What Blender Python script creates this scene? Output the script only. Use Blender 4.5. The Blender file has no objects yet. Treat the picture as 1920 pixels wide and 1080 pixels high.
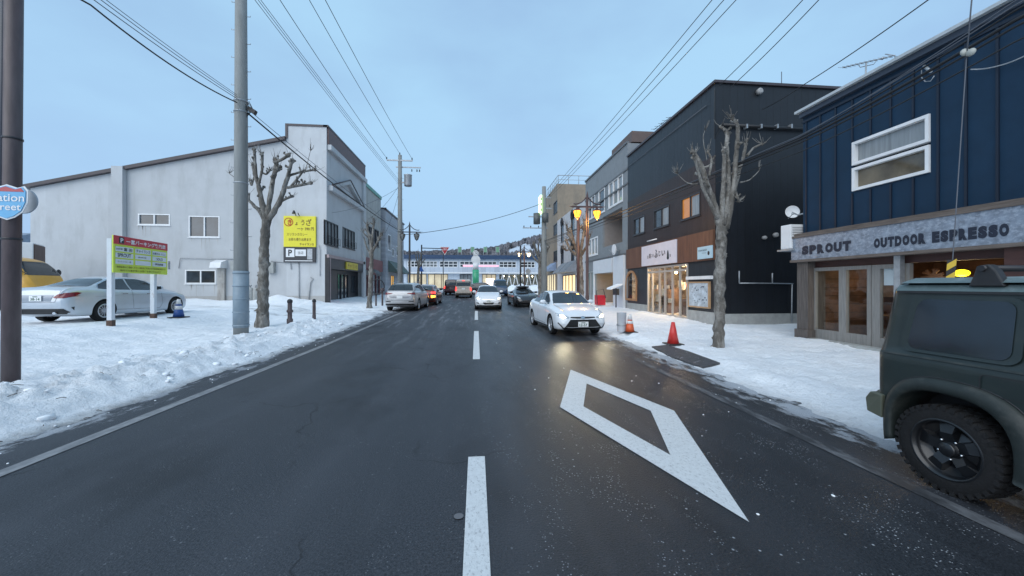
import bpy, bmesh, math, random
from mathutils import Vector, Matrix, noise
from mathutils.bvhtree import BVHTree
from mathutils.geometry import delaunay_2d_cdt
R = math.radians
random.seed(7)
scn = bpy.context.scene
COL = scn.collection

# ------------------------------------------------------------------ camera
FPX, U0, V0, YAW, EYE = 700.0, 960.0, 535.0, R(5.46), 1.67
CA, SA = math.cos(YAW), math.sin(YAW)
cd = bpy.data.cameras.new('camera')
cd.sensor_width = 36.0
cd.lens = 36.0 * FPX / 1920.0
cd.shift_y = -5.0 / 1920.0
cd.clip_start = 0.05
cd.clip_end = 3000
cam = bpy.data.objects.new('camera', cd)
cam.location = (0, 0, EYE)
cam.rotation_euler = (R(90), 0, -YAW)
COL.objects.link(cam)
scn.camera = cam

# ------------------------------------------------------------------ sky and light
SUN_EL, SUN_AZ = R(38), R(215)      # the cloud-diffused daylight comes from above and behind-left of the camera
w = bpy.data.worlds.new('World')
scn.world = w
w.use_nodes = True
nt = w.node_tree
nt.nodes.clear()
out = nt.nodes.new('ShaderNodeOutputWorld')
bg = nt.nodes.new('ShaderNodeBackground')
bg.inputs['Strength'].default_value = 0.1
sky = nt.nodes.new('ShaderNodeTexSky')
sky.sky_type = 'NISHITA'
sky.sun_disc = False
sky.sun_elevation = SUN_EL
sky.sun_rotation = SUN_AZ
sky.air_density = 1.4
sky.dust_density = 1.0
sky.ozone_density = 2.0
tc = nt.nodes.new('ShaderNodeTexCoord')
mp = nt.nodes.new('ShaderNodeMapping')
mp.inputs['Scale'].default_value = (1.0, 1.0, 2.2)
nz = nt.nodes.new('ShaderNodeTexNoise')
nz.inputs['Scale'].default_value = 1.6
nz.inputs['Detail'].default_value = 5
nz.inputs['Roughness'].default_value = 0.5
rp = nt.nodes.new('ShaderNodeValToRGB')     # overcast cloud deck: soft pale and slightly darker blue patches
rp.color_ramp.elements[0].position = 0.36
rp.color_ramp.elements[0].color = (2.5, 3.95, 5.9, 1)
rp.color_ramp.elements[1].position = 0.64
rp.color_ramp.elements[1].color = (3.15, 5.15, 6.95, 1)
mx = nt.nodes.new('ShaderNodeMixRGB')
mx.inputs[0].default_value = 0.86
nt.links.new(tc.outputs['Generated'], mp.inputs[0])
nt.links.new(mp.outputs[0], nz.inputs['Vector'])
nt.links.new(nz.outputs['Fac'], rp.inputs[0])
nt.links.new(sky.outputs[0], mx.inputs[1])
nt.links.new(rp.outputs[0], mx.inputs[2])
sxyz = nt.nodes.new('ShaderNodeSeparateXYZ')
hr = nt.nodes.new('ShaderNodeMapRange')       # lavender-grey murk low over the horizon
hr.inputs['From Min'].default_value = -0.02
hr.inputs['From Max'].default_value = 0.45
hr.inputs['To Min'].default_value = 0.75
hr.inputs['To Max'].default_value = 0.0
mh = nt.nodes.new('ShaderNodeMixRGB')
mh.inputs[2].default_value = (2.75, 4.05, 6.15, 1)
nt.links.new(tc.outputs['Generated'], sxyz.inputs[0])
nt.links.new(sxyz.outputs[2], hr.inputs['Value'])
nt.links.new(hr.outputs[0], mh.inputs[0])
nt.links.new(mx.outputs[0], mh.inputs[1])
nt.links.new(mh.outputs[0], bg.inputs['Color'])
nt.links.new(bg.outputs[0], out.inputs['Surface'])
sl = bpy.data.lights.new('sun', 'SUN')
sl.energy = 1.5
sl.angle = R(70)
sl.color = (1.0, 0.975, 0.94)
so = bpy.data.objects.new('sun', sl)
so.rotation_euler = (R(90) - SUN_EL, 0, -SUN_AZ + math.pi)
COL.objects.link(so)
scn.view_settings.view_transform = 'Standard'
scn.view_settings.look = 'None'
scn.view_settings.exposure = 0.54
scn.view_settings.gamma = 1.0
try:
    scn.cycles.use_denoising = True
    scn.cycles.max_bounces = 6
    scn.cycles.sample_clamp_indirect = 4.0
except Exception:
    pass

# ------------------------------------------------------------------ projection helpers (pixels of the 1920 x 1080 photo)
def ray(u, v):
    r = (u - U0) / FPX
    return Vector((r * CA + SA, CA - r * SA, (V0 - v) / FPX))
def onX(u, v, X):
    d = ray(u, v); t = X / d.x
    return Vector((X, d.y * t, EYE + d.z * t))
def onY(u, v, Y):
    d = ray(u, v); t = Y / d.y
    return Vector((d.x * t, Y, EYE + d.z * t))
def atD(u, v, D):
    d = ray(u, v)
    return Vector((d.x * D, d.y * D, EYE + d.z * D))
def gz(y):
    y = max(0.0, min(y, 62.0) - 10.0)
    return 0.014 * y * (y / (y + 2.0))
def G(u, v, lift=0.0):
    t = 5.0
    d = ray(u, v)
    for _ in range(60):
        t = (EYE - lift - gz(d.y * t)) / -d.z
        t = min(t, 400)
    return Vector((d.x * t, d.y * t, gz(d.y * t) + lift))

# ------------------------------------------------------------------ materials
def links(m): return m.node_tree.links.new
def M(name, col, rough=0.6, metal=0.0, var=0.12, scale=3.0, bump=0.0, bscale=30.0, spec=0.5, stretch=(1, 1, 1),
      emis=None, estr=0.0, coat=0.0, seam=None, dirt=None, dscale=(1.2, 1.2, 0.25), dlo=0.5, dhi=0.75, dmax=0.6, flake=0):
    m = bpy.data.materials.new(name)
    m.use_nodes = True
    t = m.node_tree
    N = t.nodes
    L = t.links.new
    b = N['Principled BSDF']
    b.inputs['Roughness'].default_value = rough
    b.inputs['Metallic'].default_value = metal
    b.inputs['Specular IOR Level'].default_value = spec
    if coat:
        b.inputs['Coat Weight'].default_value = coat
        b.inputs['Coat Roughness'].default_value = 0.06
    tc = N.new('ShaderNodeTexCoord')
    cur = None
    if var > 0:
        mp = N.new('ShaderNodeMapping'); mp.inputs['Scale'].default_value = stretch
        L(tc.outputs['Object'], mp.inputs[0])
        nz = N.new('ShaderNodeTexNoise'); nz.inputs['Scale'].default_value = scale
        nz.inputs['Detail'].default_value = 6; nz.inputs['Roughness'].default_value = 0.6
        L(mp.outputs[0], nz.inputs['Vector'])
        r = N.new('ShaderNodeValToRGB')
        r.color_ramp.elements[0].position = 0.3
        r.color_ramp.elements[1].position = 0.7
        r.color_ramp.elements[0].color = tuple(c * (1 - var) for c in col) + (1,)
        r.color_ramp.elements[1].color = tuple(min(1, c * (1 + var)) for c in col) + (1,)
        L(nz.outputs['Fac'], r.inputs[0])
        cur = r.outputs[0]
    else:
        b.inputs['Base Color'].default_value = tuple(col) + (1,)
    hgt = None
    if seam:            # (axis, spacing, width, darkness, bump distance)
        ax, sp, wd, dk, bd = seam
        sx = N.new('ShaderNodeSeparateXYZ'); L(tc.outputs['Object'], sx.inputs[0])
        a = N.new('ShaderNodeMath'); a.operation = 'DIVIDE'; a.inputs[1].default_value = sp
        L(sx.outputs[ax], a.inputs[0])
        f = N.new('ShaderNodeMath'); f.operation = 'FRACT'; L(a.outputs[0], f.inputs[0])
        g = N.new('ShaderNodeMath'); g.operation = 'GREATER_THAN'; g.inputs[1].default_value = wd / sp
        L(f.outputs[0], g.inputs[0])
        hgt = g.outputs[0]
        q = N.new('ShaderNodeMapRange'); q.inputs['To Min'].default_value = dk; q.inputs['To Max'].default_value = 1
        L(g.outputs[0], q.inputs['Value'])
        fl = N.new('ShaderNodeMath'); fl.operation = 'FLOOR'; L(a.outputs[0], fl.inputs[0])
        wn = N.new('ShaderNodeTexWhiteNoise'); wn.noise_dimensions = '1D'; L(fl.outputs[0], wn.inputs['W'])
        q2 = N.new('ShaderNodeMapRange'); q2.inputs['To Min'].default_value = 0.88; q2.inputs['To Max'].default_value = 1.1
        L(wn.outputs['Value'], q2.inputs['Value'])
        mm = N.new('ShaderNodeMath'); mm.operation = 'MULTIPLY'; L(q.outputs[0], mm.inputs[0]); L(q2.outputs[0], mm.inputs[1])
        v = N.new('ShaderNodeVectorMath'); v.operation = 'SCALE'
        if cur is None: v.inputs[0].default_value = col
        else: L(cur, v.inputs[0])
        L(mm.outputs[0], v.inputs['Scale'])
        cur = v.outputs[0]
    if dirt:
        mp2 = N.new('ShaderNodeMapping'); mp2.inputs['Scale'].default_value = dscale
        L(tc.outputs['Object'], mp2.inputs[0])
        n2 = N.new('ShaderNodeTexNoise'); n2.inputs['Scale'].default_value = 1.0
        n2.inputs['Detail'].default_value = 8; n2.inputs['Roughness'].default_value = 0.68
        L(mp2.outputs[0], n2.inputs['Vector'])
        mr = N.new('ShaderNodeMapRange'); mr.inputs['From Min'].default_value = dlo; mr.inputs['From Max'].default_value = dhi
        mr.inputs['To Max'].default_value = dmax
        L(n2.outputs['Fac'], mr.inputs['Value'])
        x = N.new('ShaderNodeMixRGB'); L(mr.outputs[0], x.inputs[0])
        if cur is None: x.inputs[1].default_value = tuple(col) + (1,)
        else: L(cur, x.inputs[1])
        x.inputs[2].default_value = tuple(dirt) + (1,)
        cur = x.outputs[0]
    if cur is not None: L(cur, b.inputs['Base Color'])
    if bump > 0 or hgt is not None:
        bp = N.new('ShaderNodeBump')
        bp.inputs['Strength'].default_value = 1.0
        n3 = N.new('ShaderNodeTexNoise'); n3.inputs['Scale'].default_value = bscale; n3.inputs['Detail'].default_value = 5
        L(tc.outputs['Object'], n3.inputs['Vector'])
        bp.inputs['Distance'].default_value = bump if bump > 0 else 0.001
        L(n3.outputs['Fac'], bp.inputs['Height'])
        last = bp
        if hgt is not None and seam[4] > 0:
            b2 = N.new('ShaderNodeBump'); b2.inputs['Distance'].default_value = seam[4]
            L(hgt, b2.inputs['Height']); L(bp.outputs[0], b2.inputs['Normal']); last = b2
        L(last.outputs[0], b.inputs['Normal'])
    if emis:
        b.inputs['Emission Color'].default_value = tuple(emis) + (1,)
        b.inputs['Emission Strength'].default_value = estr
    return m

def glass_clear(name, tint=(0.9, 0.95, 0.95)):
    m = bpy.data.materials.new(name); m.use_nodes = True
    t = m.node_tree; N = t.nodes; L = t.links.new
    N.clear()
    o = N.new('ShaderNodeOutputMaterial'); mixn = N.new('ShaderNodeMixShader')
    tr = N.new('ShaderNodeBsdfTransparent'); tr.inputs[0].default_value = tuple(tint) + (1,)
    gl = N.new('ShaderNodeBsdfGlossy'); gl.inputs['Roughness'].default_value = 0.02
    lw = N.new('ShaderNodeLayerWeight'); lw.inputs['Blend'].default_value = .5; pw = N.new('ShaderNodeMath'); pw.operation = 'POWER'; pw.inputs[1].default_value = 3.5
    fr = N.new('ShaderNodeMapRange'); fr.inputs['To Min'].default_value = .05; fr.inputs['To Max'].default_value = .75
    L(lw.outputs['Facing'], pw.inputs[0]); L(pw.outputs[0], fr.inputs['Value'])
    tcx = N.new('ShaderNodeTexCoord'); nz = N.new('ShaderNodeTexNoise'); nz.inputs['Scale'].default_value = 1.5
    bp = N.new('ShaderNodeBump'); bp.inputs['Distance'].default_value = 0.004
    L(tcx.outputs['Object'], nz.inputs['Vector']); L(nz.outputs['Fac'], bp.inputs['Height']); L(bp.outputs[0], gl.inputs['Normal'])
    L(fr.outputs[0], mixn.inputs[0]); L(tr.outputs[0], mixn.inputs[1]); L(gl.outputs[0], mixn.inputs[2]); L(mixn.outputs[0], o.inputs[0])
    return m

def emit(name, col, s):
    return M(name, col, var=0.05, emis=col, estr=s, scale=20)

WIN = M('window_dark_glass', (0.035, 0.045, 0.055), rough=0.06, var=0.5, scale=0.9, spec=0.9, bump=0.003, bscale=1.3)
WINC = M('window_curtain_glass', (0.22, 0.24, 0.25), rough=0.1, var=0.25, scale=2, spec=0.8, stretch=(6, 6, .3))
CARGLASS = M('car_window_glass', (0.018, 0.024, 0.028), rough=0.04, var=0.4, scale=2.5, spec=0.8)
CLEAR = glass_clear('shop_window_glass')
BLACKP = M('black_plastic', (0.02, 0.02, 0.022), rough=0.5, var=0.2, scale=12)
BLACKM = M('black_metal', (0.03, 0.03, 0.034), rough=0.4, var=0.2, metal=0.3)
RUBBER = M('tyre_rubber', (0.006, 0.006, 0.007), rough=0.85, var=0.35, scale=14, bump=0.004, bscale=60)
ALLOY = M('alloy_rim', (0.5, 0.52, 0.55), rough=0.35, metal=0.8, var=0.15, scale=12)
CHROME = M('chrome_trim', (0.6, 0.62, 0.65), rough=0.2, metal=1.0, var=0.05)
WHITEF = M('white_window_frame', (0.72, 0.73, 0.74), rough=0.45, var=0.06, dirt=(0.4, 0.4, 0.38), dmax=.3)
ALUF = M('aluminium_frame', (0.42, 0.43, 0.43), rough=0.4, metal=0.4, var=0.1)
DARKF = M('dark_window_frame', (0.03, 0.03, 0.035), rough=0.4, var=0.1)
GALV = M('galvanised_steel', (0.35, 0.37, 0.39), rough=0.45, metal=0.5, var=0.2, scale=8)
CABLE = M('cable_black', (0.012, 0.012, 0.014), rough=0.6, var=0.1)
CABLEG = M('cable_grey', (0.09, 0.1, 0.12), rough=0.6, var=0.1)
PLATE = M('number_plate_white', (0.75, 0.76, 0.76), rough=0.4, var=0.04)
PLATEG = M('plate_digits', (0.02, 0.09, 0.05), rough=0.5, var=0.05)
SNOWM = M('snow_lying', (0.84, 0.87, 0.9), rough=0.75, var=0.04, scale=6, bump=0.015, bscale=14)
CONC = M('weathered_concrete', (0.34, 0.35, 0.34), rough=0.85, var=0.15, scale=4, bump=0.004, dirt=(0.14, 0.14, 0.13), dmax=.5)

# ------------------------------------------------------------------ mesh builder
class MB:
    def __init__(s):
        s.v = []; s.f = []; s.mi = []; s.sm = []; s.ch = []
    def add(s, vs, fs, mi=0, smooth=False):
        o = len(s.v); s.ch.append((o, len(s.f)))
        s.v += [Vector(p) for p in vs]
        for f in fs:
            s.f.append([i + o for i in f]); s.mi.append(mi); s.sm.append(smooth)
        return s
    def box(s, x0, x1, y0, y1, z0, z1, mi=0):
        vs = [(x, y, z) for z in (z0, z1) for y in (y0, y1) for x in (x0, x1)]
        return s.add(vs, [(0, 2, 3, 1), (4, 5, 7, 6), (0, 1, 5, 4), (2, 6, 7, 3), (0, 4, 6, 2), (1, 3, 7, 5)], mi)
    def obox(s, O, A, B, C, mi=0):            # oriented box: corner O, edge vectors A, B, C
        O, A, B, C = Vector(O), Vector(A), Vector(B), Vector(C)
        vs = [O + A * i + B * j + C * k for k in (0, 1) for j in (0, 1) for i in (0, 1)]
        return s.add(vs, [(0, 2, 3, 1), (4, 5, 7, 6), (0, 1, 5, 4), (2, 6, 7, 3), (0, 4, 6, 2), (1, 3, 7, 5)], mi)
    def quad(s, a, b, c, d, mi=0):
        return s.add([a, b, c, d], [(0, 1, 2, 3)], mi)
    def prism(s, poly, ext, mi=0):             # 3-D polygon extruded by a vector
        n = len(poly); e = Vector(ext)
        vs = [Vector(p) for p in poly] + [Vector(p) + e for p in poly]
        fs = [tuple(range(n))[::-1], tuple(range(n, 2 * n))] + [(i, (i + 1) % n, n + (i + 1) % n, n + i) for i in range(n)]
        return s.add(vs, fs, mi)
    def tube(s, pts, rad, n=8, mi=0, cap=True, smooth=True):
        pts = [Vector(p) for p in pts]
        k = len(pts)
        rr = rad if isinstance(rad, (list, tuple)) else [rad] * k
        vs = []; up = None
        for i, p in enumerate(pts):
            d = (pts[min(i + 1, k - 1)] - pts[max(i - 1, 0)]).normalized()
            if up is None: up = Vector((0, 0, 1)) if abs(d.z) < 0.9 else Vector((1, 0, 0))
            a = d.cross(up)
            if a.length < 1e-5: a = d.orthogonal()
            a.normalize(); b = a.cross(d).normalized(); up = b
            for j in range(n):
                t = 2 * math.pi * j / n
                vs.append(p + (a * math.cos(t) + b * math.sin(t)) * rr[i])
        fs = [(i * n + j, i * n + (j + 1) % n, (i + 1) * n + (j + 1) % n, (i + 1) * n + j) for i in range(k - 1) for j in range(n)]
        s.add(vs, fs, mi, smooth)
        if cap:
            o = len(s.v) - len(vs)
            s.f.append([o + j for j in range(n)][::-1]); s.mi.append(mi); s.sm.append(False)
            s.f.append([o + (k - 1) * n + j for j in range(n)]); s.mi.append(mi); s.sm.append(False)
        return s
    def lathe(s, prof, c=(0, 0, 0), n=16, axis='z', mi=0, smooth=True, cap=True):   # prof: (radius, height)
        c = Vector(c); vs = []
        for r, h in prof:
            for j in range(n):
                t = 2 * math.pi * j / n
                a, b = r * math.cos(t), r * math.sin(t)
                vs.append(c + (Vector((a, b, h)) if axis == 'z' else Vector((a, h, b)) if axis == 'y' else Vector((h, a, b))))
        k = len(prof)
        fs = [(i * n + j, i * n + (j + 1) % n, (i + 1) * n + (j + 1) % n, (i + 1) * n + j) for i in range(k - 1) for j in range(n)]
        s.add(vs, fs, mi, smooth)
        o = len(s.v) - len(vs)
        if cap and prof[0][0] > 1e-4: s.f.append([o + j for j in range(n)][::-1]); s.mi.append(mi); s.sm.append(False)
        if cap and prof[-1][0] > 1e-4: s.f.append([o + (k - 1) * n + j for j in range(n)]); s.mi.append(mi); s.sm.append(False)
        return s
    def blob(s, c, r, seed=0, rough=0.25, sub=2, sq=(1, 1, 1), mi=0):
        bm = bmesh.new(); bmesh.ops.create_icosphere(bm, subdivisions=sub, radius=1)
        vs = []
        for v in bm.verts:
            k = 1 + rough * noise.noise(v.co * 1.7 + Vector((seed * 3.1, seed, 0)))  * 2
            vs.append(Vector(c) + Vector((v.co.x * sq[0], v.co.y * sq[1], v.co.z * sq[2])) * r * k)
        bm.verts.index_update()
        fs = [[x.index for x in f.verts] for f in bm.faces]
        bm.free()
        return s.add(vs, fs, mi, True)
    def wall(s, O, Rt, W, ztop, ops=(), z0=0.0, reveal=0.15, inward=(0, 0, 0), brk=(), mi=0):
        """wall sheet from O along Rt with rectangular openings (s0, s1, z0, z1) and reveals going inward"""
        O = Vector(O); Rt = Vector(Rt).normalized(); inw = Vector(inward).normalized() * reveal
        zt = ztop if callable(ztop) else (lambda q: ztop)
        P = lambda a, z: Vector((O.x, O.y, 0)) + Rt * a + Vector((0, 0, z))
        cs = sorted({0.0, W} | {max(0, min(W, q)) for o in ops for q in o[:2]} | set(brk))
        for a, b in zip(cs, cs[1:]):
            if b - a < 1e-4: continue
            lim = min(zt(a + 1e-5), zt(b - 1e-5))
            zs = sorted({z0} | {z for o in ops if o[0] < (a + b) / 2 < o[1] for z in o[2:4] if z0 < z < lim})
            for k, z in enumerate(zs):
                top = k == len(zs) - 1
                z2 = None if top else zs[k + 1]
                mid = (z + (lim if top else z2)) / 2
                if any(o[0] < (a + b) / 2 < o[1] and o[2] < mid < o[3] for o in ops): continue
                s.quad(P(a, z), P(b, z), P(b, zt(b - 1e-5) if top else z2), P(a, zt(a + 1e-5) if top else z2), mi)
        for a, b, z1, z2 in ops:
            q = [P(a, z1), P(b, z1), P(b, z2), P(a, z2)]
            for i in range(4):
                s.quad(q[i], q[(i + 1) % 4], q[(i + 1) % 4] + inw, q[i] + inw, mi)
        return s
    def build(s, name, mat, parent=None, origin=(0, 0, 0), bevel=0.0):
        me = bpy.data.meshes.new(name)
        o = Vector(origin)
        me.from_pydata([v - o for v in s.v], [], s.f)
        for m in (mat if isinstance(mat, (list, tuple)) else [mat]): me.materials.append(m)
        for p, mi, sm in zip(me.polygons, s.mi, s.sm):
            p.material_index = mi; p.use_smooth = sm
        me.validate(); me.update()
        ob = bpy.data.objects.new(name, me)
        COL.objects.link(ob)
        if parent is not None: ob.parent = parent
        if bevel:
            b = ob.modifiers.new('bevel', 'BEVEL'); b.width = bevel; b.segments = 2; b.limit_method = 'ANGLE'
        return ob

class Thing:
    def __init__(s, name, label, cat, loc=(0, 0, 0), rz=0.0, group=None, local=False):
        s.o = bpy.data.objects.new(name, None)
        s.o.empty_display_size = 0.3
        COL.objects.link(s.o)
        s.o.location = loc; s.o.rotation_euler = (0, 0, rz)
        s.org = Vector((0, 0, 0)) if local else Vector(loc)
        s.o['label'] = label; s.o['category'] = cat
        if group: s.o['group'] = group
    def part(s, name, mb, mat, parent=None, bevel=0.0, label=None):
        ob = mb.build(name, mat, parent or s.o, s.org, bevel)
        if label: ob['label'] = label
        return ob
    def each(s, name, mb, mat, parent=None, bevel=0.0):
        """one part per piece added to the builder"""
        ends = mb.ch[1:] + [(len(mb.v), len(mb.f))]
        for (v0, f0), (v1, f1) in zip(mb.ch, ends):
            q = MB(); q.v = mb.v[v0:v1]; q.f = [[i - v0 for i in f] for f in mb.f[f0:f1]]; q.mi = mb.mi[f0:f1]; q.sm = mb.sm[f0:f1]
            s.part(name, q, mat, parent, bevel)
def single(name, mb, mat, label, cat, group=None, bevel=0.0, origin=None):
    if origin is None:
        zs = min(v.z for v in mb.v); c = sum(mb.v, Vector()) / len(mb.v)
        origin = Vector((c.x, c.y, zs))
    ob = mb.build(name, mat, None, origin, bevel)
    ob.location = origin
    ob['label'] = label; ob['category'] = cat
    if group: ob['group'] = group
    return ob
def struct(name, mb, mat, kind='structure'):
    ob = mb.build(name, mat)
    ob['kind'] = kind
    return ob
def copy_tree(o, parent=None):
    c = o.copy(); COL.objects.link(c)
    if parent is not None: c.parent = parent
    for ch in list(o.children): copy_tree(ch, c)
    return c

def text_mesh(mb, txt, O, Rt, Up, wd, ht, shear=0.0, bold=0.0, mi=0, keep=False):
    """flat lettering filling the rectangle at corner O with directions Rt, Up"""
    cu = bpy.data.curves.new('lettering', 'FONT'); cu.body = txt; cu.size = 1.0; cu.resolution_u = 3
    cu.shear = shear; cu.offset = bold; cu.align_x = 'LEFT'
    ob = bpy.data.objects.new('lettering', cu); COL.objects.link(ob)
    dg = bpy.context.evaluated_depsgraph_get()
    me = bpy.data.meshes.new_from_object(ob.evaluated_get(dg))
    if me is not None and len(me.vertices):
        xs = [v.co.x for v in me.vertices]; ys = [v.co.y for v in me.vertices]
        x0, x1, y0, y1 = min(xs), max(xs), min(ys), max(ys)
        sx = wd / max(1e-4, x1 - x0); sy = ht / max(1e-4, y1 - y0)
        if keep: sx = sy = min(sx, sy)
        O, Rt, Up = Vector(O), Vector(Rt).normalized(), Vector(Up).normalized()
        mb.add([O + Rt * ((v.co.x - x0) * sx) + Up * ((v.co.y - y0) * sy) for v in me.vertices],
               [list(p.vertices) for p in me.polygons], mi)
        bpy.data.meshes.remove(me)
    bpy.data.objects.remove(ob); bpy.data.curves.remove(cu)
    return mb

def window(T, O, Rt, Nn, s0, s1, z0, z1, glass=WIN, frame=ALUF, nx=2, nz=1, fw=0.05, inset=0.06, proud=0.02, sill=True, name='window', parent=None, xs=None):
    """window in a wall: frame (part) > pane; Nn points out of the wall"""
    Rt, Nn = Vector(Rt).normalized(), Vector(Nn).normalized()
    B = Vector((O[0], O[1], 0)); P = lambda a, z, n=0: B + Rt * a + Vector((0, 0, z)) + Nn * n
    f = MB()
    def bar(a0, a1, b0, b1, n0=-inset - .02, n1=proud):
        f.obox(P(a0, b0, n0), Rt * (a1 - a0), Vector((0, 0, b1 - b0)), Nn * (n1 - n0))
    bar(s0, s1, z0, z0 + fw); bar(s0, s1, z1 - fw, z1)
    bar(s0, s0 + fw, z0 + fw, z1 - fw); bar(s1 - fw, s1, z0 + fw, z1 - fw)
    cuts = xs if xs is not None else [s0 + (s1 - s0) * i / nx for i in range(1, nx)]
    for c in cuts: bar(c - fw / 2, c + fw / 2, z0 + fw, z1 - fw, n1=proud - .008)
    for i in range(1, nz):
        c = z0 + (z1 - z0) * i / nz
        bar(s0 + fw, s1 - fw, c - fw / 2, c + fw / 2, n1=proud - .012)
    if sill: f.obox(P(s0 - .04, z0 - .05, 0), Rt * (s1 - s0 + .08), Vector((0, 0, .046)), Nn * (proud + .04))
    fo = T.part(name, f, frame, parent)
    g = MB().quad(P(s0 + .01, z0 + .01, -inset), P(s1 - .01, z0 + .01, -inset), P(s1 - .01, z1 - .01, -inset), P(s0 + .01, z1 - .01, -inset))
    T.part('pane', g, glass, fo)
    return fo
# ------------------------------------------------------------------ ground, road, snow
def sheet(xs, ys, zf):
    mb = MB(); nx = len(xs)
    mb.add([(x, y, zf(x, y)) for y in ys for x in xs],
           [(j * nx + i, j * nx + i + 1, (j + 1) * nx + i + 1, (j + 1) * nx + i) for j in range(len(ys) - 1) for i in range(nx - 1)], 0, True)
    return mb
def span(*seg):
    out = []
    for a, b, st in seg:
        n = max(1, round((b - a) / st))
        out += [a + (b - a) * i / n for i in range(n)]
    out.append(seg[-1][1])
    return out
def fbm(x, y, z=0.0, o=4):
    return noise.fractal(Vector((x, y, z)), 0.9, 2.1, o)
def sstep(a, b, x):
    t = max(0.0, min(1.0, (x - a) / (b - a))); return t * t * (3 - 2 * t)

def asphalt():
    m = bpy.data.materials.new('wet_winter_asphalt'); m.use_nodes = True
    t = m.node_tree; N = t.nodes; L = t.links.new; b = N['Principled BSDF']
    tc = N.new('ShaderNodeTexCoord')
    sx = N.new('ShaderNodeSeparateXYZ'); L(tc.outputs['Object'], sx.inputs[0])
    def nz(scale, stretch=(1, 1, 1), det=6, rough=.6):
        mp = N.new('ShaderNodeMapping'); mp.inputs['Scale'].default_value = stretch; L(tc.outputs['Object'], mp.inputs[0])
        n = N.new('ShaderNodeTexNoise'); n.inputs['Scale'].default_value = scale; n.inputs['Detail'].default_value = det
        n.inputs['Roughness'].default_value = rough; L(mp.outputs[0], n.inputs['Vector']); return n.outputs['Fac']
    def mr(src, a, b_, c, d):
        q = N.new('ShaderNodeMapRange'); q.inputs['From Min'].default_value = a; q.inputs['From Max'].default_value = b_
        q.inputs['To Min'].default_value = c; q.inputs['To Max'].default_value = d; L(src, q.inputs['Value']); return q.outputs[0]
    def mth(op, a, b_):
        q = N.new('ShaderNodeMath'); q.operation = op
        for k, s in ((0, a), (1, b_)):
            if isinstance(s, (int, float)): q.inputs[k].default_value = s
            else: L(s, q.inputs[k])
        return q.outputs[0]
    def mix(f, a, b_):
        q = N.new('ShaderNodeMixRGB'); L(f, q.inputs[0]) if not isinstance(f, float) else None
        for k, s in ((1, a), (2, b_)):
            if isinstance(s, tuple): q.inputs[k].default_value = s + (1,)
            else: L(s, q.inputs[k])
        return q.outputs[0]
    # wetness: right of the centre line is wetter (meltwater runs there), plus long patches
    edge = mth('ADD', sx.outputs[0], mth('MULTIPLY', nz(.35, (1, .35, 1)), 1.2))
    wet = mr(edge, .2, 1.3, .15, 1.0)
    patch = mr(nz(.6, (1.4, .25, 1)), .42, .62, 0, 1)
    wetn = mth('MULTIPLY', wet, mr(patch, 0, 1, .6, 1))
    grain = mr(nz(62, det=6, rough=.8), .40, .60, 0, 1)
    dry = mix(grain, (0.013, 0.016, 0.021), (0.058, 0.064, 0.077))
    wetc = mix(grain, (0.004, 0.005, 0.007), (0.026, 0.028, 0.032))
    c = mix(wetn, dry, wetc)
    c = mix(mr(nz(3.0, (1, .2, 1)), .5, .75, 0, .35), c, (0.055, 0.060, 0.070))
    # salt-pale wheel tracks and crescent tyre streaks
    wx = mth('ADD', sx.outputs[0], mth('MULTIPLY', nz(.25, (1, .5, 1), 2), 1.1))
    tr = N.new('ShaderNodeMath'); tr.operation = 'PINGPONG'; tr.inputs[1].default_value = .82; L(wx, tr.inputs[0])
    c = mix(mth('MULTIPLY', mr(tr.outputs[0], .45, .8, 0, .40), mr(nz(1.1, (1, .2, 1)), .35, .65, .2, 1)), c, (0.062, 0.067, 0.080))
    c = mix(mr(nz(.8, (1, .6, 1), 3), .52, .66, 0, .55), c, (0.012, 0.013, 0.016))
    vc = N.new('ShaderNodeTexVoronoi'); vc.feature = 'DISTANCE_TO_EDGE'; vc.inputs['Scale'].default_value = .42
    wv = N.new('ShaderNodeVectorMath'); wv.operation = 'MULTIPLY_ADD'; wn_ = N.new('ShaderNodeTexNoise'); wn_.inputs['Scale'].default_value = 1.6; wn_.inputs['Detail'].default_value = 6
    L(tc.outputs['Object'], wn_.inputs['Vector']); L(wn_.outputs['Color'], wv.inputs[0]); wv.inputs[1].default_value = (.9, .9, 0); L(tc.outputs['Object'], wv.inputs[2]); L(wv.outputs[0], vc.inputs['Vector'])
    c = mix(mth('MULTIPLY', mr(vc.outputs['Distance'], .002, .008, .75, 0), mr(nz(.5), .48, .56, 0, 1)), c, (0.008, 0.008, 0.010))
    # loose ice crumbs, and thin tracked snow further on
    v = N.new('ShaderNodeTexVoronoi'); v.inputs['Scale'].default_value = 11; L(tc.outputs['Object'], v.inputs['Vector'])
    crumbs = mth('MULTIPLY', mr(v.outputs['Distance'], .06, .12, 1, 0), mr(nz(1.3, (1, .5, 1)), .48, .56, 0, 1))
    v2 = N.new('ShaderNodeTexVoronoi'); v2.inputs['Scale'].default_value = 40; L(tc.outputs['Object'], v2.inputs['Vector'])
    crumbs2 = mth('MULTIPLY', mr(v2.outputs['Distance'], .14, .24, 1, 0), mr(nz(3, (1, .5, 1)), .50, .60, 0, .95))
    crumbs = mth('MULTIPLY', mth('MAXIMUM', crumbs, crumbs2), mr(wet, .15, 1, .22, 1))
    far = mr(sx.outputs[1], 8, 22, 0, 1)
    trk = mth('MULTIPLY', mr(nz(2.4, (1.6, .16, 1), 8, .72), .52, .66, 0, .42), far)
    ax = mth('ABSOLUTE', mth('ADD', sx.outputs[0], .35), 0)
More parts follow.
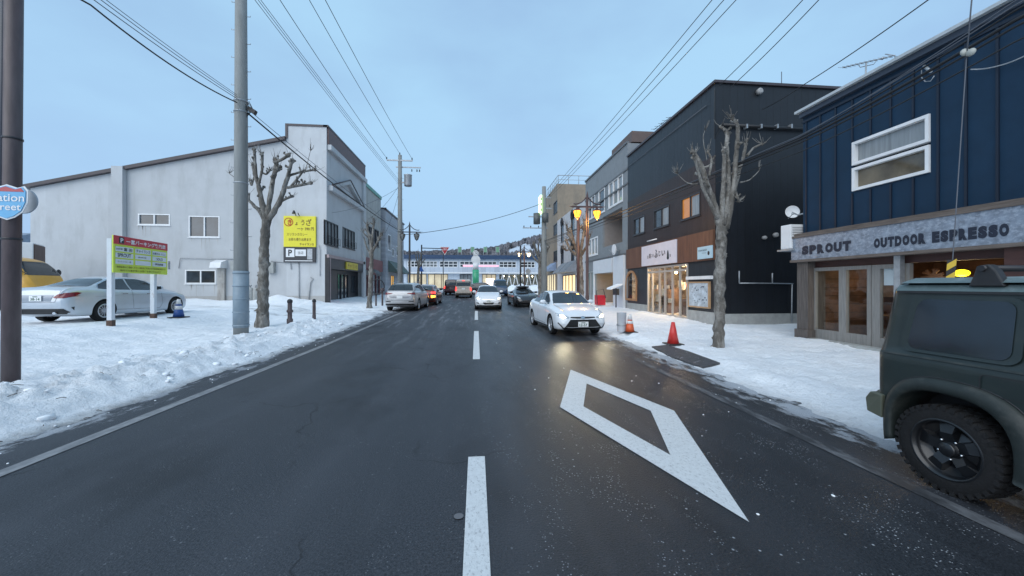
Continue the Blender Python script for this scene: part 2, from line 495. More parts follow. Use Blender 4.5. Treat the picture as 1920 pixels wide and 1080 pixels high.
    slush = mth('MULTIPLY', mr(ax, 3.7, 4.6, 0, 1), mr(mth('ADD', nz(3.2, (1, .4, 1), 10, .78), mr(ax, 3.9, 4.7, -.10, .12)), .52, .58, 0, .85))
    snowf = mth('MAXIMUM', mth('MAXIMUM', crumbs, trk), slush)
    c = mix(snowf, c, mix(grain, (0.30, 0.33, 0.37), (0.5, 0.53, 0.57)))
    L(c, b.inputs['Base Color'])
    rg = mth('ADD', mr(wetn, 0, 1, .58, .28), mth('MULTIPLY', grain, .10))
    rg = mth('ADD', rg, mth('MULTIPLY', snowf, .3))
    L(rg, b.inputs['Roughness'])
    b.inputs['Specular IOR Level'].default_value = .36
    bp = N.new('ShaderNodeBump'); bp.inputs['Distance'].default_value = .007
    L(nz(75, det=4), bp.inputs['Height'])
    bp2 = N.new('ShaderNodeBump'); bp2.inputs['Distance'].default_value = .01; L(snowf, bp2.inputs['Height']); L(bp.outputs[0], bp2.inputs['Normal'])
    L(bp2.outputs[0], b.inputs['Normal'])
    return m
ASPH = asphalt()

def snow_mat():
    m = bpy.data.materials.new('trodden_snow'); m.use_nodes = True
    t = m.node_tree; N = t.nodes; L = t.links.new; b = N['Principled BSDF']
    tc = N.new('ShaderNodeTexCoord')
    def nz(scale, stretch=(1, 1, 1), det=6, rough=.6):
        mp = N.new('ShaderNodeMapping'); mp.inputs['Scale'].default_value = stretch; L(tc.outputs['Object'], mp.inputs[0])
        n = N.new('ShaderNodeTexNoise'); n.inputs['Scale'].default_value = scale; n.inputs['Detail'].default_value = det
        n.inputs['Roughness'].default_value = rough; L(mp.outputs[0], n.inputs['Vector']); return n.outputs['Fac']
    at = N.new('ShaderNodeAttribute'); at.attribute_name = 'dirt'
    def mr(src, a, b_, c, d):
        q = N.new('ShaderNodeMapRange'); q.inputs['From Min'].default_value = a; q.inputs['From Max'].default_value = b_
        q.inputs['To Min'].default_value = c; q.inputs['To Max'].default_value = d; L(src, q.inputs['Value']); return q.outputs[0]
    def mth(op, a, b_):
        q = N.new('ShaderNodeMath'); q.operation = op
        for k, s in ((0, a), (1, b_)):
            if isinstance(s, (int, float)): q.inputs[k].default_value = s
            else: L(s, q.inputs[k])
        return q.outputs[0]
    def mix(f, a, b_):
        q = N.new('ShaderNodeMixRGB'); L(f, q.inputs[0])
        for k, s in ((1, a), (2, b_)):
            if isinstance(s, tuple): q.inputs[k].default_value = s + (1,)
            else: L(s, q.inputs[k])
        return q.outputs[0]
    base = mix(mr(nz(1.2), .35, .7, 0, 1), (0.80, 0.84, 0.885), (0.90, 0.925, 0.95))
    spots = mth('MULTIPLY', mr(nz(9, det=8, rough=.75), .55, .72, 0, 1), mr(at.outputs['Fac'], 0, 1, 0.06, .8))
    base = mix(spots, base, (0.17, 0.17, 0.165))
    d2 = mth('MULTIPLY', mr(at.outputs['Fac'], .45, 1, 0, 1), mr(nz(4, det=8, rough=.7), .3, .6, .35, 1))
    base = mix(d2, base, (0.23, 0.235, 0.24))
    L(base, b.inputs['Base Color'])
    b.inputs['Roughness'].default_value = .7
    b.inputs['Subsurface Weight'].default_value = 0.0
    b.inputs['Specular IOR Level'].default_value = .35
    bp = N.new('ShaderNodeBump'); bp.inputs['Distance'].default_value = .075; L(nz(7, det=8, rough=.7), bp.inputs['Height'])
    bp2 = N.new('ShaderNodeBump'); bp2.inputs['Distance'].default_value = .012; L(nz(45, det=5), bp2.inputs['Height']); L(bp.outputs[0], bp2.inputs['Normal'])
    L(bp2.outputs[0], b.inputs['Normal'])
    return m
SNOW = snow_mat()

far_ys = span((-200, -14, 40), (-14, 12, 2), (12, 64, 2), (64, 400, 60), (400, 1400, 250))
struct('ground', sheet(span((-1200, -60, 150), (-60, 60, 12), (60, 1200, 150)), far_ys, lambda x, y: gz(y) - 0.06), SNOWM)
struct('road', sheet(span((-6.6, 6.2, .8)), span((-12, 64, 1)), lambda x, y: gz(y) + (0.0)), ASPH)
# junction road across the end of the street
struct('crossing_road', sheet(span((-70, 70, 5)), span((49, 61, 2)), lambda x, y: gz(y) + .004), ASPH)

def set_dirt(ob, fn):
    me = ob.data
    a = me.attributes.new('dirt', 'FLOAT', 'POINT')
    for i, v in enumerate(me.vertices): a.data[i].value = fn(v.co.x, v.co.y)
def ledge(y): return -4.82 + .16 * fbm(y * .35, 3.3) + .10 * fbm(y * 1.7, 8.1) - .35 * sstep(17, 24, y) 
def left_z(x, y):
    e = ledge(y)
    d = e - x                                  # distance into the snow
    if d < -.25: return gz(y) - .03
    rise = sstep(-.12, .75, d)
    h = -.03 + .15 * rise
    bank = math.exp(-((d - 1.25) / 0.85) ** 2) * (1 - sstep(15, 20, y))
    lump = abs(fbm(x * 2.3, y * 2.3, 1.0)) + .6 * abs(fbm(x * 6, y * 6, 2.0, 3))
    h += bank * (.07 + .17 * lump + .05 * abs(fbm(x * 11, y * 11, 3.0, 3)))
    h += rise * .035 * fbm(x * .9, y * .9, 5.0) + rise * .040 * abs(fbm(x * 3.1, y * 3.1, 6.0)) - rise * .05 * sstep(.12, .45, fbm(x * 1.3, y * 2.6, 31.0))
    drive = sstep(17.6, 19, y) * (1 - sstep(23.2, 24.6, y)) 
    h -= drive * rise * .075
    # mounds along the warehouse wall
    h += .42 * math.exp(-((y - 25.6) / .9) ** 2) * max(0, .45 + .9 * fbm(x * .28, 9.0)) * sstep(-9.8, -11, x)
    h += .36 * sstep(8.3, 11.4, -x) * (1 - .25 * sstep(19, 25, y))      # the lot lies a little higher
    # ruts
    h -= .05 * math.exp(-((x + 11.2 + .3 * math.sin(y * .2)) / .16) ** 2) + .05 * math.exp(-((x + 9.7 + .3 * math.sin(y * .2)) / .16) ** 2)
    return gz(y) + h
sl_ = struct('snowy_pavement', sheet(span((-60, -24, 3), (-24, -13, .45), (-13, -8.6, .16), (-8.6, -4.4, .065)),
             span((-12, -1, 1.2), (-1, 9, .07), (9, 18, .11), (18, 30, .25), (30, 50, 1.2)), left_z), SNOW)
def ldirt(x, y):
    d = ledge(y) - x
    k = 1 - sstep(-.05, .42, d)
    bank = math.exp(-((d - 1.2) / 1.0) ** 2) * .5 * (1 - sstep(16, 21, y))
    drive = sstep(17.8, 19.2, y) * (1 - sstep(22.8, 24.2, y)) * (.55 + .5 * fbm(x * .5, y * 1.2))
    return max(0, min(1, max(k, bank, drive * .95, .35 * max(0, fbm(x * .5, y * .7, 60)))))
set_dirt(sl_, ldirt)

def redge(y): return 4.12 + .12 * fbm(y * .4, 13.3) + .10 * fbm(y * 1.9, 18.1) + .35 * sstep(16, 26, y)
def right_z(x, y):
    d = x - redge(y)
    if d < -.25: return gz(y) - .03
    rise = sstep(-.1, .9, d)
    h = -.03 + .085 * rise + .07 * sstep(.6, 1.1, d)
    h += rise * (.035 * fbm(x * .9, y * .9, 15.0) + .030 * abs(fbm(x * 3.3, y * 3.3, 16.0)) - .045 * sstep(.15, .4, fbm(x * 2.4, y * 1.9, 41.0)))
    return gz(y) + h
sr_ = struct('snowy_pavement', sheet(span((3.6, 6.5, .07), (6.5, 10.5, .16), (10.5, 26, 1.5), (26, 60, 6)),
             span((-12, 0, 1.2), (0, 16, .1), (16, 30, .25), (30, 50, 1.2)), right_z), SNOW)
def rdirt(x, y):
    d = x - redge(y)
    return max(0, min(1, max(1 - sstep(.0, 1.15, d) * .8 - .2, .35 * math.exp(-((d - 1.2) / 1.0) ** 2), .22 * max(0, fbm(x * .8, y * .5, 50)))))
set_dirt(sr_, rdirt)
# pushed-up snow in front of the station
def bank_mb(x0, x1, y0, y1, h, seed):
    def f(x, y):
        a = min(sstep(x0, x0 + 1.5, x), 1 - sstep(x1 - 1.5, x1, x)); b = math.sin(math.pi * (y - y0) / (y1 - y0))
        return gz(y) - .05 + a * b * h * (.75 + .8 * abs(fbm(x * .45, y * .6, seed)))
    return sheet(span((x0, x1, .5)), span((y0, y1, .4)), f)
for k, a in enumerate([(-34, -6.5, 62, 65.5, 1.0, 1), (-3.2, 3.5, 62.3, 65, .55, 2), (4.6, 40, 61.4, 65.4, 1.1, 3)]):
    ob = struct('snow_bank', bank_mb(*a), SNOW); set_dirt(ob, lambda x, y: .15)

PAINT = M('road_paint_white', (0.58, 0.595, 0.60), rough=.55, var=.08, scale=20, bump=.003, bscale=90, dirt=(0.26, 0.265, 0.275), dscale=(55, 30, 55), dlo=.54, dhi=.64, dmax=.6)
PAINTW = M('road_paint_worn', (0.22, 0.225, 0.235), rough=.6, var=.25, scale=9, dirt=(0.10, 0.105, 0.115), dscale=(9, 3, 3), dlo=.42, dhi=.66, dmax=.8)
def strip(x0, x1, y0, y1, lift=.006, step=.5):
    ys = span((y0, y1, step)); mb = MB()
    mb.add([p for y in ys for p in ((x0, y, gz(y) + lift), (x1, y, gz(y) + lift))],
           [(2 * i, 2 * i + 1, 2 * i + 3, 2 * i + 2) for i in range(len(ys) - 1)])
    return mb
# centre dashes read off the photograph: near ends and far ends along the axis
fh = EYE * FPX
def dist(v): return G(893, v).y
dl = [(.6, dist(857)), (dist(674), dist(621)), (dist(600), dist(583)), (dist(574.5), dist(567.5)), (dist(562.5), dist(559))]
cl = MB()
for a, b in dl:
    s_ = strip(-.078, .082, a, b); cl.add(s_.v, s_.f)
struct('centre_line', cl, PAINT)
struct('edge_line', strip(-4.27, -4.12, -3, 25.5), PAINTW)
struct('edge_line', strip(3.50, 3.64, -3, 22), M('road_paint_nearly_gone', (0.12, 0.125, 0.135), rough=.5, var=.3, scale=9, dirt=(0.030, 0.032, 0.036), dscale=(6, 2, 3), dlo=.38, dhi=.56, dmax=.96))
dia = MB()
oo = [G(u, v, .006) for u, v in ((1070, 693), (1264, 770), (1405, 979), (1050, 763))]
ii = [G(u, v, .006) for u, v in ((1100, 719), (1220, 770), (1257, 853), (1094, 762))]
dia.add(oo + ii, [(0, 1, 5, 4), (1, 2, 6, 5), (2, 3, 7, 6), (3, 0, 4, 7)])
struct('diamond_road_marking', dia, PAINT)
for d_ in oo: print('diamond', [round(q, 2) for q in d_])
# bare grating strip in the right-hand pavement
pp = [G(u, v, .0) for u, v in ((1222, 654), (1250, 656), (1290, 668), (1350, 691), (1318, 692), (1264, 673))]
pt = MB()
pp = [Vector((p.x, p.y, right_z(p.x, p.y) + .035)) for p in pp]
pt.add(pp + [p + Vector((0, 0, -.1)) for p in pp], [tuple(range(6))] + [(i, (i + 1) % 6, 6 + (i + 1) % 6, 6 + i) for i in range(6)])
struct('bare_asphalt_patch', pt, M('bare_patch', (0.05, 0.052, 0.058), rough=.6, var=.4, scale=12, bump=.01, bscale=30, dirt=(.6, .63, .66), dscale=(5, 5, 5), dlo=.6, dhi=.7, dmax=.7))
# twigs, clods and ice lumps in the roadside bank
deb = MB(); ice = MB()
rg = random.Random(11)
for k in range(200):
    y = rg.uniform(1.5, 15); x = ledge(y) - abs(rg.gauss(.9, .8))
    z = left_z(x, y)
    if rg.random() < .45:
        a = rg.uniform(0, 6.28); l = rg.uniform(.04, .16)
        p = Vector((x, y, z + .012)); q = p + Vector((math.cos(a) * l, math.sin(a) * l, rg.uniform(-.01, .03)))
        deb.tube([p, (p + q) / 2 + Vector((0, 0, .01)), q], .004, 4)
    else:
        ice.blob((x, y, z + .01), rg.choice([.012, .016, .02, .03, .055, .08]) * rg.uniform(.7, 1.2), k, .6, 1, (1, 1, .6))
for k in range(70):
    y = rg.uniform(2.5, 13); x = rg.choice([rg.uniform(.4, 3.4), rg.uniform(3.5, 4.3), rg.uniform(-4.8, -4.2)])
    ice.blob((x, y, gz(y) + .003), rg.uniform(.005, .016), k, .35, 1, (1, 1, .6))
struct('twig_litter', deb, M('twig_litter', (0.06, 0.045, 0.035), var=.3), 'stuff')
struct('ice_crumbs', ice, SNOWM, 'stuff')
# ------------------------------------------------------------------ left-hand buildings
EX, EYV, EZ = Vector((1, 0, 0)), Vector((0, 1, 0)), Vector((0, 0, 1))
def zX(u, v, X): return onX(u, v, X).z
def yX(u, X): return onX(u, 500, X).y
def xY(u, Y): return onY(u, 500, Y).x
def zY(u, v, Y): return onY(u, v, Y).z

STUCCO = M('white_painted_render', (0.50, 0.515, 0.53), rough=.8, var=.05, scale=1.2, bump=.003, bscale=60, dirt=(0.25, 0.245, 0.235), dscale=(1.1, 1.1, .3), dlo=.50, dhi=.8, dmax=.5, seam=(0, 3.64, .012, .93, .001))
STUCCO2 = M('grey_stucco', (0.42, 0.42, 0.40), rough=.85, var=.08, bump=.004, bscale=50, dirt=(0.16, 0.16, 0.15), dscale=(2, 2, .25), dlo=.46, dhi=.7, dmax=.6)
BRTRIM = M('brown_roof_trim', (0.11, 0.055, 0.05), rough=.5, var=.15)
DKROOF = M('dark_roof_metal', (0.05, 0.04, 0.045), rough=.45, var=.15)
DKPANEL = M('dark_shop_panel', (0.028, 0.03, 0.036), rough=.35, var=.2)
RUST = M('rust_stain', (0.10, 0.06, 0.045), rough=.85, var=.4, scale=14)

YW = 26.5; XF = -10.15
def g0(y): return gz(y) - .3
# --- warehouse
xl = xY(57, YW); xpar = xY(537, YW); ztl, ztr = zY(57, 350, YW), zY(537, 259, YW)
zpar = zY(612, 238, YW)
wh = Thing('warehouse', 'big white rendered warehouse with a sloping dark roof edge and tall front parapet', 'warehouse', (xpar, YW, gz(YW)))
Wd = XF - xl
def wtop(s):
    x = xl + s
    return zpar if x >= xpar else ztl + (ztr - ztl) * (x - xl) / (xpar - xl)
def opY(u0, u1, v0, v1, Y=YW, x0=None):
    x0 = xl if x0 is None else x0
    return (xY(u0, Y) - x0, xY(u1, Y) - x0, zY((u0 + u1) / 2, v1, Y), zY((u0 + u1) / 2, v0, Y))
sops = [opY(259, 319, 401, 422), opY(354, 412, 405, 445), opY(347, 405, 506, 532)]
YE = 35.1
m = MB()
m.wall((xl, YW, 0), EX, Wd, wtop, sops, z0=g0(YW), inward=EYV, reveal=.12, brk=(xpar - xl,))
# front wall along the street
fL = YE - YW
def opX(u0, u1, v0, v1, X, y0):
    a, b = yX(u0, X) - y0, yX(u1, X) - y0
    um = (u0 + u1) / 2
    return (min(a, b), max(a, b), zX(um, v1, X), zX(um, v0, X))
zpan = zX(608, 476, XF)
fops = [opX(609, 634, 417, 461, XF, YW), opX(642, 665, 430, 466, XF, YW), (.15, fL - .35, g0(YW) + .05, zpan - .35)]
m.wall((XF, YW, 0), EYV, fL, zpar - .0, fops, z0=g0(YW), inward=-EX, reveal=.14)
m.quad((xl, YW, g0(YW)), (xl, YW + 8.6, g0(YW)), (xl, YW + 8.6, ztl), (xl, YW, ztl))
m.quad((xl, YE, g0(YW)), (XF, YE, g0(YW)), (XF, YE, zpar), (xl, YE, ztl))
m.quad((xpar, YW, ztr), (xpar, YE, ztr), (xpar, YE, zpar), (xpar, YW, zpar))
wh.part('wall', m, STUCCO)
m = MB()
m.add([(xl - .3, YW - .25, ztl + .05), (xpar, YW - .25, ztr + .05), (xpar, YE, ztr + .05), (xl - .3, YE, ztl + .05),
       (xl - .3, YW - .25, ztl - .17), (xpar, YW - .25, ztr - .17), (xpar, YE, ztr - .17), (xl - .3, YE, ztl - .17)],
      [(0, 1, 2, 3), (4, 7, 6, 5), (0, 4, 5, 1), (1, 5, 6, 2), (0, 3, 7, 4)])
m.box(xpar - .06, XF + .05, YW - .05, YW + .25, zpar - .02, zpar + .12)
m.box(XF - .2, XF + .12, YW - .05, YE, zpar - .005, zpar + .125)
m.box(xpar - .06, xpar + .1, YW - .052, YE, ztr, zpar + .118)
wh.part('roof', m, DKROOF)
m = MB(); m.box(XF + .02, XF + .1, YW + .1, YE, zpar - 1.15, zpar - .01)
wh.part('brown_fascia', m, BRTRIM)
m = MB(); m.box(XF + .02, XF + .28, YW + .1, YE, zpar - 1.5, zpar - 1.16)
m.box(XF - .02, XF + .16, YE - .75, YE, g0(YE), zpar - 1.51)
m.obox((xY(217, YW), YW - .32, g0(YW)), (xY(238, YW) - xY(217, YW), 0, 0), (0, .30, 0), (0, 0, zY(228, 314, YW) - g0(YW)))
wh.each('pilaster', m, STUCCO)
# little gabled moulding over the front windows
m = MB()
ya, yb = YW + .3, YE - .9
zc = zX(612, 345, XF)
m.box(XF + .01, XF + .30, ya, yb, zc - .35, zc)
ymid = (ya + yb) / 2
for p, q in ((ya, ymid), (yb, ymid)):
    z1, z2 = zc + .02, zc + 1.35
    m.prism([(XF + .01, p, z1), (XF + .01, q, z2), (XF + .01, q, z2 - .28), (XF + .01, p + (.6 if p < q else -.6), z1)], (.26, 0, 0))
wh.part('gable_moulding', m, STUCCO)
m = MB()
for p, q in ((ya - .05, ymid), (yb + .05, ymid)):
    z1, z2 = zc + .03, zc + 1.40
    m.tube([(XF + .28, p, z1), (XF + .28, q, z2)], .05, 6)
m.tube([(XF + .30, ya, zc + .01), (XF + .30, yb, zc + .01)], .04, 6)
wh.each('moulding_trim', m, DKROOF)
for o, kx in zip(sops, (2, 2, 2)):
    window(wh, (xl, YW), EX, -EYV, o[0], o[1], o[2], o[3], WIN, WHITEF, nx=kx, fw=.07)
for i, o in enumerate(fops[:2]):
    window(wh, (XF, YW), EYV, EX, o[0], o[1], o[2], o[3], WINC, DARKF, nx=4, nz=1, fw=.06)
# window rails outside
m = MB()
for o in fops[:2]:
    for zz in (o[2] + .15, o[2] + .6):
        m.tube([(XF + .15, YW + o[0], zz), (XF + .15, YW + o[1], zz)], .018, 5)
    for k in range(9):
        yy = YW + o[0] + (o[1] - o[0]) * k / 8
        m.tube([(XF + .15, yy, o[2] + .1), (XF + .15, yy, o[2] + .62)], .012, 4)
wh.part('window_railing', m, BLACKM)
# black restaurant front in the opening
m = MB(); o = fops[2]
zb = gz(YW) + .05
X2 = XF - .45
ent = [(.7, 1.55, zb, zb + 2.25), (3.1, 5.6, zb + .1, zb + 2.35), (6.2, 7.4, zb + .7, zb + 2.3)]
m.wall((X2, YW + .15, 0), EYV, fL - .5, zpan, ent, z0=g0(YW), inward=-EX, reveal=.1)
m.box(X2, XF + .1, YW + .3, YE - .55, zpan - .95, zpan - .25)
wh.part('shop_front', m, DKPANEL)
m = MB()
m.box(XF + .02, XF + .16, YW + .0, YE - .2, zpan - .22, zpan)
m.box(XF + .02, XF + .159, YW + .16, YW + .34, zb - .2, zpan - .221)
m.box(XF + .02, XF + .159, YE - .4, YE - .22, zb - .2, zpan - .221)
wh.each('shop_surround', m, M('pinkish_metal_trim', (0.35, 0.27, 0.27), rough=.5, var=.1))
m = MB(); m.box(XF - .1, XF + .015, YW - .012, YW + .15, zb - .2, zpan); m.box(XF + .02, XF + .17, YW - .02, YW + .157, zb - .2, zpan - .223)
wh.part('corner_post', m, BLACKM)
for o in ent:
    window(wh, (X2, YW + .15), EYV, EX, o[0], o[1], o[2] + .001, o[3], WIN, DARKF, nx=1 if o[1] - o[0] < 1.3 else 3, fw=.09, sill=False)
redsign = emit('red_lit_sign', (0.9, 0.03, 0.04), 1.0)
m = MB(); m.box(X2 + .06, X2 + .1, YW + 1.0, YW + 1.45, zb + .95, zb + 1.4)
wh.part('lit_sign', m, redsign)
m = MB(); ys_ = YW + 3.4
m.box(XF + .11, XF + .2, ys_, ys_ + 2.7, zpan - .85, zpan - .3)
wh.part('yellow_sign', m, M('yellow_sign', (0.62, 0.50, 0.05), rough=.5, var=.05))
m = MB(); text_mesh(m, 'チャイランカ', (XF + .204, ys_ + .2, zpan - .75), EYV, EZ, 2.3, .34, bold=.01)
wh.part('yellow_sign_lettering', m, M('sign_brown_ink', (0.25, 0.06, 0.03), var=.1))
# pipes, meters and conduits on the long wall
m = MB(); Yp = YW - .06
def ppx(*pts): return [Vector((xY(u, Yp), Yp, zY(u, v, Yp))) for u, v in pts]
m.tube(ppx((335, 503), (338, 484), (395, 485), (440, 486)), .025, 6)
m.tube(ppx((508, 490), (545, 492), (546, 505)), .03, 6)
m.tube(ppx((560, 492), (561, 565)), .03, 6)
m.tube(ppx((579, 562), (582, 530), (587, 523), (582, 520)), .03, 6)
m.tube(ppx((598, 460), (600, 470), (600, 518)), .02, 6)
wh.each('wall_conduit', m, GALV)
m = MB()
xa, xb = xY(406, YW), xY(426, YW)
m.prism([(xa, YW, zY(410, 503, YW)), (xa, YW - .7, zY(410, 503, YW)), (xa, YW - .6, zY(410, 493, YW)), (xa, YW, zY(410, 487, YW))], (xb - xa, 0, 0))
wh.part('vent_hood', m, WHITEF)
m = MB(); m.box(xY(411, YW), xY(424, YW), YW - .18, YW - .01, gz(YW), zY(410, 503, YW) - .01)
wh.part('flue', m, M('stained_flue', (0.36, 0.35, 0.33), var=.2, dirt=(.10, .06, .05), dscale=(5, 5, .4), dmax=.9))
m = MB(); m.box(xY(505, YW), xY(517, YW), YW - .3, YW - .01, zY(510, 512, YW), zY(510, 492, YW))
m.box(xY(437, YW), xY(452, YW), YW - .3, YW - .01, zY(445, 506, YW), zY(445, 490, YW))
wh.each('exhaust_box', m, CONC)

m = MB(); rr = random.Random(31)
for o in sops:                       # rust-brown runs below the sills
    for k in range(5):
        x = xl + o[0] + rr.uniform(0, 1) * (o[1] - o[0]); l = rr.uniform(.2, .8)
        m.add([(x - .03, YW - .003, o[2] - .06), (x + .03, YW - .003, o[2] - .06), (x + .008, YW - .003, o[2] - .06 - l), (x - .008, YW - .003, o[2] - .06 - l)], [(0, 1, 2, 3)])
m.add([(xl, YW - .004, gz(YW)), (XF, YW - .004, gz(YW)), (XF, YW - .004, gz(YW) + .75), (xl, YW - .004, gz(YW) + .75)], [(0, 1, 2, 3)])
wh.part('stains_and_skirting', m, M('wall_stain', (0.38, 0.375, 0.365), var=.15, scale=2))
# --- signs on the warehouse wall
ysn = Thing('wall_sign', 'yellow dumpling sign with brown Japanese lettering on the white warehouse wall', 'sign', (xY(561, YW), YW - .12, zY(561, 464, YW)))
YS = YW - .14
x0, x1 = xY(531.5, YS), xY(592, YS); z0, z1 = zY(561, 463, YS), zY(561, 405, YS)
m = MB(); m.box(x0, x1, YS, YW - .015, z0, z1)
ysn.part('panel', m, M('yellow_enamel', (0.72, 0.64, 0.03), rough=.45, var=.05, dirt=(.5, .4, .03), dmax=.3), bevel=.015)
W_, H_ = x1 - x0, z1 - z0
br = M('sign_text_brown', (0.12, 0.05, 0.01), var=.1)
m = MB()
def tx(s, a, b, wd, ht, bold=.015): text_mesh(m, s, (x0 + a * W_, YS - .006, z0 + b * H_), EX, EZ, wd * W_, ht * H_, bold=bold)
tx('ょ', .36, .70, .09, .10); tx('う', .54, .70, .11, .18); tx('ざ', .70, .69, .17, .22)
tx('一ヶ 390 円', .42, .53, .52, .11)
tx('スリランカカレー', .10, .36, .64, .09, .01); tx('お持ち帰り出来ます', .16, .19, .70, .10, .01); tx('チャイランカ', .50, .04, .44, .09, .02)
ysn.part('lettering', m, br)
m = MB(); text_mesh(m, 'ぎ', (x0 + .13 * W_, YS - .012, z0 + .70 * H_), EX, EZ, .15 * W_, .2 * H_, bold=.03)
for k in range(24):
    a = k / 24 * 6.0 + .7; b = a + .27
    cx, cz, r_ = x0 + .16 * W_, z0 + .80 * H_, .14 * H_
    m.quad(*[(cx + math.cos(t) * q, YS - .008, cz + math.sin(t) * q) for t, q in ((a, r_), (b, r_), (b, r_ * .82), (a, r_ * .82))])
ysn.part('emblem', m, M('sign_red', (0.45, 0.05, 0.01), var=.1))
m = MB(); m.tube([(x0 + W_ * .4, YS - .05, z1), (x0 + W_ * .4, YS - .3, z1 + .25)], .03, 6); m.lathe([(.05, 0), (.12, -.2), (.11, -.22)], (x0 + W_ * .4, YS - .35, z1 + .3), 10)
m.tube([(x0 + W_ * .5, YS - .05, z1), (x0 + W_ * .5, YS - .25, z1 + .16)], .03, 6)
ysn.each('spotlight', m, BLACKM)
psn = Thing('wall_sign', 'black parking panel with white P square, right below the yellow sign', 'sign', (xY(561, YW), YW - .12, zY(561, 491, YW)))
z1 = z0 - .02; z0 = zY(561, 492, YS); H_ = z1 - z0
m = MB(); m.box(x0, x1 - .02, YS, YW - .015, z0, z1)
psn.part('panel', m, DKPANEL)
m = MB()
m.box(x0 + .08 * W_, x0 + .34 * W_, YS - .02, YS - .001, z0 + .35 * H_, z0 + .92 * H_); m.box(x0 + .37 * W_, x0 + .70 * W_, YS - .02, YS - .001, z0 + .42 * H_, z0 + .85 * H_)
m.box(x0 + .05 * W_, x0 + .9 * W_, YS - .015, YS - .001, z0 + .08 * H_, z0 + .13 * H_)
psn.each('white_plate', m, WHITEF)
m = MB(); m.box(x0 + .74 * W_, x0 + .90 * W_, YS - .03, YS - .001, z0 + .2 * H_, z0 + .9 * H_); psn.part('grey_plate', m, GALV)
m = MB(); text_mesh(m, 'P', (x0 + .15 * W_, YS - .025, z0 + .42 * H_), EX, EZ, .12 * W_, .42 * H_, bold=.03)
psn.part('letter', m, BLACKP)
m = MB(); text_mesh(m, '当店', (x0 + .45 * W_, YS - .025, z0 + .53 * H_), EX, EZ, .17 * W_, .2 * H_)
psn.part('small_lettering', m, BLACKP)

# gas bottles beside the trunk of the tree
for i, uu in enumerate((470, 480)):
    p = G(uu, 566, .05); p.y = YW - .5; p.x = xY(uu, p.y); p.z = gz(p.y) + .1
    t = Thing('gas_cylinder', ['grey gas cylinder against the warehouse wall, nearer the utility pole', 'grey gas cylinder against the warehouse wall, nearer the pruned tree'][i], 'gas cylinder', p, group='gas cylinders at the warehouse wall')
    m = MB().lathe([(.17, 0), (.18, .05), (.18, 1.0), (.15, 1.15), (.06, 1.22)], p, 14); t.part('body', m, CONC)
    m = MB().lathe([(.03, 1.22), (.03, 1.33), (.07, 1.33), (.07, 1.4)], p, 8); t.part('valve', m, GALV)

# --- second left building, grey stucco with green coping
L2 = Thing('shop_building', 'grey stained stucco shop with green coping and maroon ground floor, next to the white warehouse', 'building', (XF, 37.8, gz(37)))
ya, yb = YE + .01, yX(714, XF); zt = zX(698, 357, XF)
ops = [opX(690, 699, 425, 458, XF, ya), opX(700, 710, 430, 462, XF, ya), (.4, 1.9, gz(36), gz(36) + 2.3), (2.6, yb - ya - .4, gz(36), gz(36) + 2.6)]
m = MB(); m.wall((XF, ya, 0), EYV, yb - ya, zt, ops, z0=g0(ya), inward=-EX, reveal=.2)
m.quad((XF, yb, g0(ya)), (XF - 14, yb, g0(ya)), (XF - 14, yb, zt), (XF, yb, zt)); m.quad((XF, ya, zt), (XF, yb, zt), (XF - 14, yb, zt), (XF - 14, ya, zt))
m.quad((XF, ya, zpar - 3), (XF - 14, ya, zpar - 3), (XF - 14, ya, zt), (XF, ya, zt))
L2.part('wall', m, STUCCO2)
for o in ops[:2]: window(L2, (XF, ya), EYV, EX, o[0], o[1], o[2], o[3], WIN, DARKF, nx=2, fw=.08)
for o in ops[2:]: window(L2, (XF, ya), EYV, EX, o[0], o[1], o[2] + .001, o[3], WIN, M('maroon_door', (0.12, 0.02, 0.025), rough=.5, var=.2), nx=2, fw=.2, sill=False, name='door')
m = MB(); m.box(XF - .1, XF + .1, ya, yb, zt - .18, zt + .14); L2.part('coping', m, M('green_coping', (0.12, 0.32, 0.26), rough=.5, var=.2))
m = MB(); m.box(XF + .01, XF + .2, ya + .01, yb, gz(36) + 2.75, gz(36) + 3.9); L2.part('fascia', m, M('maroon_fascia', (0.20, 0.06, 0.06), rough=.5, var=.15))
m = MB()
for k in range(7):
    a, b = math.pi / 2 * k / 7, math.pi / 2 * (k + 1) / 7
    m.quad(*[(XF + .2 + math.cos(t) * .8, yy, gz(36) + 2.2 + math.sin(t) * .7) for t, yy in ((a, ya + .3), (a, ya + 2.1), (b, ya + 2.1), (b, ya + .3))])
L2.part('awning', m, BLACKP)

# --- third left building, pale siding
X3 = -9.75
L3 = Thing('shop_building', 'pale siding building with a green awning, third beyond the white warehouse', 'building', (X3, 46, gz(45)))
ya, yb = yX(723, X3), yX(757, X3); zt = zX(740, 408, X3)
m = MB(); ops = [opX(727, 733, 440, 470, X3, ya), opX(735, 739, 466, 481, X3, ya), opX(743, 748, 462, 480, X3, ya), (2.5, 4.2, gz(45), gz(45) + 2.4)]
m.wall((X3, ya, 0), EYV, yb - ya, zt, ops, z0=g0(ya), inward=-EX, reveal=.2)
m.wall((X3 - 9, ya, 0), EX, 9, zt + .1, [], z0=g0(ya)); m.quad((X3, yb, 0), (X3 - 9, yb, 0), (X3 - 9, yb, zt), (X3, yb, zt)); m.quad((X3, ya, zt - .01), (X3, yb, zt - .01), (X3 - 9, yb, zt - .01), (X3 - 9, ya, zt - .01))
L3.part('wall', m, M('pale_siding', (0.36, 0.38, 0.42), rough=.6, var=.08, seam=(2, .3, .02, .75, .005), dirt=(.2, .2, .2), dmax=.4))
for o in ops[:3]: window(L3, (X3, ya), EYV, EX, *o, WIN, WHITEF, nx=1, fw=.1)
